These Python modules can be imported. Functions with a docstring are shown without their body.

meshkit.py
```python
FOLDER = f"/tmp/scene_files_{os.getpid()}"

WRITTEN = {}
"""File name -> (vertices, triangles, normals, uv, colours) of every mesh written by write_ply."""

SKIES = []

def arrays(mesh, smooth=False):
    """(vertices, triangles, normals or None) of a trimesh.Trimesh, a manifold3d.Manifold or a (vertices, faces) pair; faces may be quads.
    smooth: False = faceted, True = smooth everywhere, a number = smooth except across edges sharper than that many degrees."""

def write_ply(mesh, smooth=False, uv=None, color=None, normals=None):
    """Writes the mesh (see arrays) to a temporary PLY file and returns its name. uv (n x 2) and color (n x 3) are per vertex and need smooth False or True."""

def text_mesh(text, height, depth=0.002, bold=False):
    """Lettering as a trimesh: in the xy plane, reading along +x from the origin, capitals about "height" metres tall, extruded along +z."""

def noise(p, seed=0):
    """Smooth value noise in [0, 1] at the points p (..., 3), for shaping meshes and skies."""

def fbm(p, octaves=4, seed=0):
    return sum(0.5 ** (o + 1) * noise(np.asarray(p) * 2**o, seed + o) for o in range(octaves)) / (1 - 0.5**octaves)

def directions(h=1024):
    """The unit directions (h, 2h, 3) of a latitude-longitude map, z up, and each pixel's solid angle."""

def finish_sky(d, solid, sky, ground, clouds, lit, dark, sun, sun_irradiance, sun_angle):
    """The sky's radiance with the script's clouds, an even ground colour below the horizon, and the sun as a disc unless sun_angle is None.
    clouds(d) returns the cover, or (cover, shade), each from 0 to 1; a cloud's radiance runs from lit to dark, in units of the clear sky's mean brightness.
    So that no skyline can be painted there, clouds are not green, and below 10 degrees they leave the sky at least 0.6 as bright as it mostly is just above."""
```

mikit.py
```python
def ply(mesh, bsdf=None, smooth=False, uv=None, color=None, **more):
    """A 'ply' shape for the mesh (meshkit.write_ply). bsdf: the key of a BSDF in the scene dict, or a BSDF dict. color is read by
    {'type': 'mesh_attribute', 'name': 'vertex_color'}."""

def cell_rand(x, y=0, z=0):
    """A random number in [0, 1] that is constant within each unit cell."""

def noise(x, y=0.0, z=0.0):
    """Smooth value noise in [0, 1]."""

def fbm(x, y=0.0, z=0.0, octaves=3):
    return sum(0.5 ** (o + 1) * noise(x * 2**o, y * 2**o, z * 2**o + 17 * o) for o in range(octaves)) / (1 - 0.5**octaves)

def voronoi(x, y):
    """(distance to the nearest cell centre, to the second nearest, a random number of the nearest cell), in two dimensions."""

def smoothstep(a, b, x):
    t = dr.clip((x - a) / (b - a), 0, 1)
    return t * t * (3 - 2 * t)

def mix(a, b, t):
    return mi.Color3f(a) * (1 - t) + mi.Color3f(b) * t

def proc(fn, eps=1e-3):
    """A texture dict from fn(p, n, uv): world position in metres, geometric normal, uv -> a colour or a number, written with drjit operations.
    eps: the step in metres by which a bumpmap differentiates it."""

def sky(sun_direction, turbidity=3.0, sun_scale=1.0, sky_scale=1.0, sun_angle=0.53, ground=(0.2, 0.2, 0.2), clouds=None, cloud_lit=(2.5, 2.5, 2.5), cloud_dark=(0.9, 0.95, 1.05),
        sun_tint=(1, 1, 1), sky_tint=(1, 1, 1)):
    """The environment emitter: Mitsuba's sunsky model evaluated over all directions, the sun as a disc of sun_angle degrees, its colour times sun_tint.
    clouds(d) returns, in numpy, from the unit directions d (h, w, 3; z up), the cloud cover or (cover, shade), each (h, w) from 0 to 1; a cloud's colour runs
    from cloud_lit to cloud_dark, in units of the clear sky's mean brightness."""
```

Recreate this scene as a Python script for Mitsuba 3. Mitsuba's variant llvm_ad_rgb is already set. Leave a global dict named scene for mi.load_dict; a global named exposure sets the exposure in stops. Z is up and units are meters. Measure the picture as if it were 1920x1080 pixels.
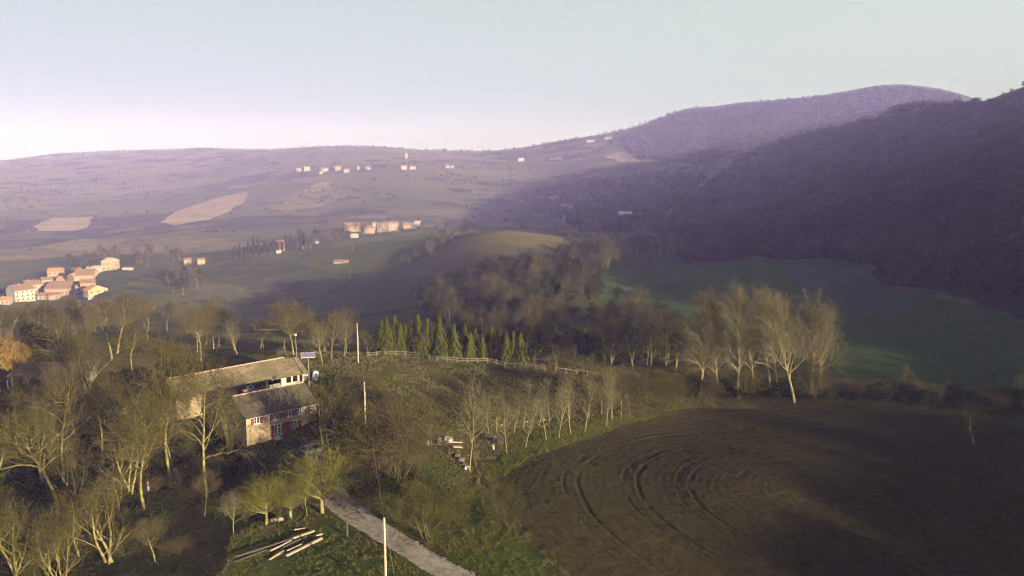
import math, random
import numpy as np
import trimesh, drjit as dr, mitsuba as mi
import meshkit, mikit
from shapely import Polygon, LineString, Point, prepare, contains_xy
from shapely.ops import unary_union
from scipy.spatial import Delaunay, cKDTree

scene, labels = {}, {}
T = mi.ScalarTransform4f
CAM_Z = 42.0                      # the drone's height above the farmyard, which lies near z = 0
PITCH = math.radians(8.85)

# ---------------------------------------------------------------- camera, sky, exposure
scene['camera'] = {'type': 'perspective', 'fov': 66.0, 'fov_axis': 'x', 'near_clip': 1.0, 'far_clip': 30000.0,
                   'to_world': T().look_at(origin=[0, 0, CAM_Z], target=[0, math.cos(PITCH), CAM_Z - math.sin(PITCH)], up=[0, 0, 1]),
                   'medium': {'type': 'ref', 'id': 'air'}}
SUN_EL = math.radians(9.3)
SUN_AZ = math.radians(-46.0)      # low winter sun behind the camera, to the right
SUN = [math.cos(SUN_EL) * math.cos(SUN_AZ), math.cos(SUN_EL) * math.sin(SUN_AZ), math.sin(SUN_EL)]
def horizon_haze(d):
    """Thin pale winter haze all round the horizon: it thins upwards and is whiter on the sun's side, bluer away from it, dimmer low down."""
    el = np.degrees(np.arcsin(np.clip(d[..., 2], -1, 1)))
    toward = d[..., 0] * math.cos(SUN_AZ) + d[..., 1] * math.sin(SUN_AZ)
    return 0.97 * np.exp(-np.power(np.abs(el) / 24.0, 3.0)), np.clip(0.16 - 0.47 * toward + 0.45 * np.exp(-np.square(el / 7.0)), 0, 1)
scene['sky'] = mikit.sky(SUN, turbidity=3, sun_scale=3.3, sky_scale=0.36, sun_tint=(0.74, 1.0, 2.7), sky_tint=(0.95, 1.0, 1.12), ground=(0.08, 0.08, 0.07),
                         clouds=horizon_haze, cloud_lit=(8.2, 9.0, 8.4), cloud_dark=(3.1, 4.9, 4.7))
exposure = 2.6

# the valley's air
scene['air'] = {'type': 'homogeneous', 'albedo': {'type': 'rgb', 'value': [0.94, 0.91, 1.0]}, 'sigma_t': {'type': 'rgb', 'value': [1.35e-4, 1.3e-4, 2.7e-4]}, 'phase': {'type': 'rayleigh'}}
scene['haze'] = {'type': 'cube', 'to_world': T().translate([0, 0, 95]).scale([7000, 7000, 245]), 'bsdf': {'type': 'null'}, 'interior': {'type': 'ref', 'id': 'air'}}
labels['haze'] = {'label': 'lilac winter haze hanging in the valley air', 'category': 'haze', 'kind': 'stuff'}


CONTROL = [(-54.4, 78.0, -43.1), (-31.7, 78.0, -43.1), (-7.8, 77.0, -42.5), (13.8, 79.0, -43.6), (38.1, 82.0, -45.3), (58.5, 84.0, -46.4), (-36.4, 117.0, -42.9), (-51.4, 110.0, -42.4), (-62.4, 102.0, -42.3), (-22.0, 96.0, -42.7), (-7.6, 107.0, -42.8), (3.0, 106.0, -42.4), (0.0, 110.0, -43.0), (12.2, 123.0, -44.2), (30.1, 143.0, -45.6), (57.5, 152.0, -46.8), (77.8, 150.0, -47.0), (89.3, 135.0, -46.0), (32.3, 103.0, -42.7), (51.9, 98.0, -44.4), (-30.0, 160.0, -39.3), (-15.4, 158.0, -39.9), (0.0, 157.0, -40.8), (10.9, 156.0, -41.5), (19.2, 153.0, -42.4), (-1.0, 138.0, -43.0), (-16.8, 133.0, -40.5), (-24.4, 134.0, -39.8), (-21.6, 118.0, -40.2), (-15.4, 109.0, -41.2), (-110.1, 185.0, -41.8), (-81.4, 178.0, -41.4), (-100.3, 150.0, -40.3), (-58.4, 165.0, -39.6), (-70.3, 132.0, -41.2), (-53.5, 142.0, -40.2), (-41.2, 148.0, -38.7), (-90.0, 255.0, -56.0), (-150.0, 270.0, -58.0), (-40.0, 245.0, -57.0), (0.0, 235.0, -57.0), (-70.0, 192.0, -46.0), (-25.0, 190.0, -45.0), (10.0, 190.0, -47.0), (30.0, 185.0, -48.0), (-164.1, 520.0, -88.2), (-253.1, 560.0, -87.2), (-354.4, 600.0, -105.9), (-349.3, 680.0, -89.4), (-393.5, 610.0, -103.5), (-297.4, 640.0, -90.8), (-349.4, 630.0, -98.1), (-102.1, 480.0, -81.4), (-76.4, 560.0, -71.7), (-152.2, 620.0, -79.4), (-13.0, 640.0, -52.3), (35.8, 660.0, -57.5), (-46.3, 620.0, -58.2), (-162.9, 800.0, -77.9), (-234.8, 750.0, -85.8), (-162.6, 1000.0, -85.1), (-54.9, 900.0, -74.8), (-258.6, 760.0, -86.9), (-239.3, 800.0, -87.1), (-219.2, 850.0, -82.7), (119.3, 800.0, -69.7), (65.0, 800.0, -68.6), (-315.8, 760.0, -92.1), (-555.3, 950.0, -102.2), (-567.1, 1100.0, -103.3), (-716.3, 1100.0, -103.3), (-432.1, 1100.0, -92.1), (-971.7, 1500.0, -90.1), (-668.0, 1500.0, -90.1), (-364.0, 1500.0, -80.1), (-60.7, 1500.0, -80.1), (87.7, 1300.0, -73.7), (178.2, 1200.0, -76.2), (-481.8, 2000.0, -13.4), (-254.1, 2000.0, -2.8), (-154.5, 2100.0, -3.0), (-1270.1, 2200.0, -58.6), (-939.9, 2300.0, -30.6), (-2116.4, 3300.0, 15.0), (-1938.1, 3300.0, 36.7), (-1672.4, 3300.0, 54.1), (-1236.1, 3200.0, 77.6), (-991.8, 3100.0, 58.9), (-799.7, 3000.0, 61.0), (-659.5, 3000.0, 68.9), (-463.7, 2900.0, 62.8), (-186.7, 2800.0, 45.9), (-18.0, 2700.0, 56.7), (155.7, 2600.0, 76.7), (328.2, 2600.0, 102.2), (-2448.9, 3300.0, -0.3), (-2997.3, 3300.0, 21.5), (53.6, 2000.0, -26.6), (280.4, 2000.0, 19.6), (250.6, 1700.0, -22.6), (150.4, 1600.0, -42.6), (571.6, 2700.0, 181.6), (784.7, 2700.0, 207.7), (962.3, 2700.0, 221.6), (1121.1, 2700.0, 245.9), (1226.6, 2700.0, 263.2), (1387.0, 2700.0, 258.1), (1495.5, 2700.0, 237.3), (1587.6, 2700.0, 204.2), (1719.6, 2700.0, 132.5), (487.2, 2150.0, 42.3), (805.8, 2250.0, 114.8), (628.9, 2150.0, 77.5), (821.5, 1100.0, 142.3), (727.2, 1150.0, 108.4), (710.8, 1250.0, 88.1), (692.0, 1400.0, 91.4), (669.2, 1500.0, 81.4), (609.0, 1600.0, 66.0), (581.1, 1680.0, 55.1), (522.3, 1780.0, 29.2), (509.8, 800.0, 36.7), (359.4, 560.0, -0.0), (444.8, 900.0, 5.9), (415.6, 1150.0, -7.7), (369.0, 1250.0, -29.1), (341.8, 1500.0, -25.0), (243.7, 430.0, -25.8), (246.2, 380.0, -22.8), (267.8, 620.0, -37.3), (252.9, 850.0, -62.5), (166.0, 720.0, -65.2), (208.8, 320.0, -34.4), (206.2, 370.0, -39.8), (201.9, 450.0, -48.4), (158.7, 245.0, -48.4), (156.0, 330.0, -52.5), (158.4, 430.0, -56.6), (143.9, 480.0, -58.9), (54.5, 420.0, -59.6), (65.6, 280.0, -55.3), (95.4, 215.0, -51.6), (124.4, 190.0, -51.0), (92.9, 470.0, -60.2), (73.8, 165.0, -48.5), (105.3, 160.0, -48.1), (58.9, 172.0, -49.3), (44.9, 190.0, -49.7), (7.5, 270.0, -57.1), (-2.9, 430.0, -58.0), (39.2, 480.0, -58.2), (-38.4, 400.0, -67.8), (38.0, 290.0, -57.3), (20.0, 230.0, -61.0), (60.0, 215.0, -55.0), (340.0, 310.0, -10.0), (335.0, 200.0, -12.0), (325.0, 100.0, -10.0), (318.0, 31.0, -12.0), (315.0, -30.0, -10.0), (310.0, -93.0, -3.0), (307.0, -130.0, 8.0), (300.0, -171.0, 12.5), (300.0, -220.0, 14.0), (300.0, -300.0, 14.0), (300.0, -420.0, 12.0), (420.0, -20.0, 4.0), (500.0, 0.0, 24.0), (520.0, -300.0, 28.0), (560.0, 200.0, 46.0), (420.0, 200.0, 8.0), (180.0, 100.0, -40.0), (170.0, 0.0, -40.0), (240.0, 230.0, -26.0), (230.0, 50.0, -26.0), (210.0, -120.0, -24.0), (220.0, -220.0, -16.0), (130.0, 30.0, -43.0), (120.0, 150.0, -47.0), (0.0, -60.0, -45.0), (-120.0, 0.0, -46.0), (-200.0, 90.0, -47.0), (-200.0, 180.0, -52.0), (-320.0, 250.0, -66.0), (0.0, -300.0, -42.0), (-350.0, -250.0, -55.0), (-600.0, 500.0, -95.0), (-500.0, 900.0, -100.0), (-900.0, 200.0, -90.0), (900.0, -700.0, 90.0), (200.0, -900.0, 0.0), (-700.0, -800.0, -30.0), (-1500.0, 1500.0, -60.0), (-2800.0, 2400.0, 40.0), (-2600.0, 0.0, 20.0), (-2000.0, -2000.0, 40.0), (0.0, -3000.0, 60.0), (2200.0, -2000.0, 180.0), (1500.0, 300.0, 230.0), (2600.0, 800.0, 280.0), (-5500.0, 2500.0, 40.0), (-3500.0, 5500.0, -20.0), (0.0, 5500.0, -40.0), (3500.0, 5000.0, 120.0), (5500.0, 1500.0, 250.0), (-3000.0, -5000.0, 40.0), (3000.0, -5000.0, 150.0), (1035.0, 1800.0, 55.0), (892.0, 2000.0, 45.0), (709.0, 2050.0, 20.0), (-1200.0, 4200.0, -20.0), (600.0, 4200.0, -20.0), (1700.0, 4000.0, 120.0)]

# ---------------------------------------------------------------- the lie of the land
def warp(x, y):
    r = np.sqrt(x * x + y * y)
    k = (r + 60.0) ** -0.62
    return np.stack([x * k, y * k], -1)

_C = np.array(CONTROL, float)
_Q = warp(_C[:, 0], _C[:, 1])
_EPS = 0.35
def _phi(d2): return np.sqrt(d2 + _EPS * _EPS)
_n = len(_C)
_A = np.zeros((_n + 3, _n + 3))
_A[:_n, :_n] = _phi(((_Q[:, None] - _Q[None]) ** 2).sum(-1)) - 0.02 * np.eye(_n)
_A[:_n, _n] = 1; _A[:_n, _n + 1:] = _Q
_A[_n:, :_n] = _A[:_n, _n:].T
_W = np.linalg.solve(_A, np.concatenate([_C[:, 2], np.zeros(3)]))

def height(x, y):
    """Ground height at the world points (x, y)."""
    x, y = np.atleast_1d(np.asarray(x, float)), np.atleast_1d(np.asarray(y, float))
    out = np.empty(len(x))
    for i in range(0, len(x), 20000):
        q = warp(x[i:i + 20000], y[i:i + 20000])
        out[i:i + 20000] = _phi(((q[:, None] - _Q[None]) ** 2).sum(-1)) @ _W[:_n] + _W[_n] + q @ _W[_n + 1:]
    r = np.sqrt(x * x + y * y)
    p = np.stack([x, y, 0 * x], -1)
    far = np.clip((r - 500) / 1500, 0, 1)
    out += far * 26 * (meshkit.fbm(p / 420.0, 4, 3) - 0.5)
    mid = np.clip((r - 200) / 200, 0, 1) * (1 - far)
    out += mid * 5 * (meshkit.fbm(p / 90.0, 3, 5) - 0.5)
    return out + CAM_Z

# ---- surveyed positions, metres
TRACK = [(-2.9, 73.4), (-6.2, 77.2), (-10.0, 81.1), (-14.6, 86.4), (-19.2, 91.8), (-23.0, 97.0), (-25.5, 101.1), (-27.3, 104.7), (-29.5, 109.0), (-31.6, 112.2)]
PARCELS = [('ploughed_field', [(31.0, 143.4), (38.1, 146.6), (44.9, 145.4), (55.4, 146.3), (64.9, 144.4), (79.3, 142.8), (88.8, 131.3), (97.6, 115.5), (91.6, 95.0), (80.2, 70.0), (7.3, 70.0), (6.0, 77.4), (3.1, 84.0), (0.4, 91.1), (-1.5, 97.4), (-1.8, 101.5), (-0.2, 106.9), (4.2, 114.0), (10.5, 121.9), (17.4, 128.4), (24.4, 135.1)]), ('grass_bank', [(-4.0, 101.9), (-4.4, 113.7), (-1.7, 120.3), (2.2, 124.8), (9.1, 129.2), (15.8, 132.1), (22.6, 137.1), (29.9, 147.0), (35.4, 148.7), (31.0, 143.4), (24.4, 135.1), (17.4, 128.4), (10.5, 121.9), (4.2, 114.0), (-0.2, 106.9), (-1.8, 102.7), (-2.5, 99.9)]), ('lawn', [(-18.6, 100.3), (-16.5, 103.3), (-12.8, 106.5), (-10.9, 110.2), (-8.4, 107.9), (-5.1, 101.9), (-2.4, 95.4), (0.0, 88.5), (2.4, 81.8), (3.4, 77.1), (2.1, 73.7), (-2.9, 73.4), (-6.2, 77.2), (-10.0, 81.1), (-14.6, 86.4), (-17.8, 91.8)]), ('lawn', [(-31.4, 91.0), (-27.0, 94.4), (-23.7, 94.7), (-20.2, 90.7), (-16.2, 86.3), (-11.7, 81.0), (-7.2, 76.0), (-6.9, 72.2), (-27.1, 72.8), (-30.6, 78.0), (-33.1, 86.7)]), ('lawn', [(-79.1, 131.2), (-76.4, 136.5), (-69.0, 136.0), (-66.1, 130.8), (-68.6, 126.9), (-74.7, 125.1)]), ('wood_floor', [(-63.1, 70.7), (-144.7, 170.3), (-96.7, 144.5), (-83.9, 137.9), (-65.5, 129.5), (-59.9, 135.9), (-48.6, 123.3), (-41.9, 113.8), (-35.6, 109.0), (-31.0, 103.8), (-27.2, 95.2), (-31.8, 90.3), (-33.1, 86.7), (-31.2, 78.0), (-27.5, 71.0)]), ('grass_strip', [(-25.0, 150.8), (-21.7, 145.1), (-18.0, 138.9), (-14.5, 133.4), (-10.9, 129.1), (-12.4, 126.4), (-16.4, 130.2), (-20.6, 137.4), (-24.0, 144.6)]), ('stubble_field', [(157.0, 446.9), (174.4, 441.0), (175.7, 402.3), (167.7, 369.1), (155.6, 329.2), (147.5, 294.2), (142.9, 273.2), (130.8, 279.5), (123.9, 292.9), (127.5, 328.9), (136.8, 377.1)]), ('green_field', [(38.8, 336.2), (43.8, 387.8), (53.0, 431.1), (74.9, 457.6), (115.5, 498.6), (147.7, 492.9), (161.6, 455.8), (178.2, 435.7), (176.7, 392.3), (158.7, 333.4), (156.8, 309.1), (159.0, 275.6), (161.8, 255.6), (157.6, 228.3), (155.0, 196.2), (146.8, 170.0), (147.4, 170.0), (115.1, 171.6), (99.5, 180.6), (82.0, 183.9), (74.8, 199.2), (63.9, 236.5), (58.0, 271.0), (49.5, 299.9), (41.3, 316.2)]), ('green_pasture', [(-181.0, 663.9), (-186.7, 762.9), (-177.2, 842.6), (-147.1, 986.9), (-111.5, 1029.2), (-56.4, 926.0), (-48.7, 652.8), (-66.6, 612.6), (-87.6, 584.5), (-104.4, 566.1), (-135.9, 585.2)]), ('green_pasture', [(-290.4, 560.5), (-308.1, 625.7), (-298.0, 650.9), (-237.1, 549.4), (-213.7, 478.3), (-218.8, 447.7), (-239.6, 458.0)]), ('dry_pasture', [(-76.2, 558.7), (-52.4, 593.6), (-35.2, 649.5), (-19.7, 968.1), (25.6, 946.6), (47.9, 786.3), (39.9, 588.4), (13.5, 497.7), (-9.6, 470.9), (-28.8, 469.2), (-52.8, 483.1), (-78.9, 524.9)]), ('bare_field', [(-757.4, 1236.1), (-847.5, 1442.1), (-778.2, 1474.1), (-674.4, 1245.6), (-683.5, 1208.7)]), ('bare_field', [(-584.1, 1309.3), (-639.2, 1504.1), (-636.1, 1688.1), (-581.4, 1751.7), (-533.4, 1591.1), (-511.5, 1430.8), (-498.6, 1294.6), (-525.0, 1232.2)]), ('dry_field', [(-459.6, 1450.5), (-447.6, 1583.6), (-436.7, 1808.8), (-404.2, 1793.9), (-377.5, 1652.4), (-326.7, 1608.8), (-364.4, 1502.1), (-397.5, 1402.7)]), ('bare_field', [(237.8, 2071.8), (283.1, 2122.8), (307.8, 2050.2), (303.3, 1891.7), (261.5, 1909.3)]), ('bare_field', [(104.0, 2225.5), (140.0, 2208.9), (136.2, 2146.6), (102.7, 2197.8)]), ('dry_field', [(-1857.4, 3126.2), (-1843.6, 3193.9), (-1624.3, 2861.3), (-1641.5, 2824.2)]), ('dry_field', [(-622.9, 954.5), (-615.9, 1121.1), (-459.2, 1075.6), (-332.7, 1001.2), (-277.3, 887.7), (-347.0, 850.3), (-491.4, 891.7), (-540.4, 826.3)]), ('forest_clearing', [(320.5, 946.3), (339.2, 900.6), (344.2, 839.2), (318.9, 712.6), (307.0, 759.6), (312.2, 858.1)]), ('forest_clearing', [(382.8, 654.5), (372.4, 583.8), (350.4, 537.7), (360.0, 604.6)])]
PLANT_LABELS = [
('yellow-lichened bare tree at the lower left with a low limb reaching left', None),
('leaning bare tree with a pale trunk beside the black shade at the lower left', None),
('bare multi-stemmed tree fanning out from a short mossy trunk at the lower left', None),
('small forked bare tree just left of the fan-shaped tree', None),
('bare spreading tree in the bottom left corner of the picture', None),
('small bare tree on the bottom edge, second from the left corner', None),
('small bare tree with a forked pale stem on the bottom edge', None),
('tall bare tree with a forked yellow trunk in front of the farm buildings', None),
('tall straight bare tree left of the forked tree before the farm', None),
('thin young tree between two tall bare trees', None),
('bare tree leaning left in the middle of the wood with a long bent limb', None),
('crooked bare tree with a kinked trunk in the left wood', None),
('bare tree with sparse twigs near the left edge', None),
('stout yellow-green bare tree in front of the long shed roof', None),
('purplish grey vase-shaped bare tree by the shed', None),
('bare tree with a crown of yellow twigs left of the barn', None),
('dark ivy-covered tree behind the rusty oak', None),
('second dark evergreen beside the ivy-covered tree', None),
('oak still holding rust brown leaves at the left edge', None),
('bare tree with olive twigs behind the barn ridge', None),
('small pale bare tree behind the middle of the barn roof', None),
('bare tree with a beige sunlit crown behind the barn', None),
('broad round-crowned bare tree directly behind the barn gable', None),
('bare tree to the right of the round-crowned tree behind the barn', None),
('thin bare tree with a pale forked foot behind the barn', None),
('slender bare tree left of the farthest near utility pole', None),
('tall many-stemmed bare tree at the right corner of the farmhouse', None),
('bare tree left of the sunlit barn wall', None),
('large pollarded tree with a yellow spray of shoots beside the track', None),
('pollarded tree with a thin clear trunk, leftmost of the row by the track', None),
('small pollarded tree with a white-painted foot', None),
('thin dark young tree between two pollards', None),
('bare thicket tree in front of the farmhouse left gable', None),
('spindly bare tree left of the pollard row', None),
('large brown bare thicket on the slope right of the track', None),
('brown bare bush at the left side of the large thicket', None),
('brown bare bush above the green grass, right side of the large thicket', None),
('low spreading bare bush in the grass right of the bottom pole', None),
('small yellow-brown bare bush behind the low spreading one', None),
('scrubby bush on the left edge of the ploughed field', None),
('low bramble bush beside the bend of the track', None),
('bramble bush on the bank above the track', None),
('tallest slender bare tree at the left end of the slope row', None),
('small pale forked tree by the rubbish heap', None),
('slender tree behind the dark hutches', None),
('thin sapling at the foot of the tallest slope tree', None),
('leftmost poplar of the group beyond the ploughed field', None),
('thin leaning young poplar with a pale stem between the first two poplars', None),
('poplar with a bright leaning trunk, second of the large ones from the left', None),
('poplar half hidden in the middle of the group', None),
('dense poplar in the middle of the group', None),
('poplar with a long white trunk, nearest to the ploughed field', None),
('tall poplar with a wide crown near the right end of the group', None),
('rightmost poplar leaning out to the right', None),
('slender poplar between the first and the second large ones', None),
('poplar behind the long white trunk', None),
('twiggy bush at the feet of the right-hand poplars', None),
('twiggy bush under the middle poplars', None),
('twiggy bush under the left-hand poplars', None),
('lone dark shrub standing in the ploughed field at the right', None),
('dense bare bush where the slope meets the ploughed field', None),
('twiggy bush at the right tip of the grass bank', None),
('bare tree beside the dense bush at the end of the slope', None),
('bright yellow-green bush in the farmyard', None),
('small yellow-green bush at the farmhouse door', None),
('yellow-green shrub in the grass beside the wire', None),
('mossy green shrub just left of the middle utility pole', None),
('dark green bush on the slope behind the farmhouse corner', None),
('dark green bush behind the white tank', None),
('dark low bush at the left of the timber stack', None),
('dark evergreen bush by the black shade', None),
('slender bare tree in the front row on the green bank', 'front row of slender trees on the bank'),
('slender bare tree in the back row halfway up the slope', 'back row of slender trees on the slope'),
('yellow-green fir behind the rail fence, left third of the row', 'firs behind the rail fence, left'),
('yellow-green fir behind the rail fence, middle of the row', 'firs behind the rail fence, middle'),
('yellow-green fir behind the rail fence, right third of the row', 'firs behind the rail fence, right'),
('brown bare tree in the belt behind the rail fence, among the firs', 'bare trees in the belt behind the fence, left'),
('brown bare tree in the belt behind the rail fence, right of the firs', 'bare trees in the belt behind the fence, right'),
('bare tree at the back of the left wood, at its far left', 'bare trees at the back of the left wood at its far left'),
('bare tree at the back of the left wood, at its right end by the barn', 'bare trees at the back of the left wood at its right end by the barn'),
('bare tree at the back of the left wood, left of its middle', 'bare trees at the back of the left wood left of its middle'),
('bare tree at the back of the left wood, right of its middle', 'bare trees at the back of the left wood right of its middle'),
('bare tree on the brow behind the barn', 'bare trees on the brow behind the barn'),
('bare tree inside the shaded left wood in the middle', 'bare trees inside the left wood in the middle'),
('bare tree inside the shaded left wood near the bottom edge', 'bare trees inside the left wood near the bottom edge'),
('bare tree inside the shaded left wood at the left side', 'bare trees inside the left wood at the left side'),
('brown bramble thicket in the left wood at the left side', 'bramble thickets in the left wood at the left side'),
('brown bramble thicket in the left wood towards the farmhouse', 'bramble thickets in the left wood towards the farmhouse'),
('brown bramble thicket in the left wood near the bottom edge', 'bramble thickets in the left wood near the bottom edge'),
('brown bramble thicket in the left wood in the middle', 'bramble thickets in the left wood in the middle'),
('dark evergreen bush in the left wood in the middle', 'dark bushes in the left wood in the middle'),
('dark evergreen bush in the left wood near the bottom edge', 'dark bushes in the left wood near the bottom edge'),
('dark evergreen bush in the left wood at the left side', 'dark bushes in the left wood at the left side'),
('dark evergreen bush in the left wood towards the farmhouse', 'dark bushes in the left wood towards the farmhouse'),
('low bush in the yard before the farmhouse', 'low bushes in the farmyard'),
('bare bush on the rough slope behind the middle pole', 'bare bushes on the slope by the middle pole'),
('dark ivy-clad ravine tree left of its middle', 'ivy-clad trees of the ravine wood left of its middle'),
('brown bare ravine tree at its right end towards the poplars', 'bare trees of the ravine wood at its right end towards the poplars'),
('brown bare ravine tree in its middle', 'bare trees of the ravine wood in its middle'),
('brown bare ravine tree left of its middle', 'bare trees of the ravine wood left of its middle'),
('dark ivy-clad ravine tree along its upper right edge', 'ivy-clad trees of the ravine wood along its upper right edge'),
('dark ivy-clad ravine tree in its middle', 'ivy-clad trees of the ravine wood in its middle'),
('brown bare ravine tree along its upper right edge', 'bare trees of the ravine wood along its upper right edge'),
('brown bare ravine tree along its upper left edge', 'bare trees of the ravine wood along its upper left edge'),
('brown bare ravine tree on its left flank', 'bare trees of the ravine wood on its left flank'),
('brown bare ravine tree just behind the fence belt', 'bare trees of the ravine wood just behind the fence belt'),
('dark ivy-clad ravine tree at its right end towards the poplars', 'ivy-clad trees of the ravine wood at its right end towards the poplars'),
('dark ivy-clad ravine tree just behind the fence belt', 'ivy-clad trees of the ravine wood just behind the fence belt'),
('dark ivy-clad ravine tree on its left flank', 'ivy-clad trees of the ravine wood on its left flank'),
('bare tree on the far rim of the ravine wood', 'bare trees on the far rim of the ravine wood'),
('scrubby tree on the bright edge of the green field', 'scrub along the green field edge'),
('dark bare bush in the creek hedge, right part', 'bare bushes of the creek hedge right part'),
('dark leafy bush in the creek hedge, right part', 'leafy bushes of the creek hedge right part'),
('dark leafy bush in the creek hedge, left part, behind the first poplars', 'leafy bushes of the creek hedge left part, behind the first poplars'),
('dark bare bush in the creek hedge, middle part, behind the last poplars', 'bare bushes of the creek hedge middle part, behind the last poplars'),
('dark bare bush in the creek hedge, left part, behind the first poplars', 'bare bushes of the creek hedge left part, behind the first poplars'),
('dark leafy bush in the creek hedge, middle part, behind the last poplars', 'leafy bushes of the creek hedge middle part, behind the last poplars'),
('pale leafless sapling over the creek hedge, first of four from the left', None),
('pale leafless sapling over the creek hedge, second of four from the left', None),
('pale leafless sapling over the creek hedge, third of four from the left', None),
('pale leafless sapling over the creek hedge, last of four from the left', None),
('dark cypress in the row by the lone house', 'cypresses by the lone house'),
('bare tree behind the village roofs', 'bare trees behind the village'),
('bare tree below the village meadow', 'bare trees below the village meadow'),
('bare tree beside the lane to the hamlet', 'bare trees along the hamlet lane'),
('bare tree round the hamlet', 'bare trees round the hamlet'),
('dark tree in the hedge climbing the rounded hill', 'hedge trees on the rounded hill'),
('dark bare tree in the grove below the white houses', 'bare trees of the far grove'),
('dark evergreen in the grove below the white houses', 'evergreens of the far grove'),
('dark tree among the far hillside houses', 'trees of the far hillside town'),
('pale bare tree catching the sun at the corner of the green field', 'pale trees at the green field corner')]
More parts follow.
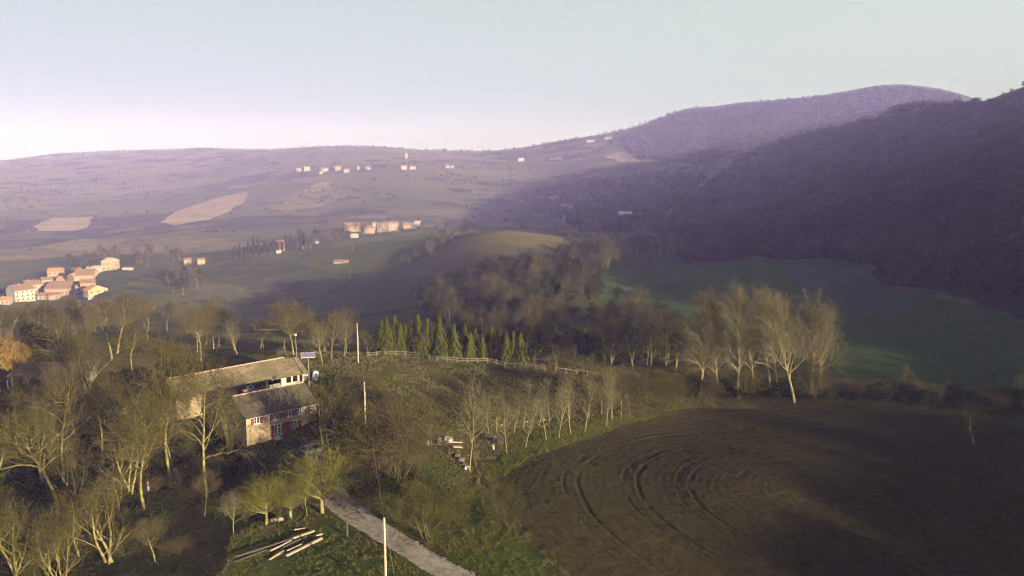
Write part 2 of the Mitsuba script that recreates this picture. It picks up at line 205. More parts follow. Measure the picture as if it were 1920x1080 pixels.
PLANTS = [
('wood',np.float64(-56.5),np.float64(92.5),13.5,6,1.1,0),('wood',np.float64(-44.8),np.float64(90.5),14.1,9,1.05,1),('vase',np.float64(-44.2),np.float64(80.8),8.1,2,1.15,2),('wood',np.float64(-48.1),np.float64(81.8),7.6,6,1.1,3),('vase',np.float64(-52.1),np.float64(77.0),7.4,4,1.3,4),
('vase',np.float64(-48.1),np.float64(76.5),6.5,3,1.0,5),('vase',np.float64(-46.5),np.float64(76.0),6.5,-4,1.0,6),('wood',np.float64(-39.6),np.float64(97.1),17.8,6,0.95,7),('wood',np.float64(-46.3),np.float64(101.1),19.0,5,0.8,8),('slim',np.float64(-43.3),np.float64(98.4),3.7,5,1.2,9),
('wood',np.float64(-53.7),np.float64(108.7),14.0,8,1.0,10),('wood',np.float64(-60.4),np.float64(101.2),15.9,4,0.85,11),('wood',np.float64(-63.8),np.float64(101.8),10.5,3,0.9,12),('wood',np.float64(-81.7),np.float64(139.6),13.7,4,1.05,13),('vase',np.float64(-77.0),np.float64(139.0),11.0,2,1.0,14),
('wood',np.float64(-73.8),np.float64(148.8),9.7,2,1.1,15),('ivy',np.float64(-98.5),np.float64(158.6),9.2,0,1.0,16),('ivy',np.float64(-95.2),np.float64(156.5),7.8,0,0.9,17),('oak',np.float64(-94.6),np.float64(143.9),9.0,0,1.05,18),('wood',np.float64(-61.5),np.float64(151.9),10.8,3,1.0,19),
('slim',np.float64(-58.3),np.float64(163.3),6.5,2,1.4,20),('wood',np.float64(-74.8),np.float64(193.4),9.5,0,1.1,21),('wood',np.float64(-43.9),np.float64(153.4),11.7,-2,1.15,22),('wood',np.float64(-36.3),np.float64(154.5),9.6,0,0.9,23),('slim',np.float64(-37.3),np.float64(151.5),7.7,0,1.3,24),
('slim',np.float64(-35.0),np.float64(159.5),7.7,0,1.3,25),('vase',np.float64(-26.4),np.float64(108.2),10.8,-2,0.9,26),('wood',np.float64(-49.0),np.float64(108.2),9.5,3,0.8,27),('pollard',np.float64(-23.6),np.float64(93.0),8.1,0,1.25,28),('pollard',np.float64(-29.9),np.float64(90.1),6.5,0,1.0,29),
('pollard',np.float64(-27.2),np.float64(91.9),5.3,0,0.8,30),('slim',np.float64(-25.4),np.float64(92.3),5.4,0,0.9,31),('vase',np.float64(-42.8),np.float64(114.7),8.4,0,0.8,32),('slim',np.float64(-33.1),np.float64(88.1),5.7,0,1.2,33),('bush',np.float64(-15.3),np.float64(100.3),8.9,0,1.15,34),
('bush',np.float64(-19.1),np.float64(103.3),6.5,0,0.8,35),('bush',np.float64(-12.9),np.float64(103.9),5.8,0,0.8,36),('bush',np.float64(-9.8),np.float64(85.2),5.5,0,1.3,37),('bush',np.float64(-7.6),np.float64(88.6),3.7,0,1.0,38),('bush',np.float64(-0.6),np.float64(88.5),4.0,0,0.9,39),
('bush',np.float64(-18.0),np.float64(93.2),3.5,0,0.9,40),('bush',np.float64(-21.9),np.float64(100.8),4.1,0,0.9,41),('slim',np.float64(-6.1),np.float64(106.0),12.4,0,1.0,42),('slim',np.float64(-12.1),np.float64(114.4),5.2,0,1.5,43),('slim',np.float64(-3.6),np.float64(121.8),6.8,0,1.1,44),
('slim',np.float64(-5.2),np.float64(108.0),2.4,-8,1.2,45),('poplar',np.float64(38.8),np.float64(156.3),19.3,6,1.0,46),('slim',np.float64(42.9),np.float64(159.0),13.3,8,1.0,47),('poplar',np.float64(46.2),np.float64(155.2),20.4,7,1.0,48),('poplar',np.float64(50.9),np.float64(161.1),18.6,2,0.8,49),
('poplar',np.float64(54.4),np.float64(161.9),19.8,3,1.0,50),('poplar',np.float64(56.4),np.float64(152.6),20.6,6,1.05,51),('poplar',np.float64(62.4),np.float64(160.3),19.8,0,1.05,52),('poplar',np.float64(65.9),np.float64(163.8),16.9,-9,1.05,53),('poplar',np.float64(42.8),np.float64(156.7),18.6,4,0.9,54),
('poplar',np.float64(56.6),np.float64(161.1),19.2,5,0.9,55),('bush',np.float64(61.5),np.float64(154.1),5.8,0,1.1,56),('bush',np.float64(47.7),np.float64(155.0),4.8,0,1.0,57),('bush',np.float64(40.3),np.float64(153.5),3.7,0,1.0,58),('mid',np.float64(76.5),np.float64(124.7),6.1,0,1.4,59),
('bush',np.float64(23.2),np.float64(134.9),6.8,0,1.2,60),('bush',np.float64(28.2),np.float64(140.9),5.8,0,1.0,61),('mid',np.float64(19.2),np.float64(133.6),8.2,0,0.9,62),('shrub_green',np.float64(-34.1),np.float64(111.9),1.8,0,1.4,63),('shrub_green',np.float64(-35.4),np.float64(110.3),1.6,0,1.0,64),
('shrub_green',np.float64(-12.7),np.float64(95.9),2.5,0,1.6,65),('shrub_green',np.float64(-24.4),np.float64(118.9),3.0,0,1.0,66),('shrub_dark',np.float64(-28.1),np.float64(125.3),3.6,0,1.3,67),('shrub_dark',np.float64(-32.7),np.float64(137.7),2.5,0,1.5,68),('shrub_dark',np.float64(-32.9),np.float64(91.8),2.4,0,1.4,69),
('shrub_dark',np.float64(-42.3),np.float64(87.8),3.0,0,1.6,70),('slim',np.float64(-0.7),np.float64(114.1),8.1,-1.7033088183837894,1.0,71),('slim',np.float64(2.0),np.float64(117.8),7.4,-0.6957971329325684,1.1,71),('slim',np.float64(5.6),np.float64(121.6),7.2,-1.0578923830247862,1.2,71),('slim',np.float64(7.5),np.float64(122.7),8.6,-1.1724029317039641,1.0,71),
('slim',np.float64(9.8),np.float64(124.7),8.6,-0.5994063871997399,1.1,71),('slim',np.float64(12.1),np.float64(126.2),7.6,-1.5156862068420542,1.2,71),('slim',np.float64(16.1),np.float64(129.6),8.2,-0.8088609820257404,1.0,71),('slim',np.float64(17.5),np.float64(132.1),8.1,-2.85014917328446,1.1,71),('slim',np.float64(21.2),np.float64(135.3),7.8,0.2745501098470566,1.2,71),
('slim',np.float64(-2.5),np.float64(124.7),6.9,-2.878934279424425,1.3,72),('slim',np.float64(0.3),np.float64(124.8),6.7,-1.3343023670483523,1.3,72),('slim',np.float64(1.8),np.float64(127.5),7.7,4.216794498054277,1.3,72),('slim',np.float64(4.5),np.float64(128.3),5.8,-0.6165691497173774,1.3,72),('slim',np.float64(6.5),np.float64(131.4),7.2,-0.6444867333805674,1.3,72),
('slim',np.float64(8.4),np.float64(130.3),6.4,2.070374310488436,1.3,72),('slim',np.float64(9.9),np.float64(131.8),7.4,-2.892298990623721,1.3,72),('slim',np.float64(13.4),np.float64(133.1),7.1,2.1287399632262027,1.3,72),('slim',np.float64(15.8),np.float64(134.6),6.8,-6.474016140378624,1.3,72),('slim',np.float64(17.6),np.float64(133.6),4.9,4.771920693969431,1.3,72),
('slim',np.float64(19.2),np.float64(138.8),4.8,4.2178888294046555,1.3,72),('slim',np.float64(21.5),np.float64(138.5),6.1,5.045476635200042,1.3,72),('fir',-28.4,164.2,5.2,1.7,0.89,73),('fir',-26.6,162.6,8.2,-1.2,0.83,73),('fir',-25.1,165.6,8.6,-0.5,0.88,73),
('fir',-23.0,164.9,6.9,-2.6,0.74,73),('fir',-21.2,164.8,8.3,0.3,0.84,73),('fir',-19.7,163.9,9.2,1.2,0.96,73),('fir',-15.1,161.7,9.2,0.8,0.84,74),('fir',-11.9,161.7,7.9,2.2,0.73,74),
('fir',-7.7,164.7,6.8,0.8,0.96,75),('fir',-2.6,163.9,7.3,-2.0,0.98,75),('fir',0.4,160.8,7.2,1.0,0.82,75),('fir',-16.7,162.5,6.9,0.2,0.92,74),('fir',-9.0,161.6,5.8,-1.6,0.84,74),
('fir',-25.7,163.1,6.4,1.0,0.88,73),('fir',-13.6,162.7,6.7,-1.1,0.77,74),('fir',-6.2,162.6,5.8,-0.4,0.8,75),('fir',-1.1,161.2,6.7,0.8,1.03,75),('fir',-27.5,163.5,7.6,0.2,1.01,73),
('fir',-23.8,164.3,7.1,-0.7,1.01,73),('fir',-18.1,163.2,8.1,-1.2,0.97,74),('fir',-12.9,162.3,6.8,-0.2,0.72,74),('fir',-10.3,163.9,7.4,-3.1,0.93,74),('fir',-8.5,162.3,6.1,1.3,0.81,75),
('fir',-4.0,164.2,7.5,2.4,0.97,75),('fir',1.7,160.1,7.0,-0.8,1.01,75),('mid',-29.8,160.5,5.2,0.0,0.97,76),('mid',-29.5,165.3,3.9,0.0,1.13,76),('mid',-28.6,165.6,3.9,0.0,1.08,76),
('mid',-28.1,166.8,2.7,0.0,1.11,76),('mid',-26.3,162.2,3.7,0.0,1.07,76),('mid',-26.2,167.5,3.8,0.0,1.0,76),('mid',-25.2,163.2,4.5,0.0,1.23,76),('mid',-23.9,164.3,5.2,0.0,0.86,76),
('mid',-23.2,165.8,3.3,0.0,0.99,76),('mid',-22.7,167.2,2.4,0.0,1.13,76),('mid',-22.0,169.1,2.0,0.0,1.02,76),('mid',-20.8,164.5,3.7,0.0,1.24,76),('mid',-20.0,163.1,3.8,0.0,1.11,76),
('mid',-18.2,161.9,4.8,0.0,1.11,76),('mid',-17.5,163.6,2.3,0.0,1.16,76),('mid',-16.9,165.1,2.8,0.0,1.13,76),('mid',-16.4,164.6,3.5,0.0,1.15,76),('mid',-15.2,163.4,2.6,0.0,1.26,76),
('mid',-14.4,160.0,2.5,0.0,1.23,76),('mid',-12.8,162.0,2.5,0.0,0.9,76),('mid',-12.7,166.4,2.6,0.0,0.9,76),('mid',-11.5,166.7,2.6,0.0,1.2,76),('mid',-10.5,165.3,2.9,0.0,1.08,76),
('mid',-10.5,167.9,2.6,0.0,1.25,76),('mid',-9.5,163.2,3.8,0.0,0.87,76),('mid',-8.8,168.5,3.6,0.0,1.06,76),('mid',-7.6,167.7,2.7,0.0,1.17,76),('mid',-7.0,168.1,2.0,0.0,1.05,76),
('mid',-5.4,166.5,3.8,0.0,1.17,76),('mid',-4.5,162.7,2.5,0.0,1.3,76),('mid',-4.3,168.1,3.3,0.0,0.92,76),('mid',-3.3,163.4,2.8,0.0,1.03,76),('mid',-1.9,161.2,4.8,0.0,1.27,76),
('mid',-1.5,162.7,4.5,0.0,1.16,76),('mid',-0.7,165.2,2.4,0.0,1.11,76),('mid',1.1,162.4,2.0,0.0,1.11,76),('mid',1.2,162.5,4.0,0.0,0.92,76),('mid',2.2,159.2,3.9,0.0,0.92,76),
('mid',3.3,164.4,2.0,0.0,1.1,77),('mid',4.8,160.5,3.6,0.0,0.96,77),('mid',4.8,162.9,2.0,0.0,1.17,77),('mid',6.0,164.2,2.0,0.0,1.28,77),('mid',6.6,163.7,2.0,0.0,1.05,77),
('mid',7.9,163.4,2.7,0.0,0.83,77),('mid',9.2,160.4,4.2,0.0,1.03,77),('mid',9.2,158.7,3.4,0.0,1.07,77),('mid',11.1,163.4,2.2,0.0,0.89,77),('mid',11.6,158.4,2.0,0.0,1.16,77),
('mid',11.8,157.4,2.1,0.0,1.2,77),('mid',12.8,164.2,2.0,0.0,1.19,77),('mid',14.1,163.4,2.0,0.0,1.19,77),('mid',15.0,160.5,2.7,0.0,1.29,77),('mid',15.4,156.7,2.1,0.0,1.1,77),
('mid',17.0,161.7,2.7,0.0,0.95,77),('mid',17.2,158.6,2.1,0.0,0.93,77),('mid',18.4,157.1,2.0,0.0,1.16,77),('mid',19.5,163.1,2.0,0.0,1.25,77),('mid',19.7,159.2,2.0,0.0,1.09,77),
('wood',-201.3,325.8,11.1,2,0.97,78),('wood',-251.5,380.4,9.7,-4,1.04,78),('wood',-237.2,402.4,9.5,-1,0.98,78),('wood',-193.2,301.3,9.8,2,1.08,78),('wood',-69.8,170.7,9.7,1,1.01,79),
('wood',-210.9,381.4,8.2,-2,1.14,80),('wood',-217.0,358.7,9.6,3,0.9,78),('wood',-215.6,342.2,8.5,5,0.98,78),('wood',-110.9,263.8,11.6,2,1.01,79),('wood',-189.8,358.6,11.5,4,1.0,80),
('wood',-63.3,175.5,9.8,3,1.05,79),('wood',-200.7,380.6,11.9,0,1.06,80),('wood',-210.0,370.5,10.4,1,1.09,80),('wood',-149.0,301.3,9.9,0,0.96,81),('wood',-181.2,341.7,9.4,-3,0.93,80),
('wood',-127.3,190.7,11.4,1,1.19,78),('wood',-134.5,221.9,10.2,1,0.98,78),('wood',-185.0,278.9,10.4,-1,0.92,78),('wood',-187.5,347.4,9.4,2,1.14,80),('wood',-215.0,326.0,10.2,2,0.92,78),
('wood',-195.5,347.9,12.3,0,0.94,80),('wood',-98.6,248.5,8.5,-1,1.15,79),('wood',-79.4,208.9,12.5,-2,1.0,79),('wood',-85.6,166.4,12.2,-3,1.12,80),('wood',-166.1,301.7,9.5,2,0.93,80),
('wood',-172.8,306.3,8.3,5,1.18,80),('wood',-145.4,308.8,12.0,-3,1.09,81),('wood',-136.5,216.8,9.9,1,1.08,78),('wood',-120.1,193.8,9.2,1,1.08,78),('wood',-205.7,368.6,9.5,-1,0.94,80),
('wood',-136.0,266.5,12.3,3,1.01,81),('wood',-209.4,347.9,11.6,-1,0.92,78),('wood',-215.9,379.5,10.8,-2,0.92,80),('wood',-224.9,360.1,8.0,-3,1.02,78),('wood',-271.0,409.2,8.5,1,1.04,78),
('wood',-221.6,342.0,8.9,-4,1.13,78),('wood',-214.5,321.8,10.9,-1,1.08,78),('wood',-135.7,303.6,10.3,-4,1.0,81),('wood',-184.3,292.2,10.9,1,1.1,78),('wood',-180.5,318.5,10.6,1,0.91,80),
('wood',-158.4,319.4,11.0,-2,0.9,81),('wood',-267.5,399.4,11.8,-2,1.19,78),('wood',-83.5,209.7,12.5,0,1.19,79),('wood',-95.3,201.4,11.3,0,0.97,81),('wood',-207.7,317.9,11.9,-4,1.05,78),
('wood',-243.1,423.5,11.9,2,1.09,80),('wood',-170.0,284.9,8.6,-2,1.1,78),('wood',-143.8,263.1,8.6,-1,0.91,80),('wood',-122.6,273.8,11.4,0,1.06,81),('wood',-141.0,267.0,10.1,-1,0.99,80),
('wood',-149.0,280.2,12.0,0,0.94,80),('wood',-229.5,407.2,12.0,4,1.13,80),('wood',-160.7,308.3,8.8,-1,1.06,80),('wood',-175.6,269.1,12.3,-3,1.17,78),('wood',-145.7,275.5,9.9,2,0.97,80),
('wood',-193.3,327.1,11.8,1,0.97,78),('wood',-141.8,207.6,8.3,2,0.98,78),('wood',-141.8,246.2,11.6,1,1.13,80),('wood',-83.6,160.7,12.2,-3,1.2,80),('wood',-241.5,361.9,10.0,0,1.18,78),
('wood',-167.8,310.0,12.2,0,1.0,80),('wood',-154.7,312.4,9.5,1,1.04,81),('wood',-40.3,166.2,6.6,2,1.19,82),('wood',-56.3,195.7,7.6,2,0.96,82),('wood',-63.6,197.2,6.2,1,1.13,82),
('wood',-67.4,210.3,6.4,0,0.96,82),('wood',-35.0,162.6,6.7,-4,1.19,82),('wood',-48.9,187.5,8.7,-3,1.06,82),('wood',-39.5,179.6,8.9,0,0.99,82),('wood',-51.2,182.5,9.3,4,0.96,82),
('wood',-62.6,192.1,8.0,-2,1.18,82),('wood',-42.4,190.8,8.7,0,0.93,82),('wood',-52.5,177.5,8.4,-1,1.02,82),('wood',-40.4,161.5,7.1,-1,1.09,82),('wood',-44.6,179.4,6.1,1,1.07,82),
('wood',-57.4,208.7,6.9,1,0.99,82),('wood',-51.7,106.6,8.8,-2,1.19,83),('wood',-49.8,84.7,5.0,-2,1.04,84),('wood',-60.9,112.0,9.2,-1,1.04,83),('wood',-74.8,124.2,9.0,3,0.97,85),
('wood',-66.6,123.9,5.5,2,0.92,83),('vase',-50.4,98.8,9.3,2,1.04,83),('wood',-61.1,122.8,5.9,0,1.16,83),('vase',-56.7,97.3,5.4,-1,1.19,85),('wood',-68.5,118.7,6.2,-2,1.02,85),
('wood',-66.1,107.7,5.1,3,0.98,85),('wood',-38.3,92.6,5.3,-1,1.03,84),('wood',-70.8,111.7,9.0,0,0.91,85),('wood',-48.4,91.5,6.7,-2,1.15,84),('wood',-60.7,86.1,6.0,-2,0.93,84),
('wood',-80.6,117.3,6.5,1,1.01,85),('wood',-80.3,125.6,7.1,3,0.92,85),('wood',-55.7,78.9,8.0,1,0.97,84),('wood',-39.3,81.1,5.3,-1,1.07,84),('wood',-68.2,98.7,8.8,1,0.95,85),
('wood',-74.0,117.4,8.0,-2,1.12,85),('bush',-83.1,120.9,1.8,-2,1.46,86),('bush',-44.0,103.7,2.2,0,1.99,87),('bush',-50.9,84.3,1.2,-1,1.38,88),('bush',-63.9,124.3,1.1,-1,1.34,89),
('shrub_dark',-52.4,104.6,1.6,0,1.4,90),('bush',-65.1,110.2,1.4,1,1.83,86),('bush',-50.6,77.8,1.9,-1,1.49,88),('bush',-89.0,131.8,2.0,0,1.77,86),('bush',-50.7,81.3,2.3,1,1.73,88),
('bush',-64.9,94.5,1.7,3,1.33,86),('bush',-67.2,104.6,1.4,-2,1.73,86),('bush',-71.6,125.9,1.3,1,1.5,89),('bush',-62.7,99.0,1.2,3,1.93,86),('bush',-54.8,110.7,1.7,-1,1.6,89),
('bush',-58.5,121.9,1.6,-2,1.34,89),('bush',-83.7,127.2,2.4,2,1.4,86),('shrub_dark',-49.9,91.8,2.4,1,1.5,91),('bush',-42.0,100.8,1.4,1,1.33,87),('bush',-38.0,94.7,1.7,2,1.56,87),
('bush',-73.5,108.0,1.1,-2,1.92,86),('bush',-72.0,117.3,1.8,-1,1.58,86),('bush',-77.9,119.7,2.1,1,1.45,86),('bush',-67.2,119.0,2.2,1,1.36,89),('shrub_dark',-65.9,114.2,2.0,-4,1.82,92),
('bush',-78.0,123.4,2.1,1,1.92,86),('shrub_dark',-48.0,79.3,1.3,2,1.36,91),('shrub_dark',-90.7,134.9,2.0,-2,1.4,92),('shrub_dark',-65.8,98.8,1.2,1,1.6,92),('bush',-70.8,119.3,1.4,2,1.56,86),
('bush',-76.7,125.7,1.6,1,1.34,86),('bush',-41.3,96.9,1.9,0,1.8,87),('bush',-72.5,114.0,1.4,1,1.76,86),('bush',-65.9,116.8,1.9,1,1.68,89),('bush',-37.4,83.0,1.5,1,1.53,88),
('bush',-52.2,99.6,1.4,-3,1.81,89),('shrub_dark',-49.4,113.6,1.4,0,1.5,93),('bush',-35.8,92.8,2.1,4,1.88,88),('shrub_dark',-81.9,125.3,1.2,1,1.93,92),('shrub_dark',-49.3,95.4,1.6,-2,1.47,90),
('bush',-54.1,85.5,1.4,1,1.69,88),('shrub_dark',-80.0,126.8,1.4,3,1.5,92),('bush',-53.2,120.0,1.1,1,1.96,87),('bush',-50.4,118.6,1.5,0,1.76,87),('shrub_dark',-67.9,100.7,1.2,-1,1.83,92),
('shrub_dark',-37.5,98.6,1.6,-1,1.78,93),('bush',-47.2,108.8,1.7,-1,1.52,87),('shrub_dark',-61.2,118.7,1.6,-3,1.32,90),('bush',-73.8,131.7,1.6,-2,1.87,89),('bush',-63.1,102.8,1.1,-4,1.69,86),
('shrub_dark',-40.6,104.4,1.8,2,1.93,93),('bush',-71.6,109.8,1.2,0,1.79,86),('bush',-70.6,105.3,1.7,0,1.54,86),('bush',-69.3,124.9,1.5,0,1.51,89),('bush',-81.2,131.5,1.7,-2,1.45,86),
('bush',-84.2,133.5,2.0,4,1.33,86),('bush',-88.1,128.6,1.2,-3,1.92,86),('bush',-58.7,111.8,1.2,2,1.78,89),('bush',-51.7,88.8,1.1,-1,1.57,88),('bush',-50.0,105.7,1.7,2,1.55,89),
('bush',-56.2,123.1,1.5,-2,1.61,87),('bush',-49.8,100.3,1.9,-2,1.32,89),('bush',-56.8,108.6,1.1,0,1.96,89),('bush',-67.6,109.4,2.1,-3,1.77,86),('shrub_dark',-61.6,115.7,2.2,0,1.52,90),
('bush',-43.4,82.4,1.8,1,1.47,88),('bush',-68.9,120.9,1.2,2,1.78,89),('bush',-67.0,125.7,1.1,0,1.93,89),('bush',-46.9,83.3,2.0,-1,1.62,88),('bush',-53.4,101.9,2.1,1,1.81,89),
('bush',-75.9,112.7,1.1,-2,1.79,86),('bush',-48.3,111.5,2.1,2,1.81,87),('shrub_dark',-53.4,82.4,1.6,4,1.96,91),('bush',-77.9,128.8,1.8,1,1.5,86),('bush',-63.5,107.0,1.6,2,1.61,86),
('bush',-42.5,106.6,2.3,2,1.52,87),('bush',-64.9,127.5,1.2,2,1.72,89),('shrub_dark',-57.1,98.5,2.3,0,1.49,92),('bush',-62.4,126.6,1.8,-1,1.5,89),('bush',-52.5,91.4,2.3,-1,1.32,88),
('shrub_dark',-57.2,105.6,1.8,1,1.81,90),('bush',-56.5,94.3,1.1,0,1.71,86),('bush',-47.5,99.9,1.8,-2,1.51,89),('bush',-56.1,82.7,2.3,0,1.88,88),('bush',-61.6,121.5,1.4,2,1.57,89),
('shrub_dark',-75.4,129.5,1.8,0,1.55,92),('bush',-35.8,103.5,1.1,0,1.69,94),('bush',-35.4,100.4,1.5,2,1.58,94),('bush',-31.7,106.4,1.5,2,1.4,94),('bush',-28.8,94.6,1.2,4,1.68,94),
('bush',-29.5,97.4,1.7,1,1.58,94),('bush',-27.3,97.0,1.8,-1,1.44,94),('bush',-29.6,103.2,1.2,0,1.53,94),('bush',-33.3,101.7,1.2,1,1.49,94),('bush',-33.9,96.3,1.9,-2,1.67,94),
('bush',-34.0,106.0,1.5,0,1.25,94),('bush',-30.4,100.2,1.3,2,1.45,94),('bush',-31.9,108.7,1.7,2,1.64,94),('bush',-34.6,108.2,1.9,1,1.51,94),('bush',-37.3,108.0,1.2,0,1.62,94),
('bush',-20.1,126.5,2.3,-1,1.52,95),('bush',-28.4,128.9,1.8,-2,1.53,95),('bush',-23.4,131.4,1.8,-3,1.28,95),('bush',-25.9,136.9,1.8,2,1.47,95),('bush',-21.2,113.3,1.5,-2,1.29,95),
('bush',-21.6,122.0,2.3,0,1.6,95),('bush',-26.9,126.7,2.0,-2,1.56,95),('bush',-19.2,115.6,1.7,1,1.12,95),('bush',-29.2,120.2,1.6,1,1.45,95),('bush',-22.6,128.5,2.0,5,1.2,95),
('bush',-29.3,136.0,1.6,0,1.33,95),('bush',-25.9,121.8,2.3,1,1.53,95),('bush',-19.7,119.5,1.7,2,1.35,95),('bush',-23.8,116.7,2.4,1,1.3,95),('bush',-32.8,128.5,1.5,1,1.1,95),
('bush',-27.7,131.8,1.5,-2,1.45,95),('bush',-26.7,116.0,2.5,0,1.53,95),('ivy',-8.1,298.1,10.6,-3,1.08,96),('mid',48.0,245.7,10.5,-2,0.98,97),('mid',27.3,211.5,11.8,0,1.08,97),
('mid',9.1,354.9,10.3,-3,0.91,98),('mid',40.0,186.8,8.4,1,0.98,97),('mid',31.2,273.5,8.6,3,1.13,97),('mid',-4.0,368.1,10.7,-1,1.11,99),('ivy',34.8,475.4,9.5,-1,1.15,100),
('ivy',20.8,255.9,7.3,-3,1.06,101),('mid',48.3,469.7,11.5,2,1.18,102),('mid',-16.8,393.1,7.8,-2,1.14,99),('mid',2.3,427.2,7.8,2,1.12,103),('ivy',-2.8,349.6,11.1,1,0.98,96),
('mid',-16.8,330.4,10.6,0,1.12,99),('mid',47.3,414.5,10.6,-2,0.97,102),('mid',42.8,221.6,8.5,0,0.97,97),('ivy',44.6,430.2,7.3,2,0.97,100),('mid',-27.9,363.3,10.0,1,0.91,104),
('mid',9.5,369.9,8.8,-1,1.08,98),('mid',49.4,452.5,8.2,2,1.06,102),('ivy',38.7,483.4,11.4,5,1.24,100),('mid',-2.4,195.2,10.5,1,0.96,105),('mid',25.5,240.3,8.9,1,1.19,97),
('mid',-35.0,374.1,11.2,2,1.23,104),('mid',15.3,272.0,10.3,-1,1.24,98),('mid',7.2,283.3,8.2,-2,1.18,98),('mid',-24.7,317.7,11.1,2,1.14,104),('mid',36.8,410.3,11.5,-3,1.22,102),
('ivy',44.1,484.6,11.0,0,0.96,100),('ivy',30.0,279.6,8.2,3,1.02,106),('mid',7.5,205.2,10.6,0,1.14,105),('mid',-25.7,386.6,9.7,-3,1.04,99),('mid',40.1,278.9,8.8,-4,0.92,97),
('ivy',-17.1,382.9,10.6,2,1.21,96),('mid',51.3,228.0,7.2,1,0.91,97),('ivy',19.2,205.4,11.1,1,1.1,107),('mid',26.6,441.7,7.2,1,0.95,102),('mid',39.3,405.7,11.2,-1,1.04,102),
('mid',-41.4,358.3,11.4,-1,1.23,104),('ivy',4.3,327.0,12.0,1,1.22,96),('mid',30.3,192.6,11.9,1,0.99,97),('ivy',44.7,392.9,7.2,2,0.98,100),('ivy',38.6,341.7,8.2,-1,1.13,106),
('mid',10.1,278.9,9.5,0,1.23,98),('ivy',0.8,282.6,11.5,-3,1.2,96),('mid',17.4,264.0,8.1,2,1.04,98),('mid',13.8,394.5,11.9,-1,1.12,102),('mid',-20.8,402.5,8.6,-6,1.21,99),
('mid',23.4,223.3,10.9,0,1.0,97),('mid',13.6,403.7,9.3,1,1.02,102),('ivy',-17.1,314.4,7.6,2,1.02,96),('mid',38.9,471.3,9.7,-2,0.91,102),('ivy',8.3,321.4,8.9,-3,1.25,101),
('ivy',3.5,220.0,10.0,0,0.98,107),('mid',18.3,417.4,10.2,2,1.16,102),('ivy',5.9,193.2,7.7,-1,1.16,107),('mid',41.0,240.3,9.5,3,1.15,97),('mid',40.8,299.4,9.4,1,0.94,97),
('mid',32.4,385.5,9.9,1,0.93,102),('mid',-0.7,364.3,8.0,2,0.95,99),('mid',9.8,363.7,8.9,-2,1.17,98),('mid',40.1,373.7,11.4,3,1.17,97),('ivy',-16.4,252.7,11.4,0,1.07,96),
('ivy',27.4,457.7,10.9,-1,1.23,100),('mid',3.6,187.5,7.1,0,1.03,105),('mid',48.4,480.7,9.3,2,1.12,102),('mid',20.7,212.2,8.3,-2,1.08,105),('mid',-11.8,337.4,8.0,-2,0.91,99),
('mid',4.3,255.9,10.2,1,0.94,98),('ivy',-14.5,414.2,11.6,1,1.13,100),('mid',32.2,436.4,7.2,-2,1.24,102),('mid',52.8,239.3,11.1,0,0.92,97),('ivy',18.8,333.5,10.4,-1,1.08,101),
('ivy',16.0,364.3,9.7,-6,1.22,101),('ivy',-24.1,398.1,10.1,3,1.15,96),('ivy',23.4,199.7,8.8,1,1.03,106),('mid',30.5,231.9,9.3,-1,0.98,97),('mid',-19.4,289.5,11.6,3,0.97,99),
('mid',43.2,399.0,9.3,0,1.15,102),('mid',28.5,261.8,11.3,0,1.16,97),('mid',-3.9,408.6,9.6,-2,1.18,103),('ivy',15.1,428.5,7.1,-2,1.07,100),('mid',25.8,361.2,8.6,-1,1.21,98),
('mid',-8.9,365.7,7.8,0,1.01,99),('ivy',31.6,376.0,8.0,-2,1.11,101),('mid',10.5,188.1,10.6,-3,1.12,105),('ivy',-24.3,308.4,11.3,3,1.02,108),('mid',33.5,391.8,8.1,1,1.06,102),
('mid',22.3,380.0,8.4,-3,0.96,98),('ivy',8.7,386.6,10.7,2,1.19,100),('mid',44.8,489.6,11.5,-2,1.09,102),('mid',-19.9,337.3,9.7,-1,1.12,99),('mid',35.4,269.4,10.8,0,0.94,97),
('ivy',-20.2,303.5,7.6,0,1.13,96),('ivy',7.2,248.3,9.4,2,1.14,101),('mid',-15.8,261.5,7.4,0,0.95,99),('mid',0.6,295.0,9.3,1,1.2,99),('mid',-2.9,313.5,10.9,3,1.13,99),
('mid',-29.9,345.3,8.8,1,1.16,104),('ivy',50.4,507.9,11.8,-1,0.97,100),('ivy',-9.1,385.0,9.6,1,1.21,96),('mid',-8.4,310.6,8.6,0,1.0,99),('mid',1.8,305.8,10.3,1,1.13,99),
('mid',-6.2,419.1,8.2,1,0.97,103),('ivy',12.6,242.1,8.2,-1,1.24,107),('ivy',-10.0,371.7,12.0,1,0.94,96),('ivy',39.4,360.4,10.6,2,0.98,106),('mid',-14.0,244.8,9.9,-1,1.1,99),
('mid',-31.7,338.2,11.8,2,1.21,104),('ivy',37.2,284.2,10.0,0,1.13,106),('mid',25.2,216.1,7.4,1,0.91,97),('mid',-12.9,326.1,9.7,-2,1.08,99),('ivy',42.6,198.4,11.3,-4,1.04,106),
('mid',46.7,260.4,10.6,1,1.01,97),('mid',32.2,310.8,9.1,0,1.15,97),('mid',15.0,383.2,8.1,0,0.97,102),('mid',21.8,327.0,9.4,0,1.2,98),('ivy',12.7,417.4,7.6,4,1.02,100),
('mid',-7.0,332.2,11.8,-1,1.1,99),('ivy',32.9,326.8,9.4,4,1.19,106),('mid',34.9,262.7,10.7,1,1.15,97),('mid',41.5,421.4,10.2,4,1.16,102),('ivy',35.7,429.5,8.1,0,1.07,100),
('mid',27.9,345.7,9.0,4,0.92,98),('ivy',32.2,396.8,9.6,5,0.98,100),('ivy',19.3,341.6,9.2,-2,1.05,101),('ivy',-2.2,322.3,7.6,3,0.91,96),('mid',-7.6,260.2,7.6,-2,1.16,99),
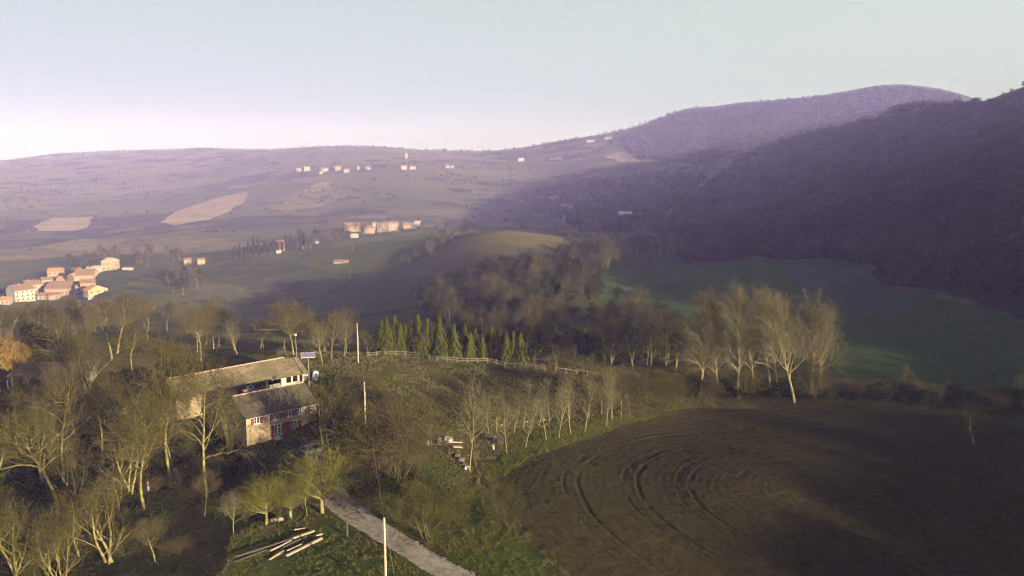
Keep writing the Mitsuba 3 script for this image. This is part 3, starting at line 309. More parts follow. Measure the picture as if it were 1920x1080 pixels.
('mid',35.9,198.9,9.8,-1,0.95,97),('mid',-27.8,350.0,8.8,-2,1.25,104),('mid',-1.8,211.1,8.9,-1,0.92,105),('mid',16.7,388.8,7.2,0,1.06,102),('mid',35.3,337.1,8.4,0,1.05,97),
('ivy',-2.7,245.8,7.8,-1,0.9,96),('mid',9.4,260.5,9.8,-2,1.0,98),('mid',42.3,210.1,10.1,4,1.2,97),('mid',-28.3,407.2,7.6,-3,1.1,104),('ivy',13.8,299.3,11.2,-3,0.97,101),
('mid',27.8,332.8,11.5,0,1.04,98),('mid',44.5,290.0,11.2,1,1.23,97),('ivy',24.2,373.2,11.9,-1,1.04,101),('mid',-4.8,382.2,9.5,2,1.12,99),('mid',5.2,344.4,7.2,-2,0.95,98),
('mid',5.8,242.5,11.5,1,1.04,105),('mid',-21.5,272.1,11.3,0,1.22,104),('mid',45.8,497.1,7.0,-2,1.23,102),('ivy',28.5,418.8,9.9,-1,1.09,100),('mid',-15.4,366.0,9.7,-3,0.93,99),
('mid',-0.8,254.5,7.0,0,1.09,99),('ivy',25.8,401.3,9.7,-1,0.97,100),('mid',34.0,442.4,10.7,3,1.17,102),('mid',-11.7,421.3,7.1,-2,1.06,103),('ivy',29.8,286.3,8.2,2,1.19,106),
('ivy',-21.8,295.5,11.3,0,0.91,108),('ivy',36.5,231.7,11.9,-3,1.01,106),('ivy',-5.9,221.7,7.3,-2,1.18,107),('ivy',-17.5,308.5,8.6,0,1.19,96),('ivy',13.7,351.1,7.6,-2,0.92,101),
('mid',-11.2,286.8,7.9,-1,0.98,99),('mid',-16.1,341.5,8.1,4,0.94,99),('mid',37.5,212.0,8.8,2,1.06,97),('mid',51.4,264.4,10.1,-2,1.08,97),('ivy',18.2,410.8,12.0,1,1.05,100),
('ivy',-20.8,281.7,7.3,3,1.1,108),('mid',-23.7,415.0,7.4,1,1.2,99),('ivy',28.5,447.6,9.0,-3,0.97,100),('mid',19.5,375.7,10.3,2,1.12,98),('mid',16.5,278.5,11.8,-1,1.21,98),
('ivy',32.8,413.5,9.4,0,1.07,100),('mid',-2.2,231.9,7.6,0,1.16,105),('mid',39.5,255.6,11.1,3,1.14,97),('mid',22.8,275.7,8.6,0,1.21,98),('mid',5.9,275.2,10.4,-2,1.13,98),
('ivy',47.3,502.3,8.2,3,1.23,100),('mid',-24.8,336.0,7.6,-2,1.23,104),('ivy',32.7,318.5,10.5,-2,1.2,106),('ivy',-1.9,374.4,11.6,-1,0.91,96),('ivy',-5.2,216.1,8.3,1,1.11,107),
('ivy',25.9,413.2,9.3,-2,1.0,100),('mid',26.4,389.1,10.6,3,1.07,102),('ivy',10.9,230.4,11.9,0,1.12,107),('mid',6.0,407.5,10.0,3,1.18,103),('ivy',-34.0,312.8,11.1,2,1.04,108),
('ivy',29.5,371.3,11.8,2,1.01,101),('mid',22.8,187.9,9.9,1,1.06,97),('mid',5.1,415.0,8.7,0,1.02,103),('ivy',7.2,212.6,7.4,-2,0.98,107),('mid',13.6,377.7,10.9,3,1.22,98),
('mid',-15.6,296.8,7.7,0,0.98,99),('ivy',-14.0,318.8,8.0,-1,1.06,96),('ivy',15.0,307.6,11.3,-1,1.06,101),('mid',3.8,335.9,8.7,-1,1.07,99),('mid',-3.7,266.4,7.8,1,1.19,99),
('ivy',14.5,318.6,7.1,1,1.12,101),('mid',13.0,435.0,10.2,-2,1.05,102),('mid',33.7,364.0,8.6,0,1.15,97),('ivy',4.5,314.6,8.1,-2,0.9,101),('mid',0.6,402.4,8.1,-2,0.97,103),
('mid',-12.1,355.1,8.6,-3,1.09,99),('mid',19.4,443.4,11.2,-2,1.11,102),('mid',-18.2,350.6,9.6,1,1.05,99),('mid',-19.9,378.8,10.9,1,1.15,99),('mid',19.7,393.4,10.2,0,1.14,102),
('mid',-14.9,272.1,8.4,-1,0.99,99),('mid',50.7,271.2,8.1,1,1.12,97),('mid',4.4,357.8,7.4,-2,0.91,99),('mid',25.7,248.4,7.2,0,1.11,97),('mid',20.3,236.3,9.7,0,1.19,105),
('mid',10.6,337.8,8.4,1,0.97,98),('mid',27.4,381.3,8.4,-1,1.16,98),('ivy',2.4,386.6,11.5,2,0.94,100),('mid',49.4,278.9,7.7,-2,0.91,97),('ivy',-1.4,203.2,10.2,-1,1.08,107),
('ivy',-26.5,283.8,10.9,1,1.23,108),('mid',43.6,233.9,10.2,0,0.9,97),('mid',19.7,296.1,7.2,2,1.2,98),('mid',43.9,215.6,7.0,1,1.15,97),('ivy',-11.0,238.6,8.8,-2,1.23,96),
('mid',40.4,437.9,9.3,4,1.01,102),('ivy',-28.9,382.3,11.2,4,0.94,108),('ivy',33.5,457.4,9.8,0,1.15,100),('mid',4.3,370.0,8.2,2,1.03,99),('mid',32.0,250.3,7.5,-2,1.08,97),
('ivy',3.7,198.4,10.2,4,0.94,107),('mid',44.2,252.4,9.9,1,0.98,97),('far',60.8,531.6,11.6,1,1.13,109),('far',84.0,500.9,10.0,1,1.35,109),('far',106.4,531.9,10.4,0,1.13,109),
('far',59.8,519.1,9.6,1,1.07,109),('far',107.7,544.9,11.8,-2,1.17,109),('far',52.3,485.7,9.0,3,1.27,109),('far',61.8,501.8,9.6,3,1.08,109),('far',73.1,520.3,9.2,0,1.36,109),
('far',116.8,577.0,12.0,1,1.13,109),('far',86.9,554.3,12.4,1,1.01,109),('far',69.2,503.8,10.6,-2,1.29,109),('far',34.6,491.0,12.4,-2,1.32,109),('far',91.3,517.0,11.2,2,1.24,109),
('far',58.3,464.8,12.7,2,1.31,109),('far',63.4,472.9,12.8,0,1.33,109),('far',83.8,563.0,9.5,1,1.11,109),('far',85.0,531.6,11.0,-1,1.03,109),('far',65.8,554.7,10.6,1,1.2,109),
('far',50.9,463.7,9.6,0,1.05,109),('far',77.4,547.1,10.8,1,1.16,109),('far',100.0,577.9,10.3,-4,1.32,109),('far',96.8,545.8,12.9,1,1.22,109),('far',86.4,540.8,11.9,-2,1.16,109),
('far',55.5,452.0,12.8,0,1.36,109),('far',41.7,459.9,10.5,-4,1.13,109),('far',56.8,545.8,11.7,0,1.24,109),('far',47.8,442.0,10.1,3,1.27,109),('far',133.3,597.9,10.7,1,1.01,109),
('far',64.1,490.3,12.6,3,1.36,109),('far',65.9,542.3,9.1,0,1.03,109),('far',95.6,531.5,9.9,-4,1.2,109),('far',92.9,509.4,9.4,3,1.31,109),('far',100.9,569.4,9.6,-1,1.23,109),
('far',42.6,520.8,9.8,-3,1.34,109),('mid',57.1,255.2,5.3,-1,0.99,110),('mid',50.8,203.6,7.0,3,1.17,110),('mid',50.3,286.5,5.8,2,1.05,110),('mid',56.4,228.1,6.0,1,1.01,110),
('mid',51.4,255.4,7.9,-1,0.99,110),('mid',54.0,236.2,5.2,1,1.06,110),('mid',57.3,238.5,7.2,1,1.16,110),('mid',47.9,290.5,5.4,-1,0.91,110),('mid',48.3,273.9,7.2,2,1.0,110),
('mid',47.5,266.0,7.8,-2,0.92,110),('mid',44.7,283.1,6.0,-3,0.95,110),('mid',56.9,222.8,7.6,-3,1.0,110),('mid',53.1,214.5,5.8,4,1.2,110),('mid',49.4,259.1,5.3,0,0.96,110),
('mid',53.8,259.1,7.8,-1,1.05,110),('mid',42.9,293.5,5.9,0,0.96,110),('bush',95.6,156.5,2.3,0,1.2,111),('shrub_dark',79.5,156.8,3.2,1,1.22,112),('shrub_dark',35.6,152.1,2.8,-1,1.12,113),
('shrub_dark',101.9,153.3,3.1,-1,1.42,112),('bush',67.4,161.1,2.3,-2,1.2,114),('bush',39.9,157.7,3.3,0,1.27,115),('shrub_dark',90.9,155.2,2.8,-1,1.44,112),('shrub_dark',53.2,156.5,2.5,0,1.24,116),
('shrub_dark',99.6,151.2,2.1,3,1.11,112),('shrub_dark',33.1,154.3,2.7,1,1.02,113),('shrub_dark',49.0,163.2,2.4,1,1.28,113),('bush',57.3,164.1,2.4,3,1.11,114),('shrub_dark',39.7,160.3,2.6,2,1.38,113),
('shrub_dark',41.8,156.1,3.0,-2,1.33,113),('bush',32.6,152.2,3.4,1,1.34,115),('shrub_dark',91.9,148.1,2.7,3,1.12,112),('bush',69.6,157.2,2.3,3,1.41,114),('bush',64.5,159.2,3.5,-2,1.28,114),
('shrub_dark',74.1,162.2,2.3,-3,1.33,112),('shrub_dark',57.8,154.6,2.2,0,1.43,116),('shrub_dark',63.1,157.2,2.3,-1,1.16,116),('shrub_dark',75.5,153.7,2.7,-2,1.18,112),('bush',86.9,158.2,2.4,-1,1.09,111),
('shrub_dark',37.1,155.5,3.5,0,1.44,113),('bush',85.9,153.5,2.8,0,1.09,111),('shrub_dark',67.8,155.5,2.4,-2,1.46,116),('shrub_dark',40.6,162.6,2.2,2,1.41,113),('shrub_dark',85.2,160.0,2.9,0,1.42,112),
('shrub_dark',105.4,155.4,2.8,-4,1.14,112),('shrub_dark',62.8,161.4,2.3,3,1.22,116),('shrub_dark',60.7,163.0,3.1,1,1.22,116),('shrub_dark',46.0,153.8,2.6,-1,1.43,113),('shrub_dark',59.7,158.5,2.1,-1,1.13,116),
('bush',30.5,152.8,2.9,-2,1.09,115),('shrub_dark',82.4,159.4,3.0,0,1.3,112),('shrub_dark',82.6,151.5,3.4,-3,1.38,112),('bush',39.1,153.2,2.9,-5,1.35,115),('shrub_dark',69.6,154.0,2.6,0,1.0,112),
('shrub_dark',56.1,155.7,2.1,-2,1.01,116),('shrub_dark',89.6,152.0,2.6,-1,1.43,112),('shrub_dark',91.7,157.8,3.1,-1,1.47,112),('shrub_dark',52.9,163.1,2.6,-1,1.07,116),('shrub_dark',45.5,157.4,2.8,-1,1.22,113),
('shrub_dark',51.1,156.9,2.9,1,1.06,116),('shrub_dark',59.3,161.2,2.6,1,1.05,116),('shrub_dark',100.3,157.3,2.6,3,1.47,112),('shrub_dark',89.1,158.6,2.9,0,1.41,112),('shrub_dark',78.7,153.0,2.3,2,1.06,112),
('shrub_dark',66.6,159.0,2.2,1,1.33,116),('shrub_dark',48.5,165.6,2.9,-2,1.02,113),('shrub_dark',71.5,160.7,2.3,-1,1.39,116),('shrub_dark',56.3,159.9,3.1,3,1.35,116),('bush',50.0,158.8,3.2,5,1.36,114),
('shrub_dark',78.0,160.0,3.3,6,1.21,112),('bush',36.2,157.3,3.2,3,1.32,115),('shrub_dark',93.7,151.9,2.3,3,1.46,112),('bush',97.4,155.1,2.3,-2,1.48,111),('shrub_dark',73.1,154.6,2.9,-2,1.26,112),
('shrub_dark',97.0,150.3,2.8,1,1.41,112),('shrub_dark',99.2,148.4,2.2,-3,1.45,112),('shrub_dark',92.9,155.6,2.3,2,1.03,112),('bush',94.2,147.1,2.4,-1,1.17,111),('shrub_dark',46.1,163.3,2.7,-1,1.22,113),
('shrub_dark',101.7,150.5,2.7,0,1.12,112),('bush',77.3,155.4,2.8,1,1.49,111),('shrub_dark',97.1,148.3,3.1,1,1.42,112),('shrub_dark',64.6,154.9,2.6,3,1.18,116),('bush',71.3,155.9,2.6,-2,1.31,111),
('shrub_dark',30.2,150.2,2.4,0,1.15,113),('shrub_dark',53.5,158.8,2.3,-1,1.29,116),('bush',74.9,158.9,2.1,6,1.41,111),('shrub_dark',73.3,157.6,2.5,1,1.15,112),('bush',42.9,163.3,2.7,-2,1.42,115),
('bush',80.8,160.7,2.9,3,1.38,111),('bush',82.7,156.9,3.1,2,1.05,111),('shrub_dark',37.4,159.1,3.3,2,1.34,113),('shrub_dark',97.1,145.9,2.6,0,1.25,112),('bush',71.4,162.7,2.8,1,1.25,114),
('shrub_dark',103.6,156.4,3.0,1,1.08,112),('shrub_dark',47.0,159.2,3.1,1,1.41,113),('shrub_dark',99.2,153.2,3.0,-3,1.38,112),('bush',93.7,149.3,2.4,1,1.5,111),('shrub_dark',85.7,155.8,2.2,0,1.44,112),
('shrub_dark',52.8,161.0,2.4,1,1.22,116),('shrub_dark',88.1,150.4,2.7,0,1.24,112),('bush',82.4,153.5,3.0,2,1.2,111),('shrub_dark',80.6,154.8,2.3,-2,1.31,112),('shrub_dark',98.0,157.7,2.7,3,1.22,112),
('shrub_dark',96.2,152.9,3.0,-3,1.07,112),('shrub_dark',43.9,159.6,3.5,0,1.41,113),('shrub_dark',41.4,154.0,2.2,-1,1.01,113),('shrub_dark',91.6,152.2,3.3,-1,1.09,112),('bush',84.6,151.4,2.3,4,1.03,111),
('shrub_dark',33.9,156.8,2.9,-1,1.1,113),('shrub_dark',53.2,154.2,2.2,-4,1.01,116),('mid',np.float64(88.9),np.float64(173.2),4.0,0,1.2,117),('mid',np.float64(99.1),np.float64(174.1),4.0,0,1.2,118),('mid',np.float64(106.9),np.float64(171.0),2.8,0,1.2,119),
('mid',np.float64(109.4),np.float64(164.3),3.9,0,1.2,120),('cypress',np.float64(-262.9),np.float64(743.8),13.2,0,1.0,121),('cypress',np.float64(-259.2),np.float64(746.5),15.3,0,1.0,121),('cypress',np.float64(-256.2),np.float64(749.6),12.3,0,1.0,121),('cypress',np.float64(-253.0),np.float64(753.8),17.5,0,1.0,121),
('cypress',np.float64(-250.0),np.float64(759.0),20.7,0,1.0,121),('cypress',np.float64(-247.2),np.float64(764.8),18.8,0,1.0,121),('cypress',np.float64(-243.4),np.float64(772.7),15.8,0,1.0,121),('cypress',np.float64(-238.2),np.float64(781.7),14.9,0,1.0,121),('cypress',np.float64(-227.1),np.float64(789.7),18.3,0,1.0,121),
('cypress',np.float64(-222.5),np.float64(790.7),16.2,0,1.0,121),('cypress',np.float64(-212.5),np.float64(791.4),21.5,0,1.0,121),('cypress',np.float64(-209.3),np.float64(791.8),18.3,0,1.0,121),('far',-366.9,679.2,11.1,-1,0.91,122),('far',-324.3,697.7,12.5,-2,0.93,122),
('far',-418.5,805.7,9.8,2,1.11,122),('far',-442.0,786.1,9.3,2,1.16,122),('far',-354.1,740.7,10.4,3,1.1,122),('far',-416.5,817.4,12.2,0,0.91,122),('far',-345.4,730.3,10.9,-1,1.19,122),
('far',-390.1,756.5,10.6,0,1.02,122),('far',-377.6,813.4,12.9,-2,0.94,122),('far',-379.2,687.5,10.0,0,1.06,122),('far',-385.1,720.5,13.0,-1,0.95,122),('far',-404.7,747.6,13.6,-3,1.02,122),
('far',-320.8,757.7,13.9,1,1.04,122),('far',-369.0,800.9,13.7,1,0.94,122),('far',-408.6,813.2,9.7,1,0.97,122),('far',-355.3,766.2,12.2,-1,0.97,122),('far',-362.1,702.9,9.4,-1,1.03,122),
('far',-390.2,810.6,13.9,2,0.9,122),('far',-351.3,801.4,11.4,5,1.0,122),('far',-329.7,765.5,11.9,-3,1.02,122),('far',-409.5,770.2,9.1,1,0.97,122),('far',-442.2,842.7,11.5,-3,1.02,122),
('far',-231.0,529.6,9.3,0,1.02,123),('far',-250.1,616.3,11.7,-1,1.09,123),('far',-221.8,525.7,11.2,1,1.17,123),('far',-259.9,590.6,11.8,-4,0.96,123),('far',-269.5,653.3,9.9,-1,0.94,123),
('far',-231.7,585.1,10.7,5,1.03,123),('far',-275.2,641.8,9.1,1,0.92,123),('far',-282.9,664.4,10.5,1,0.91,123),('far',-226.2,560.4,12.8,-1,0.94,123),('far',-254.2,605.6,11.1,-3,1.14,123),
('far',-232.8,755.0,11.0,0,0.93,124),('far',-242.4,844.0,10.9,1,1.06,124),('far',-208.9,938.3,8.8,-1,1.08,124),('far',-180.7,824.2,11.7,-3,1.1,124),('far',-224.0,821.3,8.1,-3,1.0,124),
('far',-212.8,864.1,10.3,3,1.01,124),('far',-256.7,763.6,9.9,1,1.09,124),('far',-232.9,826.0,9.7,-2,0.95,124),('far',-197.0,903.8,9.6,1,1.11,124),('far',-198.5,774.2,9.9,-1,0.96,124),
('far',-247.7,813.5,9.9,1,1.0,124),('far',-203.4,792.9,8.4,0,0.91,124),('far',-257.6,782.6,8.5,4,1.19,124),('far',-212.8,850.4,11.9,-2,1.04,124),('far',-183.8,809.9,11.3,-2,1.13,124),
('far',-207.7,898.7,10.8,0,0.91,124),('far',-181.8,952.5,9.3,-4,0.98,125),('far',-198.1,1062.6,10.2,-2,1.15,125),('far',-115.9,1000.2,11.6,-1,0.93,125),('far',-183.0,983.8,11.0,0,0.94,125),
('far',-216.3,1025.7,12.1,3,1.01,125),('far',-140.6,964.4,8.1,0,0.94,125),('far',-194.7,1035.4,9.1,-3,1.1,125),('far',-84.7,1040.9,8.9,1,1.1,125),('far',-161.7,973.4,11.4,2,1.03,125),
('far',-78.7,978.0,9.4,-1,1.09,125),('far',-207.8,1045.5,12.5,-3,1.17,125),('far',-75.9,1023.0,8.2,-1,0.96,125),('far',-44.8,840.0,11.1,1,0.94,125),('far',-47.7,855.4,12.7,3,1.02,125),
('far',-70.1,684.8,5.9,-3,1.0,126),('far',-49.5,716.0,7.9,-3,1.06,126),('far',-40.7,645.3,7.5,-2,0.91,126),('far',-58.3,565.9,7.9,1,1.2,126),('far',-60.2,673.3,6.8,1,1.02,126),
('far',-37.7,655.7,7.5,3,1.0,126),('far',-49.9,693.2,7.8,0,1.13,126),('far',-65.8,612.6,7.6,4,1.05,126),('far',-60.1,601.7,6.0,1,1.09,126),('far',-73.6,564.3,5.4,2,1.08,126),
('far',-52.9,609.1,6.1,4,1.19,126),('far',-37.6,753.3,7.8,-2,1.06,126),('far',-69.0,576.9,7.8,2,0.92,126),('far',-43.9,663.0,5.8,2,1.07,126),('far',-34.2,682.0,7.6,-3,1.11,126),
('far',-48.3,637.0,6.6,0,0.96,126),('far',-67.7,642.9,6.1,1,1.11,126),('far',-71.5,587.2,7.6,4,1.2,126),('far',-29.2,665.7,7.5,0,1.08,126),('far',-82.0,582.9,5.5,-1,1.19,126),
('far',-60.9,587.0,7.6,3,1.01,126),('far',-61.4,716.0,7.0,0,1.09,126),('far',147.6,787.1,12.7,3,1.16,127),('far',89.6,831.6,13.8,1,1.15,127),('far',151.6,727.1,13.0,-4,1.16,127),
('far',113.5,870.3,13.8,2,1.06,127),('far',103.4,756.8,13.8,-1,1.06,127),('ivy',168.0,846.2,11.6,0,1.01,128),('far',147.4,880.3,13.7,0,0.9,127),('ivy',99.3,745.4,14.1,-1,1.12,128),
('ivy',170.5,786.6,14.7,-1,1.1,128),('far',128.9,919.3,14.9,-2,0.9,127),('ivy',67.3,763.1,14.3,-1,0.98,128),('ivy',137.1,802.6,12.5,-2,1.14,128),('ivy',114.9,783.1,14.3,-1,1.02,128),
('far',124.8,746.1,14.1,-2,0.98,127),('far',67.6,735.1,10.3,-3,0.96,127),('ivy',75.6,787.9,12.9,-1,1.16,128),('far',140.9,703.5,11.4,-2,1.11,127),('far',106.9,831.0,14.6,-4,1.11,127),
('far',166.7,752.7,12.8,1,1.06,127),('ivy',154.8,808.3,10.1,-1,1.01,128),('ivy',153.5,745.7,10.7,-3,0.97,128),('far',136.4,781.3,13.3,-2,1.16,127),('ivy',124.9,840.4,13.9,-3,0.98,128),
('far',126.5,795.0,15.0,0,1.01,127),('far',165.6,818.9,10.9,-3,0.97,127),('ivy',106.0,852.2,13.5,2,0.9,128),('far',155.8,903.9,11.1,-3,1.14,127),('far',162.0,860.3,14.1,2,1.0,127),
('ivy',92.1,757.0,11.3,2,1.17,128),('far',109.8,796.0,13.2,1,1.06,127),('far',83.2,771.3,11.7,1,0.96,127),('far',111.6,883.4,12.1,-1,1.1,127),('far',136.3,813.9,14.7,1,1.04,127),
('far',146.1,845.3,12.9,4,1.14,127),('far',162.5,834.2,13.7,0,0.91,127),('far',132.7,735.2,12.1,3,1.04,127),('ivy',119.2,821.2,12.4,-1,1.17,128),('ivy',77.8,713.5,10.0,-1,1.13,128),
('far',67.9,746.6,11.8,-2,0.93,127),('far',150.1,914.4,14.3,1,1.11,127),('far',50.3,2183.4,10.9,2,1.44,129),('far',-213.2,2020.3,9.6,0,1.43,129),('far',-513.3,2121.3,11.3,1,1.44,129),
('far',-358.8,1964.9,7.2,2,1.53,129),('far',-184.6,2061.2,11.7,-1,1.38,129),('far',-202.6,1944.2,9.7,1,1.33,129),('far',-118.2,2080.3,11.8,1,1.12,129),('far',-536.6,1999.5,10.9,1,1.23,129),
('far',-116.4,2121.7,9.4,-4,1.56,129),('far',-167.4,1963.8,9.3,2,1.44,129),('far',-124.2,1969.5,11.6,0,1.25,129),('far',-494.4,2004.9,8.0,-1,1.22,129),('far',-358.0,1941.8,9.4,3,1.47,129),
('far',-149.9,2049.0,11.9,0,1.36,129),('far',-72.2,2079.8,11.8,1,1.48,129),('far',-35.7,2151.2,7.3,-3,1.18,129),('far',-251.6,1996.2,11.6,-1,1.49,129),('far',-75.1,2155.4,9.4,-2,1.37,129),
('far',-466.9,1955.4,11.4,4,1.37,129),('far',-369.7,2052.2,11.2,2,1.32,129),('far',-1.9,2157.0,7.7,1,1.54,129),('far',-241.4,2034.4,9.3,5,1.58,129),('far',-455.2,2005.0,7.4,-1,1.31,129),
('far',-126.6,2051.5,8.4,0,1.43,129),('far',-416.6,1953.4,11.3,2,1.54,129),('far',-169.2,1937.2,7.2,4,1.4,129),('far',-459.3,2050.0,11.5,-2,1.51,129),('far',-371.2,1987.6,10.0,2,1.18,129),
('far',-338.4,1975.2,8.7,2,1.13,129),('far',-317.1,1911.7,7.2,-2,1.17,129),('far',-494.9,1978.9,10.1,2,1.17,129),('far',-560.7,2124.7,9.9,1,1.54,129),('far',-10.0,2115.2,10.4,2,1.11,129),
('far',-43.3,2064.3,8.2,0,1.54,129),('poplar',np.float64(92.2),np.float64(510.8),12.6,0,1.2,130),('poplar',np.float64(99.2),np.float64(520.1),13.8,0,1.2,130),('poplar',np.float64(104.2),np.float64(524.0),14.3,0,1.2,130),('poplar',np.float64(109.0),np.float64(526.7),13.7,0,1.2,130),
('poplar',np.float64(112.8),np.float64(526.2),12.9,0,1.2,130)]
FORESTS = [[(110.0, 474.5), (156.4, 522.6), (170.9, 482.7), (189.1, 463.1), (183.1, 400.9), (160.3, 334.5), (164.7, 304.4), (167.0, 273.4), (164.5, 243.9), (164.7, 200.0), (215.4, 218.9), (348.2, 361.0), (622.9, 944.7), (593.3, 1042.4), (613.5, 1240.2), (567.9, 1271.9), (529.2, 1389.2), (503.1, 1453.4), (443.5, 1509.8), (337.4, 1359.2), (236.8, 1131.9), (139.2, 760.6)], [(311.0, 2337.1), (539.6, 2546.9), (733.3, 2521.2), (1069.0, 2572.6), (1160.3, 2552.0), (1273.3, 2476.4), (1346.9, 2429.5), (752.0, 1300.0), (636.7, 1300.0), (844.8, 2194.3), (628.9, 2052.5), (397.8, 1608.2), (370.1, 1911.1), (306.7, 1913.4)], [(21.1, 1570.0), (90.0, 1675.9), (176.8, 1647.4), (294.6, 1628.9), (358.3, 1445.5), (226.7, 1158.4), (152.5, 900.0), (103.7, 900.3), (85.2, 1049.9), (65.7, 1216.3)]]
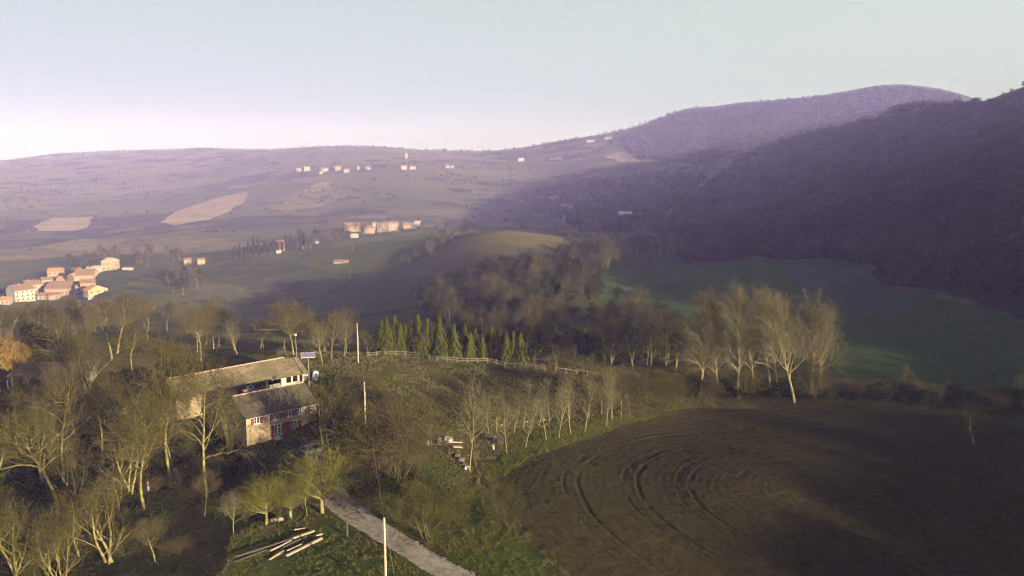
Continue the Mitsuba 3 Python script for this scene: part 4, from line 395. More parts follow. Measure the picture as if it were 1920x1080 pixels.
HOUSES = [
(np.float64(-388.7), np.float64(615.5), np.float64(14.4), np.float64(12.7), 52, 1.2, 'white', 'tile', 'largest white village house with a brown roof at the left edge'),
(np.float64(-396.2), np.float64(642.3), np.float64(10.6), np.float64(10.6), 40, 1.0, 'white', 'tile', 'tall white village house next to the largest one'),
(np.float64(-390.3), np.float64(642.7), np.float64(7.9), np.float64(9.7), 35, 1.0, 'cream', 'tile', 'cream village house in the middle of the bright row'),
(np.float64(-385.8), np.float64(647.1), np.float64(8.0), np.float64(12.0), 35, 1.0, 'cream', 'tile', 'narrow tall cream village house at the right of the bright row'),
(np.float64(-407.2), np.float64(697.7), np.float64(11.4), np.float64(9.1), 20, 1.0, 'ochre', 'orange', 'village house with an orange roof at the back of the village'),
(np.float64(-398.4), np.float64(680.6), np.float64(6.5), np.float64(4.7), 10, 0.8, 'cream', 'tile', 'small cream house in front of the orange roofed house'),
(np.float64(-380.0), np.float64(666.1), np.float64(12.8), np.float64(6.4), 15, 1.0, 'cream', 'orange', 'low village house with a sunlit orange roof near the village centre'),
(np.float64(-367.2), np.float64(636.3), np.float64(18.3), np.float64(9.6), 8, 1.2, 'ochre', 'tile', 'village barn under the widest flat brown roof'),
(np.float64(-365.3), np.float64(655.9), np.float64(10.8), np.float64(9.0), 55, 1.0, 'ochre', 'orange', 'gabled ochre house beside the low sunlit one'),
(np.float64(-360.9), np.float64(661.6), np.float64(15.4), np.float64(9.0), 15, 1.2, 'ochre', 'tile', 'long village house with a long brown roof'),
(np.float64(-364.3), np.float64(682.3), np.float64(11.2), np.float64(6.5), 15, 0.8, 'white', 'pale', 'white village house below the hilltop villa'),
(np.float64(-354.2), np.float64(690.5), np.float64(11.3), np.float64(10.4), 8, 1.0, 'cream', 'pale', 'cream hilltop villa with a pale hipped roof above the village'),
(np.float64(-397.6), np.float64(712.9), np.float64(6.3), np.float64(4.4), 20, 0.8, 'cream', 'orange', 'tiny house with an orange roof behind the long roof'),
(np.float64(-341.3), np.float64(627.6), np.float64(10.3), np.float64(7.7), 25, 1.0, 'ochre', 'tile', 'ochre village house under the long roof'),
(np.float64(-347.9), np.float64(626.9), np.float64(5.2), np.float64(5.2), 15, 1.0, 'cream', 'tile', 'small cream house at the edge of the widest roof'),
(np.float64(-321.6), np.float64(601.4), np.float64(9.1), np.float64(7.0), -40, 1.6, 'yellow', 'orange', 'bright yellow gabled village house at the village edge'),
(np.float64(-375.3), np.float64(624.3), np.float64(8.6), np.float64(4.7), 12, 0.9, 'cream', 'tile', 'low cream outbuilding at the front of the village, left one'),
(np.float64(-365.1), np.float64(621.6), np.float64(7.7), np.float64(5.1), 12, 0.9, 'ochre', 'tile', 'low ochre outbuilding at the front of the village, right one'),
(np.float64(-389.5), np.float64(595.8), np.float64(9.8), np.float64(5.3), 20, 1.0, 'cream', 'orange', 'pinkish roofed house cut by the left edge of the picture'),
(np.float64(-317.3), np.float64(585.3), np.float64(2.8), np.float64(2.4), 10, 0.9, 'white', 'pale', 'tiny shed under the yellow gabled house'),
(np.float64(-336.9), np.float64(685.8), np.float64(8.4), np.float64(1.9), 5, 0.2, 'white', 'pale', 'long low white wall house right of the hilltop villa'),
(np.float64(-311.4), np.float64(752.8), np.float64(6.2), np.float64(5.6), 15, 1.0, 'yellow', 'tile', 'yellow farmhouse in the mid valley, left of a pair'),
(np.float64(-295.1), np.float64(744.0), np.float64(6.1), np.float64(5.6), 15, 1.0, 'yellow', 'tile', 'yellow farmhouse in the mid valley, right of a pair'),
(np.float64(-218.6), np.float64(1079.5), np.float64(21.9), np.float64(12.4), 10, 1.1, 'ochre', 'tile', 'large brown-roofed house at the left of the hilltop hamlet'),
(np.float64(-181.6), np.float64(907.8), np.float64(8.0), np.float64(4.9), 5, 0.8, 'white', 'pale', 'small white house in front of the hilltop hamlet'),
(np.float64(-186.9), np.float64(1021.8), np.float64(13.8), np.float64(10.4), 30, 1.0, 'ochre', 'tile', 'house with a pinkish roof left of the hamlet centre'),
(np.float64(-191.9), np.float64(1102.9), np.float64(6.0), np.float64(11.2), 10, 0.9, 'white', 'tile', 'narrow white house at the hamlet centre'),
(np.float64(-177.4), np.float64(1060.3), np.float64(9.3), np.float64(12.2), 20, 1.0, 'ochre', 'tile', 'tall house right of the narrow white one in the hamlet'),
(np.float64(-168.8), np.float64(1065.0), np.float64(9.4), np.float64(13.0), -15, 1.0, 'pink', 'tile', 'pink house in the middle right of the hamlet'),
(np.float64(-161.8), np.float64(1081.4), np.float64(11.0), np.float64(12.4), 15, 1.0, 'cream', 'tile', 'house with sunlit gable at the right of the hamlet cluster'),
(np.float64(-146.2), np.float64(1113.2), np.float64(15.1), np.float64(8.3), 10, 0.9, 'ochre', 'tile', 'low house standing apart at the right of the hamlet'),
(np.float64(-133.5), np.float64(1114.5), np.float64(8.3), np.float64(9.8), 5, 0.9, 'cream', 'pale', 'last house of the hamlet on the right'),
(np.float64(-237.8), np.float64(807.7), np.float64(8.8), np.float64(11.5), 15, 0.9, 'ochre', 'orange', 'lone tall ochre house between cypresses'),
(np.float64(-233.2), np.float64(784.6), np.float64(4.3), np.float64(3.2), 0, 0.8, 'white', 'pale', 'small white shed at the foot of the lone ochre house'),
(np.float64(-211.7), np.float64(798.8), np.float64(3.3), np.float64(4.3), 0, 0.8, 'white', 'pale', 'tiny white hut beside the lane'),
(np.float64(-206.1), np.float64(831.7), np.float64(2.8), np.float64(2.8), 0, 0.8, 'white', 'pale', 'tiniest white hut up the lane'),
(np.float64(-138.5), np.float64(635.2), np.float64(11.3), np.float64(2.6), 0, 0.5, 'ochre', 'tile', 'low brown sheep shed on the pasture below the hamlet'),
(np.float64(-546.0), np.float64(2044.5), np.float64(12.8), np.float64(7.5), 10, 0.8, 'white', 'tile', 'far house at the left end of the hillside town'),
(np.float64(-523.9), np.float64(2038.6), np.float64(13.8), np.float64(9.6), 5, 0.8, 'white', 'pale', 'far white house, second in the hillside town'),
(np.float64(-468.4), np.float64(1994.0), np.float64(16.7), np.float64(8.3), 10, 0.7, 'white', 'tile', 'far house in the left middle of the hillside town'),
(np.float64(-466.5), np.float64(1946.1), np.float64(7.1), np.float64(5.1), 0, 0.8, 'white', 'pale', 'far small white house below the left middle of the town'),
(np.float64(-432.8), np.float64(1983.8), np.float64(14.5), np.float64(10.4), 12, 0.8, 'cream', 'tile', 'far cream house at the centre of the hillside town'),
(np.float64(-403.6), np.float64(1944.9), np.float64(12.2), np.float64(8.1), 5, 0.8, 'white', 'tile', 'far white house below the town centre'),
(np.float64(-380.6), np.float64(1975.0), np.float64(5.2), np.float64(8.2), 0, 0.9, 'white', 'pale', 'far narrow white tower house in the town'),
(np.float64(-355.1), np.float64(1965.5), np.float64(12.3), np.float64(7.2), 5, 0.7, 'white', 'tile', 'far house at the right end of the town'),
(np.float64(-260.0), np.float64(1924.1), np.float64(13.1), np.float64(8.0), 5, 0.8, 'white', 'orange', 'far white house right of the town, left of a pair'),
(np.float64(-239.7), np.float64(1925.9), np.float64(14.1), np.float64(8.0), 5, 0.8, 'white', 'orange', 'far white house right of the town, right of a pair'),
(np.float64(-160.3), np.float64(1997.2), np.float64(9.4), np.float64(6.3), 5, 0.8, 'white', 'pale', 'lone far house on the slope right of the pair, left twin'),
(np.float64(-150.4), np.float64(2007.4), np.float64(6.3), np.float64(6.3), 5, 0.8, 'white', 'pale', 'lone far house on the slope right of the pair, right twin'),
(np.float64(25.4), np.float64(2232.4), np.float64(16.3), np.float64(8.1), 5, 0.6, 'white', 'pale', 'far white house high on the middle ridge slope'),
(np.float64(-292.5), np.float64(2212.5), np.float64(5.8), np.float64(13.8), 0, 0.9, 'white', 'pale', 'slim white tower on the far hill'),
(np.float64(285.8), np.float64(2373.8), np.float64(22.2), np.float64(8.6), 5, 0.6, 'cream', 'tile', 'house on the skyline where the big hill begins'),
(np.float64(234.9), np.float64(2384.4), np.float64(24.8), np.float64(6.2), 5, 0.5, 'cream', 'tile', 'low house on the skyline left of the big hill'),
(np.float64(89.0), np.float64(1293.5), np.float64(18.3), np.float64(12.2), 5, 0.8, 'pink', 'tile', 'pinkish house in the hollow below the forest'),
(np.float64(82.5), np.float64(1173.5), np.float64(14.3), np.float64(6.3), 0, 0.7, 'grey', 'pale', 'grey shed below the pinkish house'),
(np.float64(74.9), np.float64(1464.5), np.float64(15.4), np.float64(8.5), 5, 0.7, 'grey', 'tile', 'dim grey house above the pinkish one'),
(np.float64(166.9), np.float64(1164.9), np.float64(18.9), np.float64(12.6), -12, 0.8, 'white', 'snow', 'white house with a bright pale roof before the dark forest, left part'),
(np.float64(180.2), np.float64(1134.6), np.float64(19.9), np.float64(10.0), 8, 0.7, 'white', 'tile', 'white house before the dark forest, right part')]
POLES = [(-12.72, 73.97), (-22.37, 115.78), (-30.49, 152.29), (-116.01, 560.31), (-144.66, 711.64), (-362.78, 922.65)]
FENCE = [(-29.69, 158.39), (-26.86, 161.22), (-22.46, 161.77), (-19.05, 161.39), (-16.25, 157.99), (-12.07, 157.9), (-8.25, 158.16), (-4.99, 159.4), (-1.64, 157.3), (1.64, 157.0), (4.34, 155.87), (7.57, 155.27), (10.81, 155.15), (13.99, 154.52), (16.12, 154.22), (19.25, 153.31)]
LOW_WALL = [(-1.97, 127.28), (-0.18, 128.8), (1.82, 129.66), (3.67, 130.6), (5.73, 131.45), (8.38, 132.52)]
TIMBER = [((-30.42, 80.8), (-27.63, 83.73)), ((-27.16, 82.96), (-25.48, 85.58)), ((-25.37, 85.84), (-23.35, 87.68)), ((-26.75, 81.23), (-25.71, 83.16)), ((-25.06, 81.9), (-22.09, 86.11)), ((-25.31, 83.01), (-24.05, 84.59)), ((-25.92, 88.3), (-24.7, 88.75)), ((-22.98, 86.72), (-22.28, 87.18)), ((-30.56, 81.52), (-25.4, 85.97)), ((-29.31, 82.75), (-26.98, 85.0)), ((-26.06, 83.93), (-24.03, 86.67))]
STUMPS = [(-48.48, 99.82), (-37.28, 95.94), (-27.31, 91.94), (-29.27, 91.2), (-28.49, 91.45), (-2.78, 115.74), (-66.5, 114.8), (-91.51, 138.71), (-26.71, 103.13)]
JUNK = [(-13.64, 113.58), (-12.79, 113.81), (-11.13, 114.95), (-9.8, 116.58), (-8.78, 116.21), (-8.32, 114.2), (-9.97, 112.76), (-9.1, 111.7), (-8.01, 110.9), (-7.3, 109.47), (-6.86, 107.32), (-6.35, 106.41), (-10.48, 113.14), (-3.41, 120.84), (-2.44, 119.08), (-1.85, 118.71), (-3.16, 111.6)]
CARS = [(-29.46, 111.88), (-85.61, 132.41)]
MISC = {'dark_post': (-19.3, 86.74), 'panel': (-36.77, 138.59), 'lamp': (-44.55, 158.87), 'tank': (-36.39, 141.4), 'bin': (-38.1, 141.53), 'shed': [(-91.89, 139.94), (-78.92, 142.19)]}

# ---------------------------------------------------------------- materials
def mat(name, fn, rough=0.95, bump=None, scale=0.05, spec=0.15, twosided=True, eps=0.02):
    b = {'type': 'principled', 'base_color': mikit.proc(fn) if callable(fn) else {'type': 'rgb', 'value': list(fn)}, 'roughness': rough, 'specular': spec}
    if bump is not None:
        b = {'type': 'bumpmap', 'arbitrary': mikit.proc(bump, eps=eps), 'scale': scale, 'bsdf': b}
    scene[name] = {'type': 'twosided', 'bsdf': b} if twosided else b
    return name

N, FB, SS, MIX = mikit.noise, mikit.fbm, mikit.smoothstep, mikit.mix

def blotch(p, size, k=3):
    return FB(p.x / size, p.y / size, p.z / size, k)

def c_litter(p, n, uv):
    a, b, c = blotch(p, 9.0), blotch(p, 1.3), blotch(p, 0.35, 2)
    base = MIX((0.085, 0.072, 0.036), (0.15, 0.125, 0.062), b)
    green = MIX((0.045, 0.055, 0.016), (0.085, 0.09, 0.026), c)
    return MIX(base, green, SS(0.46, 0.62, a * 0.7 + b * 0.3)) * (0.6 + 0.8 * c)
def c_lawn(p, n, uv):
    a, b, c = blotch(p, 6.0), blotch(p, 0.9), blotch(p, 0.3, 2)
    g = MIX((0.05, 0.078, 0.017), (0.10, 0.12, 0.028), b)
    return MIX(g, (0.13, 0.105, 0.05), SS(0.52, 0.72, a)) * (0.6 + 0.8 * c)
def c_bank(p, n, uv):
    a, b, c = blotch(p, 4.0), blotch(p, 0.8), blotch(p, 0.3, 2)
    g = MIX((0.075, 0.098, 0.02), (0.14, 0.145, 0.035), b)
    return MIX(g, (0.15, 0.12, 0.055), SS(0.5, 0.7, a)) * (0.6 + 0.8 * c)
def c_track(p, n, uv):
    a, b = blotch(p, 2.5), blotch(p, 0.4, 2)
    return MIX((0.20, 0.175, 0.14), (0.46, 0.42, 0.35), SS(0.25, 0.75, 0.5 * a + 0.5 * b))
def c_plough(p, n, uv):
    a, b, c = blotch(p, 14.0), blotch(p, 0.7), blotch(p, 0.22, 2)
    soil = MIX((0.04, 0.033, 0.019), (0.115, 0.096, 0.052), b)
    return MIX(soil, (0.06, 0.062, 0.022), 0.65 * SS(0.42, 0.7, a * 0.6 + c * 0.4)) * (0.6 + 0.8 * c)
def c_green(p, n, uv):
    a, b, c = blotch(p, 40.0), blotch(p, 5.0), blotch(p, 0.9, 2)
    g = MIX((0.040, 0.082, 0.028), (0.066, 0.10, 0.022), SS(0.3, 0.7, a))
    return MIX(g, (0.085, 0.08, 0.035), 0.4 * SS(0.5, 0.75, b)) * (0.75 + 0.5 * c)
def c_stubble(p, n, uv):
    a, b = blotch(p, 18.0), blotch(p, 2.0)
    return MIX((0.05, 0.078, 0.052), (0.072, 0.095, 0.068), 0.5 * a + 0.5 * b)
def c_pasture(p, n, uv):
    a, b = blotch(p, 60.0), blotch(p, 9.0)
    return MIX((0.06, 0.082, 0.026), (0.115, 0.115, 0.042), 0.6 * a + 0.4 * b)
def c_dry(p, n, uv):
    a, b = blotch(p, 45.0), blotch(p, 7.0)
    return MIX((0.085, 0.072, 0.032), (0.155, 0.128, 0.06), 0.6 * a + 0.4 * b)
def c_meadow(p, n, uv):
    a, b, c = blotch(p, 130.0), blotch(p, 22.0), blotch(p, 4.0, 2)
    g = MIX((0.05, 0.066, 0.032), (0.105, 0.10, 0.058), SS(0.3, 0.7, a))
    return MIX(g, (0.05, 0.05, 0.032), 0.7 * SS(0.48, 0.7, b)) * (0.75 + 0.5 * c)
def c_hills(p, n, uv):
    a, b = blotch(p, 330.0), blotch(p, 60.0)
    f = mikit.voronoi(p.x / 170.0 + a, p.y / 120.0)
    g = MIX((0.058, 0.068, 0.042), (0.12, 0.105, 0.074), 0.6 * f[2] + 0.4 * blotch(p, 14.0))
    return MIX(g, (0.042, 0.042, 0.034), SS(0.46, 0.6, b * 0.6 + a * 0.4))
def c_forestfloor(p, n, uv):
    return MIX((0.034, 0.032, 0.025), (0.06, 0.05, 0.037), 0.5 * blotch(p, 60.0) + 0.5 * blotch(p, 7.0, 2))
def c_shaded_floor(p, n, uv):  # leaf litter and moss, with the shade of the trees darkened into the colour
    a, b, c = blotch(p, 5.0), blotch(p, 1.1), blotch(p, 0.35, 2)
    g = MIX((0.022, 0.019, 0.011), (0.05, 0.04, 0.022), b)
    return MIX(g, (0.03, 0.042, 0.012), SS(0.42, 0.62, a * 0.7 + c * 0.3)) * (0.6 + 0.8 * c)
def c_clay(p, n, uv):
    a, b = blotch(p, 70.0), blotch(p, 9.0)
    return MIX((0.17, 0.135, 0.10), (0.34, 0.27, 0.20), SS(0.25, 0.75, 0.6 * a + 0.4 * b))
def c_dryfield(p, n, uv):
    a, b = blotch(p, 110.0), blotch(p, 14.0)
    return MIX((0.075, 0.068, 0.046), (0.19, 0.155, 0.11), SS(0.3, 0.75, 0.65 * a + 0.35 * b))
for nm, fn in dict(litter=c_litter, lawn=c_lawn, bank=c_bank, track=c_track, plough=c_plough, green=c_green, stubble=c_stubble, pasture=c_pasture, dry=c_dry, meadow=c_meadow, hills=c_hills, clay=c_clay, floor=c_shaded_floor, forestfloor=c_forestfloor, dryfield=c_dryfield).items():
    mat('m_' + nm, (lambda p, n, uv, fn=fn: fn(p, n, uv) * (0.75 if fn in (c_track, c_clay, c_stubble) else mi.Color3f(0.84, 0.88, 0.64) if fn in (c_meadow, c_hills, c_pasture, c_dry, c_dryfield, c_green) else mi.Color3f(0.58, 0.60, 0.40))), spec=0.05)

# ---------------------------------------------------------------- ground: one sheet, cut along the edges of its fields
rng = np.random.default_rng(11)
def ragged(poly, step, amp):
    """The outline walked in steps, each point shifted by smooth noise."""
    p = np.array(poly, float)
    ring = LineString(np.vstack([p, p[:1]]))
    n = max(12, int(ring.length / step))
    q = np.array([ring.interpolate(i / n, normalized=True).coords[0] for i in range(n)])
    k = np.stack([q[:, 0], q[:, 1], 0 * q[:, 0]], -1) / (7 * step)
    return q + amp * np.stack([meshkit.fbm(k, 3, 1) - 0.5, meshkit.fbm(k, 3, 2) - 0.5], -1) * 2

line = LineString(TRACK)
half = [1.75, 1.7, 1.65, 1.6, 1.65, 1.8, 2.1, 2.6, 3.0, 3.2]
track_poly = unary_union([Polygon(LineString([TRACK[i], TRACK[i + 1]]).buffer((half[i] + half[i + 1]) / 2)) for i in range(len(TRACK) - 1)])
fields = [('dirt_track', Polygon(ragged(list(track_poly.exterior.coords)[:-1], 0.5, 0.35)).buffer(0))]
for nm, poly in PARCELS:
    r = float(np.hypot(*np.mean(poly, 0)))
    step = min(max(0.004 * r, 0.5), 6.0)
    fields.append((nm, Polygon(ragged(poly, step, (1.6 if r < 900 else 1.2) * step)).buffer(0)))

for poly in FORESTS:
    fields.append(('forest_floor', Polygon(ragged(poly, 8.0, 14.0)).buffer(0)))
def polar(r0, r1, k, a0, a1):
    out, r = [], r0
    while r < r1:
        n = max(2, int((a1 - a0) / k))
        a = a0 + (np.arange(n) + rng.random(n) * 0.8) * (a1 - a0) / n
        rr = r * (1 + k * (rng.random(n) - 0.5) * 0.8)
        out.append(np.stack([rr * np.sin(a), rr * np.cos(a)], -1))
        r *= 1 + k
    return np.vstack(out)
A = math.radians(37)
pts = [polar(66, 240, 0.0037, -A, A), polar(240, 900, 0.0058, -A, A), polar(900, 6000, 0.0075, -A, A),
       polar(40, 6500, 0.035, A, 2 * math.pi - A), polar(20, 66, 0.03, -A, A)]
pf = next(p for n, p in fields if n == 'ploughed_field')
x0, y0, x1, y1 = pf.bounds
gx, gy = np.meshgrid(np.arange(x0, min(x1, 110), 0.34), np.arange(max(y0, 72), y1, 0.34))
g = np.stack([gx.ravel(), gy.ravel()], -1) + rng.normal(0, 0.06, (gx.size, 2))
pts.append(g[contains_xy(pf, g[:, 0], g[:, 1]) & (np.abs(g[:, 0]) < 0.68 * g[:, 1])])
for nm, poly in fields:
    for geom in getattr(poly, 'geoms', [poly]):
        c = geom.exterior
        r = float(np.hypot(*np.array(c.coords).mean(0)))
        n = int(c.length / min(max(0.002 * r, 0.3), 4))
        pts.append(np.array([c.interpolate(i / n, normalized=True).coords[0] for i in range(n)]))
XY = np.vstack(pts)
XY = XY[np.hypot(XY[:, 0], XY[:, 1]) > 15]
tri = Delaunay(XY).simplices
cen = XY[tri].mean(1)
kind = np.full(len(tri), -1)
for i, (nm, poly) in enumerate(fields):
    prepare(poly)
    free = np.where(kind < 0)[0]
    kind[free[contains_xy(poly, cen[free, 0], cen[free, 1])]] = i
rc = np.hypot(cen[:, 0], cen[:, 1])
wav = 120 * (meshkit.fbm(np.stack([cen[:, 0], cen[:, 1], 0 * rc], -1) / 150.0, 3, 9) - 0.5)
kind[(kind < 0) & (rc < 250 + wav * 0.4)] = -2
kind[(kind == -1) & (rc < 1250 + wav * 3)] = -3
Z = height(XY[:, 0], XY[:, 1])
P3 = np.stack([XY[:, 0], XY[:, 1], 0 * Z], -1)
R = np.hypot(XY[:, 0], XY[:, 1])
near = np.clip((420 - R) / 200, 0, 1)
inp, intr = contains_xy(pf, XY[:, 0], XY[:, 1]), contains_xy(fields[0][1], XY[:, 0], XY[:, 1])
rough = 0.30 * (meshkit.fbm(P3 / 2.6, 4, 21) - 0.5) + 0.55 * (meshkit.fbm(P3 / 9.0, 3, 22) - 0.5)
Z += near * np.where(inp | intr, 0.25, 1.0) * rough
# ploughing follows the bend of the field: turned furrows, clods, and the wheel marks
PCX, PCY = 46.0, 99.0
q = np.hypot((XY[:, 0] - PCX) / 1.0, (XY[:, 1] - PCY) * 1.18)
q = q + 2.2 * (meshkit.fbm(P3 / 16.0, 2, 31) - 0.5)
clods = 0.20 * (meshkit.fbm(P3 / 0.6, 3, 33) - 0.5)
furrow = 0.022 * np.sin(q * 2 * np.pi / 1.15)
ruts = sum(-0.15 * np.exp(-((q - k - s) / 0.2) ** 2) + 0.07 * np.exp(-((q - k - s - 0.42) / 0.2) ** 2) for k in (14.5, 22.5, 29.5, 37.5) for s in (0, 1.9))
edge = np.clip(q * 0 + 1, 0, 1)
Z += np.where(inp, clods + furrow + ruts * (meshkit.fbm(P3 / 6.0, 2, 35) > 0.36), 0)
# the track: two wheel ruts and a crown
td = np.full(len(XY), 9.0)
ti = np.where(intr)[0]
td[ti] = [line.distance(Point(*XY[i])) for i in ti]
Z += np.where(intr, -0.10 + 0.05 * np.exp(-(td / 0.35) ** 2) - 0.07 * np.exp(-((td - 0.75) / 0.22) ** 2), 0)
V = np.stack([XY[:, 0], XY[:, 1], Z], -1)
fn_ = np.cross(V[tri[:, 1]] - V[tri[:, 0]], V[tri[:, 2]] - V[tri[:, 0]])
flip = fn_[:, 2] < 0
tri[flip] = tri[flip][:, ::-1]
fn_[flip] *= -1
VN = np.zeros_like(V)
for k in range(3):
    np.add.at(VN, tri[:, k], fn_)
VN /= np.linalg.norm(VN, axis=1, keepdims=True) + 1e-12
count = {}
def key_for(name):
    count[name] = count.get(name, 0) + 1
    return name if count[name] == 1 else f'{name}_{count[name] - 1:03d}'
def sheet(name, mask, bsdf, label=None):
    f = tri[mask]
    if not len(f):
        return
    used, inv = np.unique(f, return_inverse=True)
    key = key_for(name)
    scene[key] = {'type': 'ply', 'filename': meshkit.write_ply((V[used], inv.reshape(-1, 3)), normals=VN[used]), 'face_normals': False, 'bsdf': {'type': 'ref', 'id': bsdf}}
    labels[key] = {'kind': 'structure', 'label': label or name.replace('_', ' '), 'category': name.replace('_', ' ')}
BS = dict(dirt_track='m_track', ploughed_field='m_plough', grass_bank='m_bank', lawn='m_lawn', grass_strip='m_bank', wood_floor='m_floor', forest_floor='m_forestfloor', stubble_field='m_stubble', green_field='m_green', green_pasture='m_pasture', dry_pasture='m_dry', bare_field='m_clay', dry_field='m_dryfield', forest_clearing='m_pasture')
LB = dict(dry_field='faded brownish field on the far slopes', forest_clearing='narrow pale clearing in the dark forest', dirt_track='pale dirt track curving up to the farmyard', ploughed_field='brown ploughed field with curved furrows at the lower right', grass_bank='strip of bright green grass along the top of the ploughed field',
          lawn='rough green grass beside the track', grass_strip='narrow green grass strip across the knoll', wood_floor='leafy floor of the left wood with tree shade darkened into its colour', forest_floor='dark floor under the leafless forest', stubble_field='pale stubble patch beyond the poplars', green_field='dark green field on the valley floor beyond the poplars',
          green_pasture='pale green pasture in the valley', dry_pasture='dry olive pasture on the rounded hill', bare_field='pale bare earth field on the far slopes')
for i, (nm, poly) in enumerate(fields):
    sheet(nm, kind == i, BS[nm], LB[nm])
sheet('ground', kind == -2, 'm_litter', 'brown leaf litter and rough grass round the farm')
sheet('meadow', kind == -3, 'm_meadow', 'brown and green meadows on the valley sides')
sheet('hills', kind == -1, 'm_hills', 'hazy hills closing the valley')

_tree_ground = cKDTree(XY)
def ground(x, y):
    """Height of the finished ground surface, from its nearest vertices."""
    x, y = np.atleast_1d(np.asarray(x, float)), np.atleast_1d(np.asarray(y, float))
    d, i = _tree_ground.query(np.stack([x, y], -1), k=3)
    w = 1 / (d + 0.02)
    return (V[i, 2] * w).sum(-1) / w.sum(-1)

# ---------------------------------------------------------------- buildings
def c_stone(p, n, uv):
    v = mikit.voronoi((p.x + p.y) * 2.2, p.z * 3.4)
    mort = SS(0.02, 0.10, v[1] - v[0])
    st = MIX((0.30, 0.23, 0.13), (0.48, 0.39, 0.24), v[2])
    return MIX((0.42, 0.36, 0.25), st, mort) * (0.7 + 0.6 * blotch(p, 1.5))
def c_tile(p, n, uv):
    a, b, c = blotch(p, 1.6), blotch(p, 0.35, 2), blotch(p, 4.0)
    t = MIX((0.155, 0.115, 0.075), (0.24, 0.19, 0.13), b)
    return MIX(t, (0.14, 0.13, 0.07), SS(0.42, 0.62, 0.6 * a + 0.4 * c)) * (0.75 + 0.5 * b)
def c_mosstile(p, n, uv):
    a, b = blotch(p, 1.8), blotch(p, 0.3, 2)
    t = MIX((0.085, 0.072, 0.06), (0.13, 0.11, 0.085), b)
    return MIX(t, (0.10, 0.10, 0.05), SS(0.5, 0.66, a))
def c_render(p, n, uv):
    return MIX((0.62, 0.56, 0.40), (0.72, 0.66, 0.50), blotch(p, 0.9)) * (0.85 + 0.25 * blotch(p, 3.0))
def c_wood(p, n, uv):
    return MIX((0.30, 0.24, 0.16), (0.52, 0.45, 0.33), FB(p.x * 1.1, p.y * 1.1, p.z * 5.0, 3))
def c_greywood(p, n, uv):
    return MIX((0.055, 0.048, 0.042), (0.13, 0.115, 0.10), FB(p.x * 2.1, p.y * 2.1, p.z * 6.0, 3))
for nm, fn in dict(stone=c_stone, tile=c_tile, mosstile=c_mosstile, render=c_render, plank=c_wood, greywood=c_greywood).items():
    mat('m_' + nm, fn, spec=0.1)
mat('m_whitepaint', (0.74, 0.72, 0.68), 0.6, spec=0.3)
mat('m_shutter', (0.17, 0.045, 0.03), 0.6, spec=0.25)
mat('m_darkin', (0.02, 0.018, 0.016), 0.9)
mat('m_concrete', (0.60, 0.56, 0.48), 0.8)
mat('m_steel', (0.35, 0.35, 0.37), 0.45, spec=0.5)
scene['m_glass'] = {'type': 'twosided', 'bsdf': {'type': 'principled', 'base_color': {'type': 'rgb', 'value': [0.025, 0.03, 0.035]}, 'roughness': 0.08, 'specular': 0.6}}
scene['m_bluepanel'] = {'type': 'twosided', 'bsdf': {'type': 'principled', 'base_color': {'type': 'rgb', 'value': [0.20, 0.21, 0.33]}, 'roughness': 0.35, 'specular': 0.6}}
scene['m_carpaint'] = {'type': 'twosided', 'bsdf': {'type': 'principled', 'base_color': {'type': 'rgb', 'value': [0.16, 0.155, 0.16]}, 'roughness': 0.45, 'specular': 0.6, 'clearcoat': 0.6}}
scene['m_carblue'] = {'type': 'twosided', 'bsdf': {'type': 'principled', 'base_color': {'type': 'rgb', 'value': [0.10, 0.10, 0.14]}, 'roughness': 0.3, 'specular': 0.6, 'clearcoat': 0.6}}

def box(x0, x1, y0, y1, z0, z1):
    b = trimesh.creation.box(extents=[x1 - x0, y1 - y0, z1 - z0])
    b.apply_translation([(x0 + x1) / 2, (y0 + y1) / 2, (z0 + z1) / 2])
    return b
def cat(*m): return trimesh.util.concatenate([x for x in m])
def cyl(r, z0, z1, x=0, y=0, r1=None, n=10):
    r1 = r if r1 is None else r1
    m = trimesh.creation.revolve(np.array([[0.0, z0], [r, z0], [r1, z1], [0.0, z1]]), sections=n)
    m.apply_translation([x, y, 0]); return m
def frame(x, y, z, rot=0.0):
    m = np.eye(4); c, s = math.cos(rot), math.sin(rot)
    m[:2, :2] = [[c, -s], [s, c]]; m[:3, 3] = [x, y, z]
    return m
used_parts = {}
def part(holder, name, mesh, bsdf, m=None, smooth=False, label=None, kind=None):
    """One mesh under its thing, part or piece of the setting; returns its key."""
    base = f'{holder}__{name}'
    used_parts[base] = used_parts.get(base, 0) + 1
    key = base if used_parts[base] == 1 else f'{base}_{used_parts[base] - 1:03d}'
    if m is not None:
        mesh = mesh.copy(); mesh.apply_transform(m)
    scene[key] = mikit.ply(mesh, bsdf, smooth=smooth)
    if label or kind: labels[key] = {k: v for k, v in (('label', label), ('kind', kind)) if v}
    return key
def thing(name, label, category, group=None):
    key = key_for(name)
    labels[key] = {'label': label, 'category': category}
    if group: labels[key]['group'] = group
    return key
def wall_panel(w, h, holes, t=0.4):
    """An upright wall w wide and h high with openings (x0, x1, z0, z1), outer face at y = 0, inner at y = t."""
    p = Polygon([(0, -1.2), (w, -1.2), (w, h), (0, h)])
    for a, b, c, d in holes:
        p = p.difference(Polygon([(a, c), (b, c), (b, d), (a, d)]))
    out = []
    for g in getattr(p, 'geoms', [p]):
        m = trimesh.creation.extrude_polygon(g, t, engine='earcut')
        v = m.vertices.copy(); m.vertices = np.stack([v[:, 0], t - v[:, 2], v[:, 1]], -1)
        m.faces = m.faces[:, ::-1]; m.fix_normals(); out.append(m)
    return cat(*out)
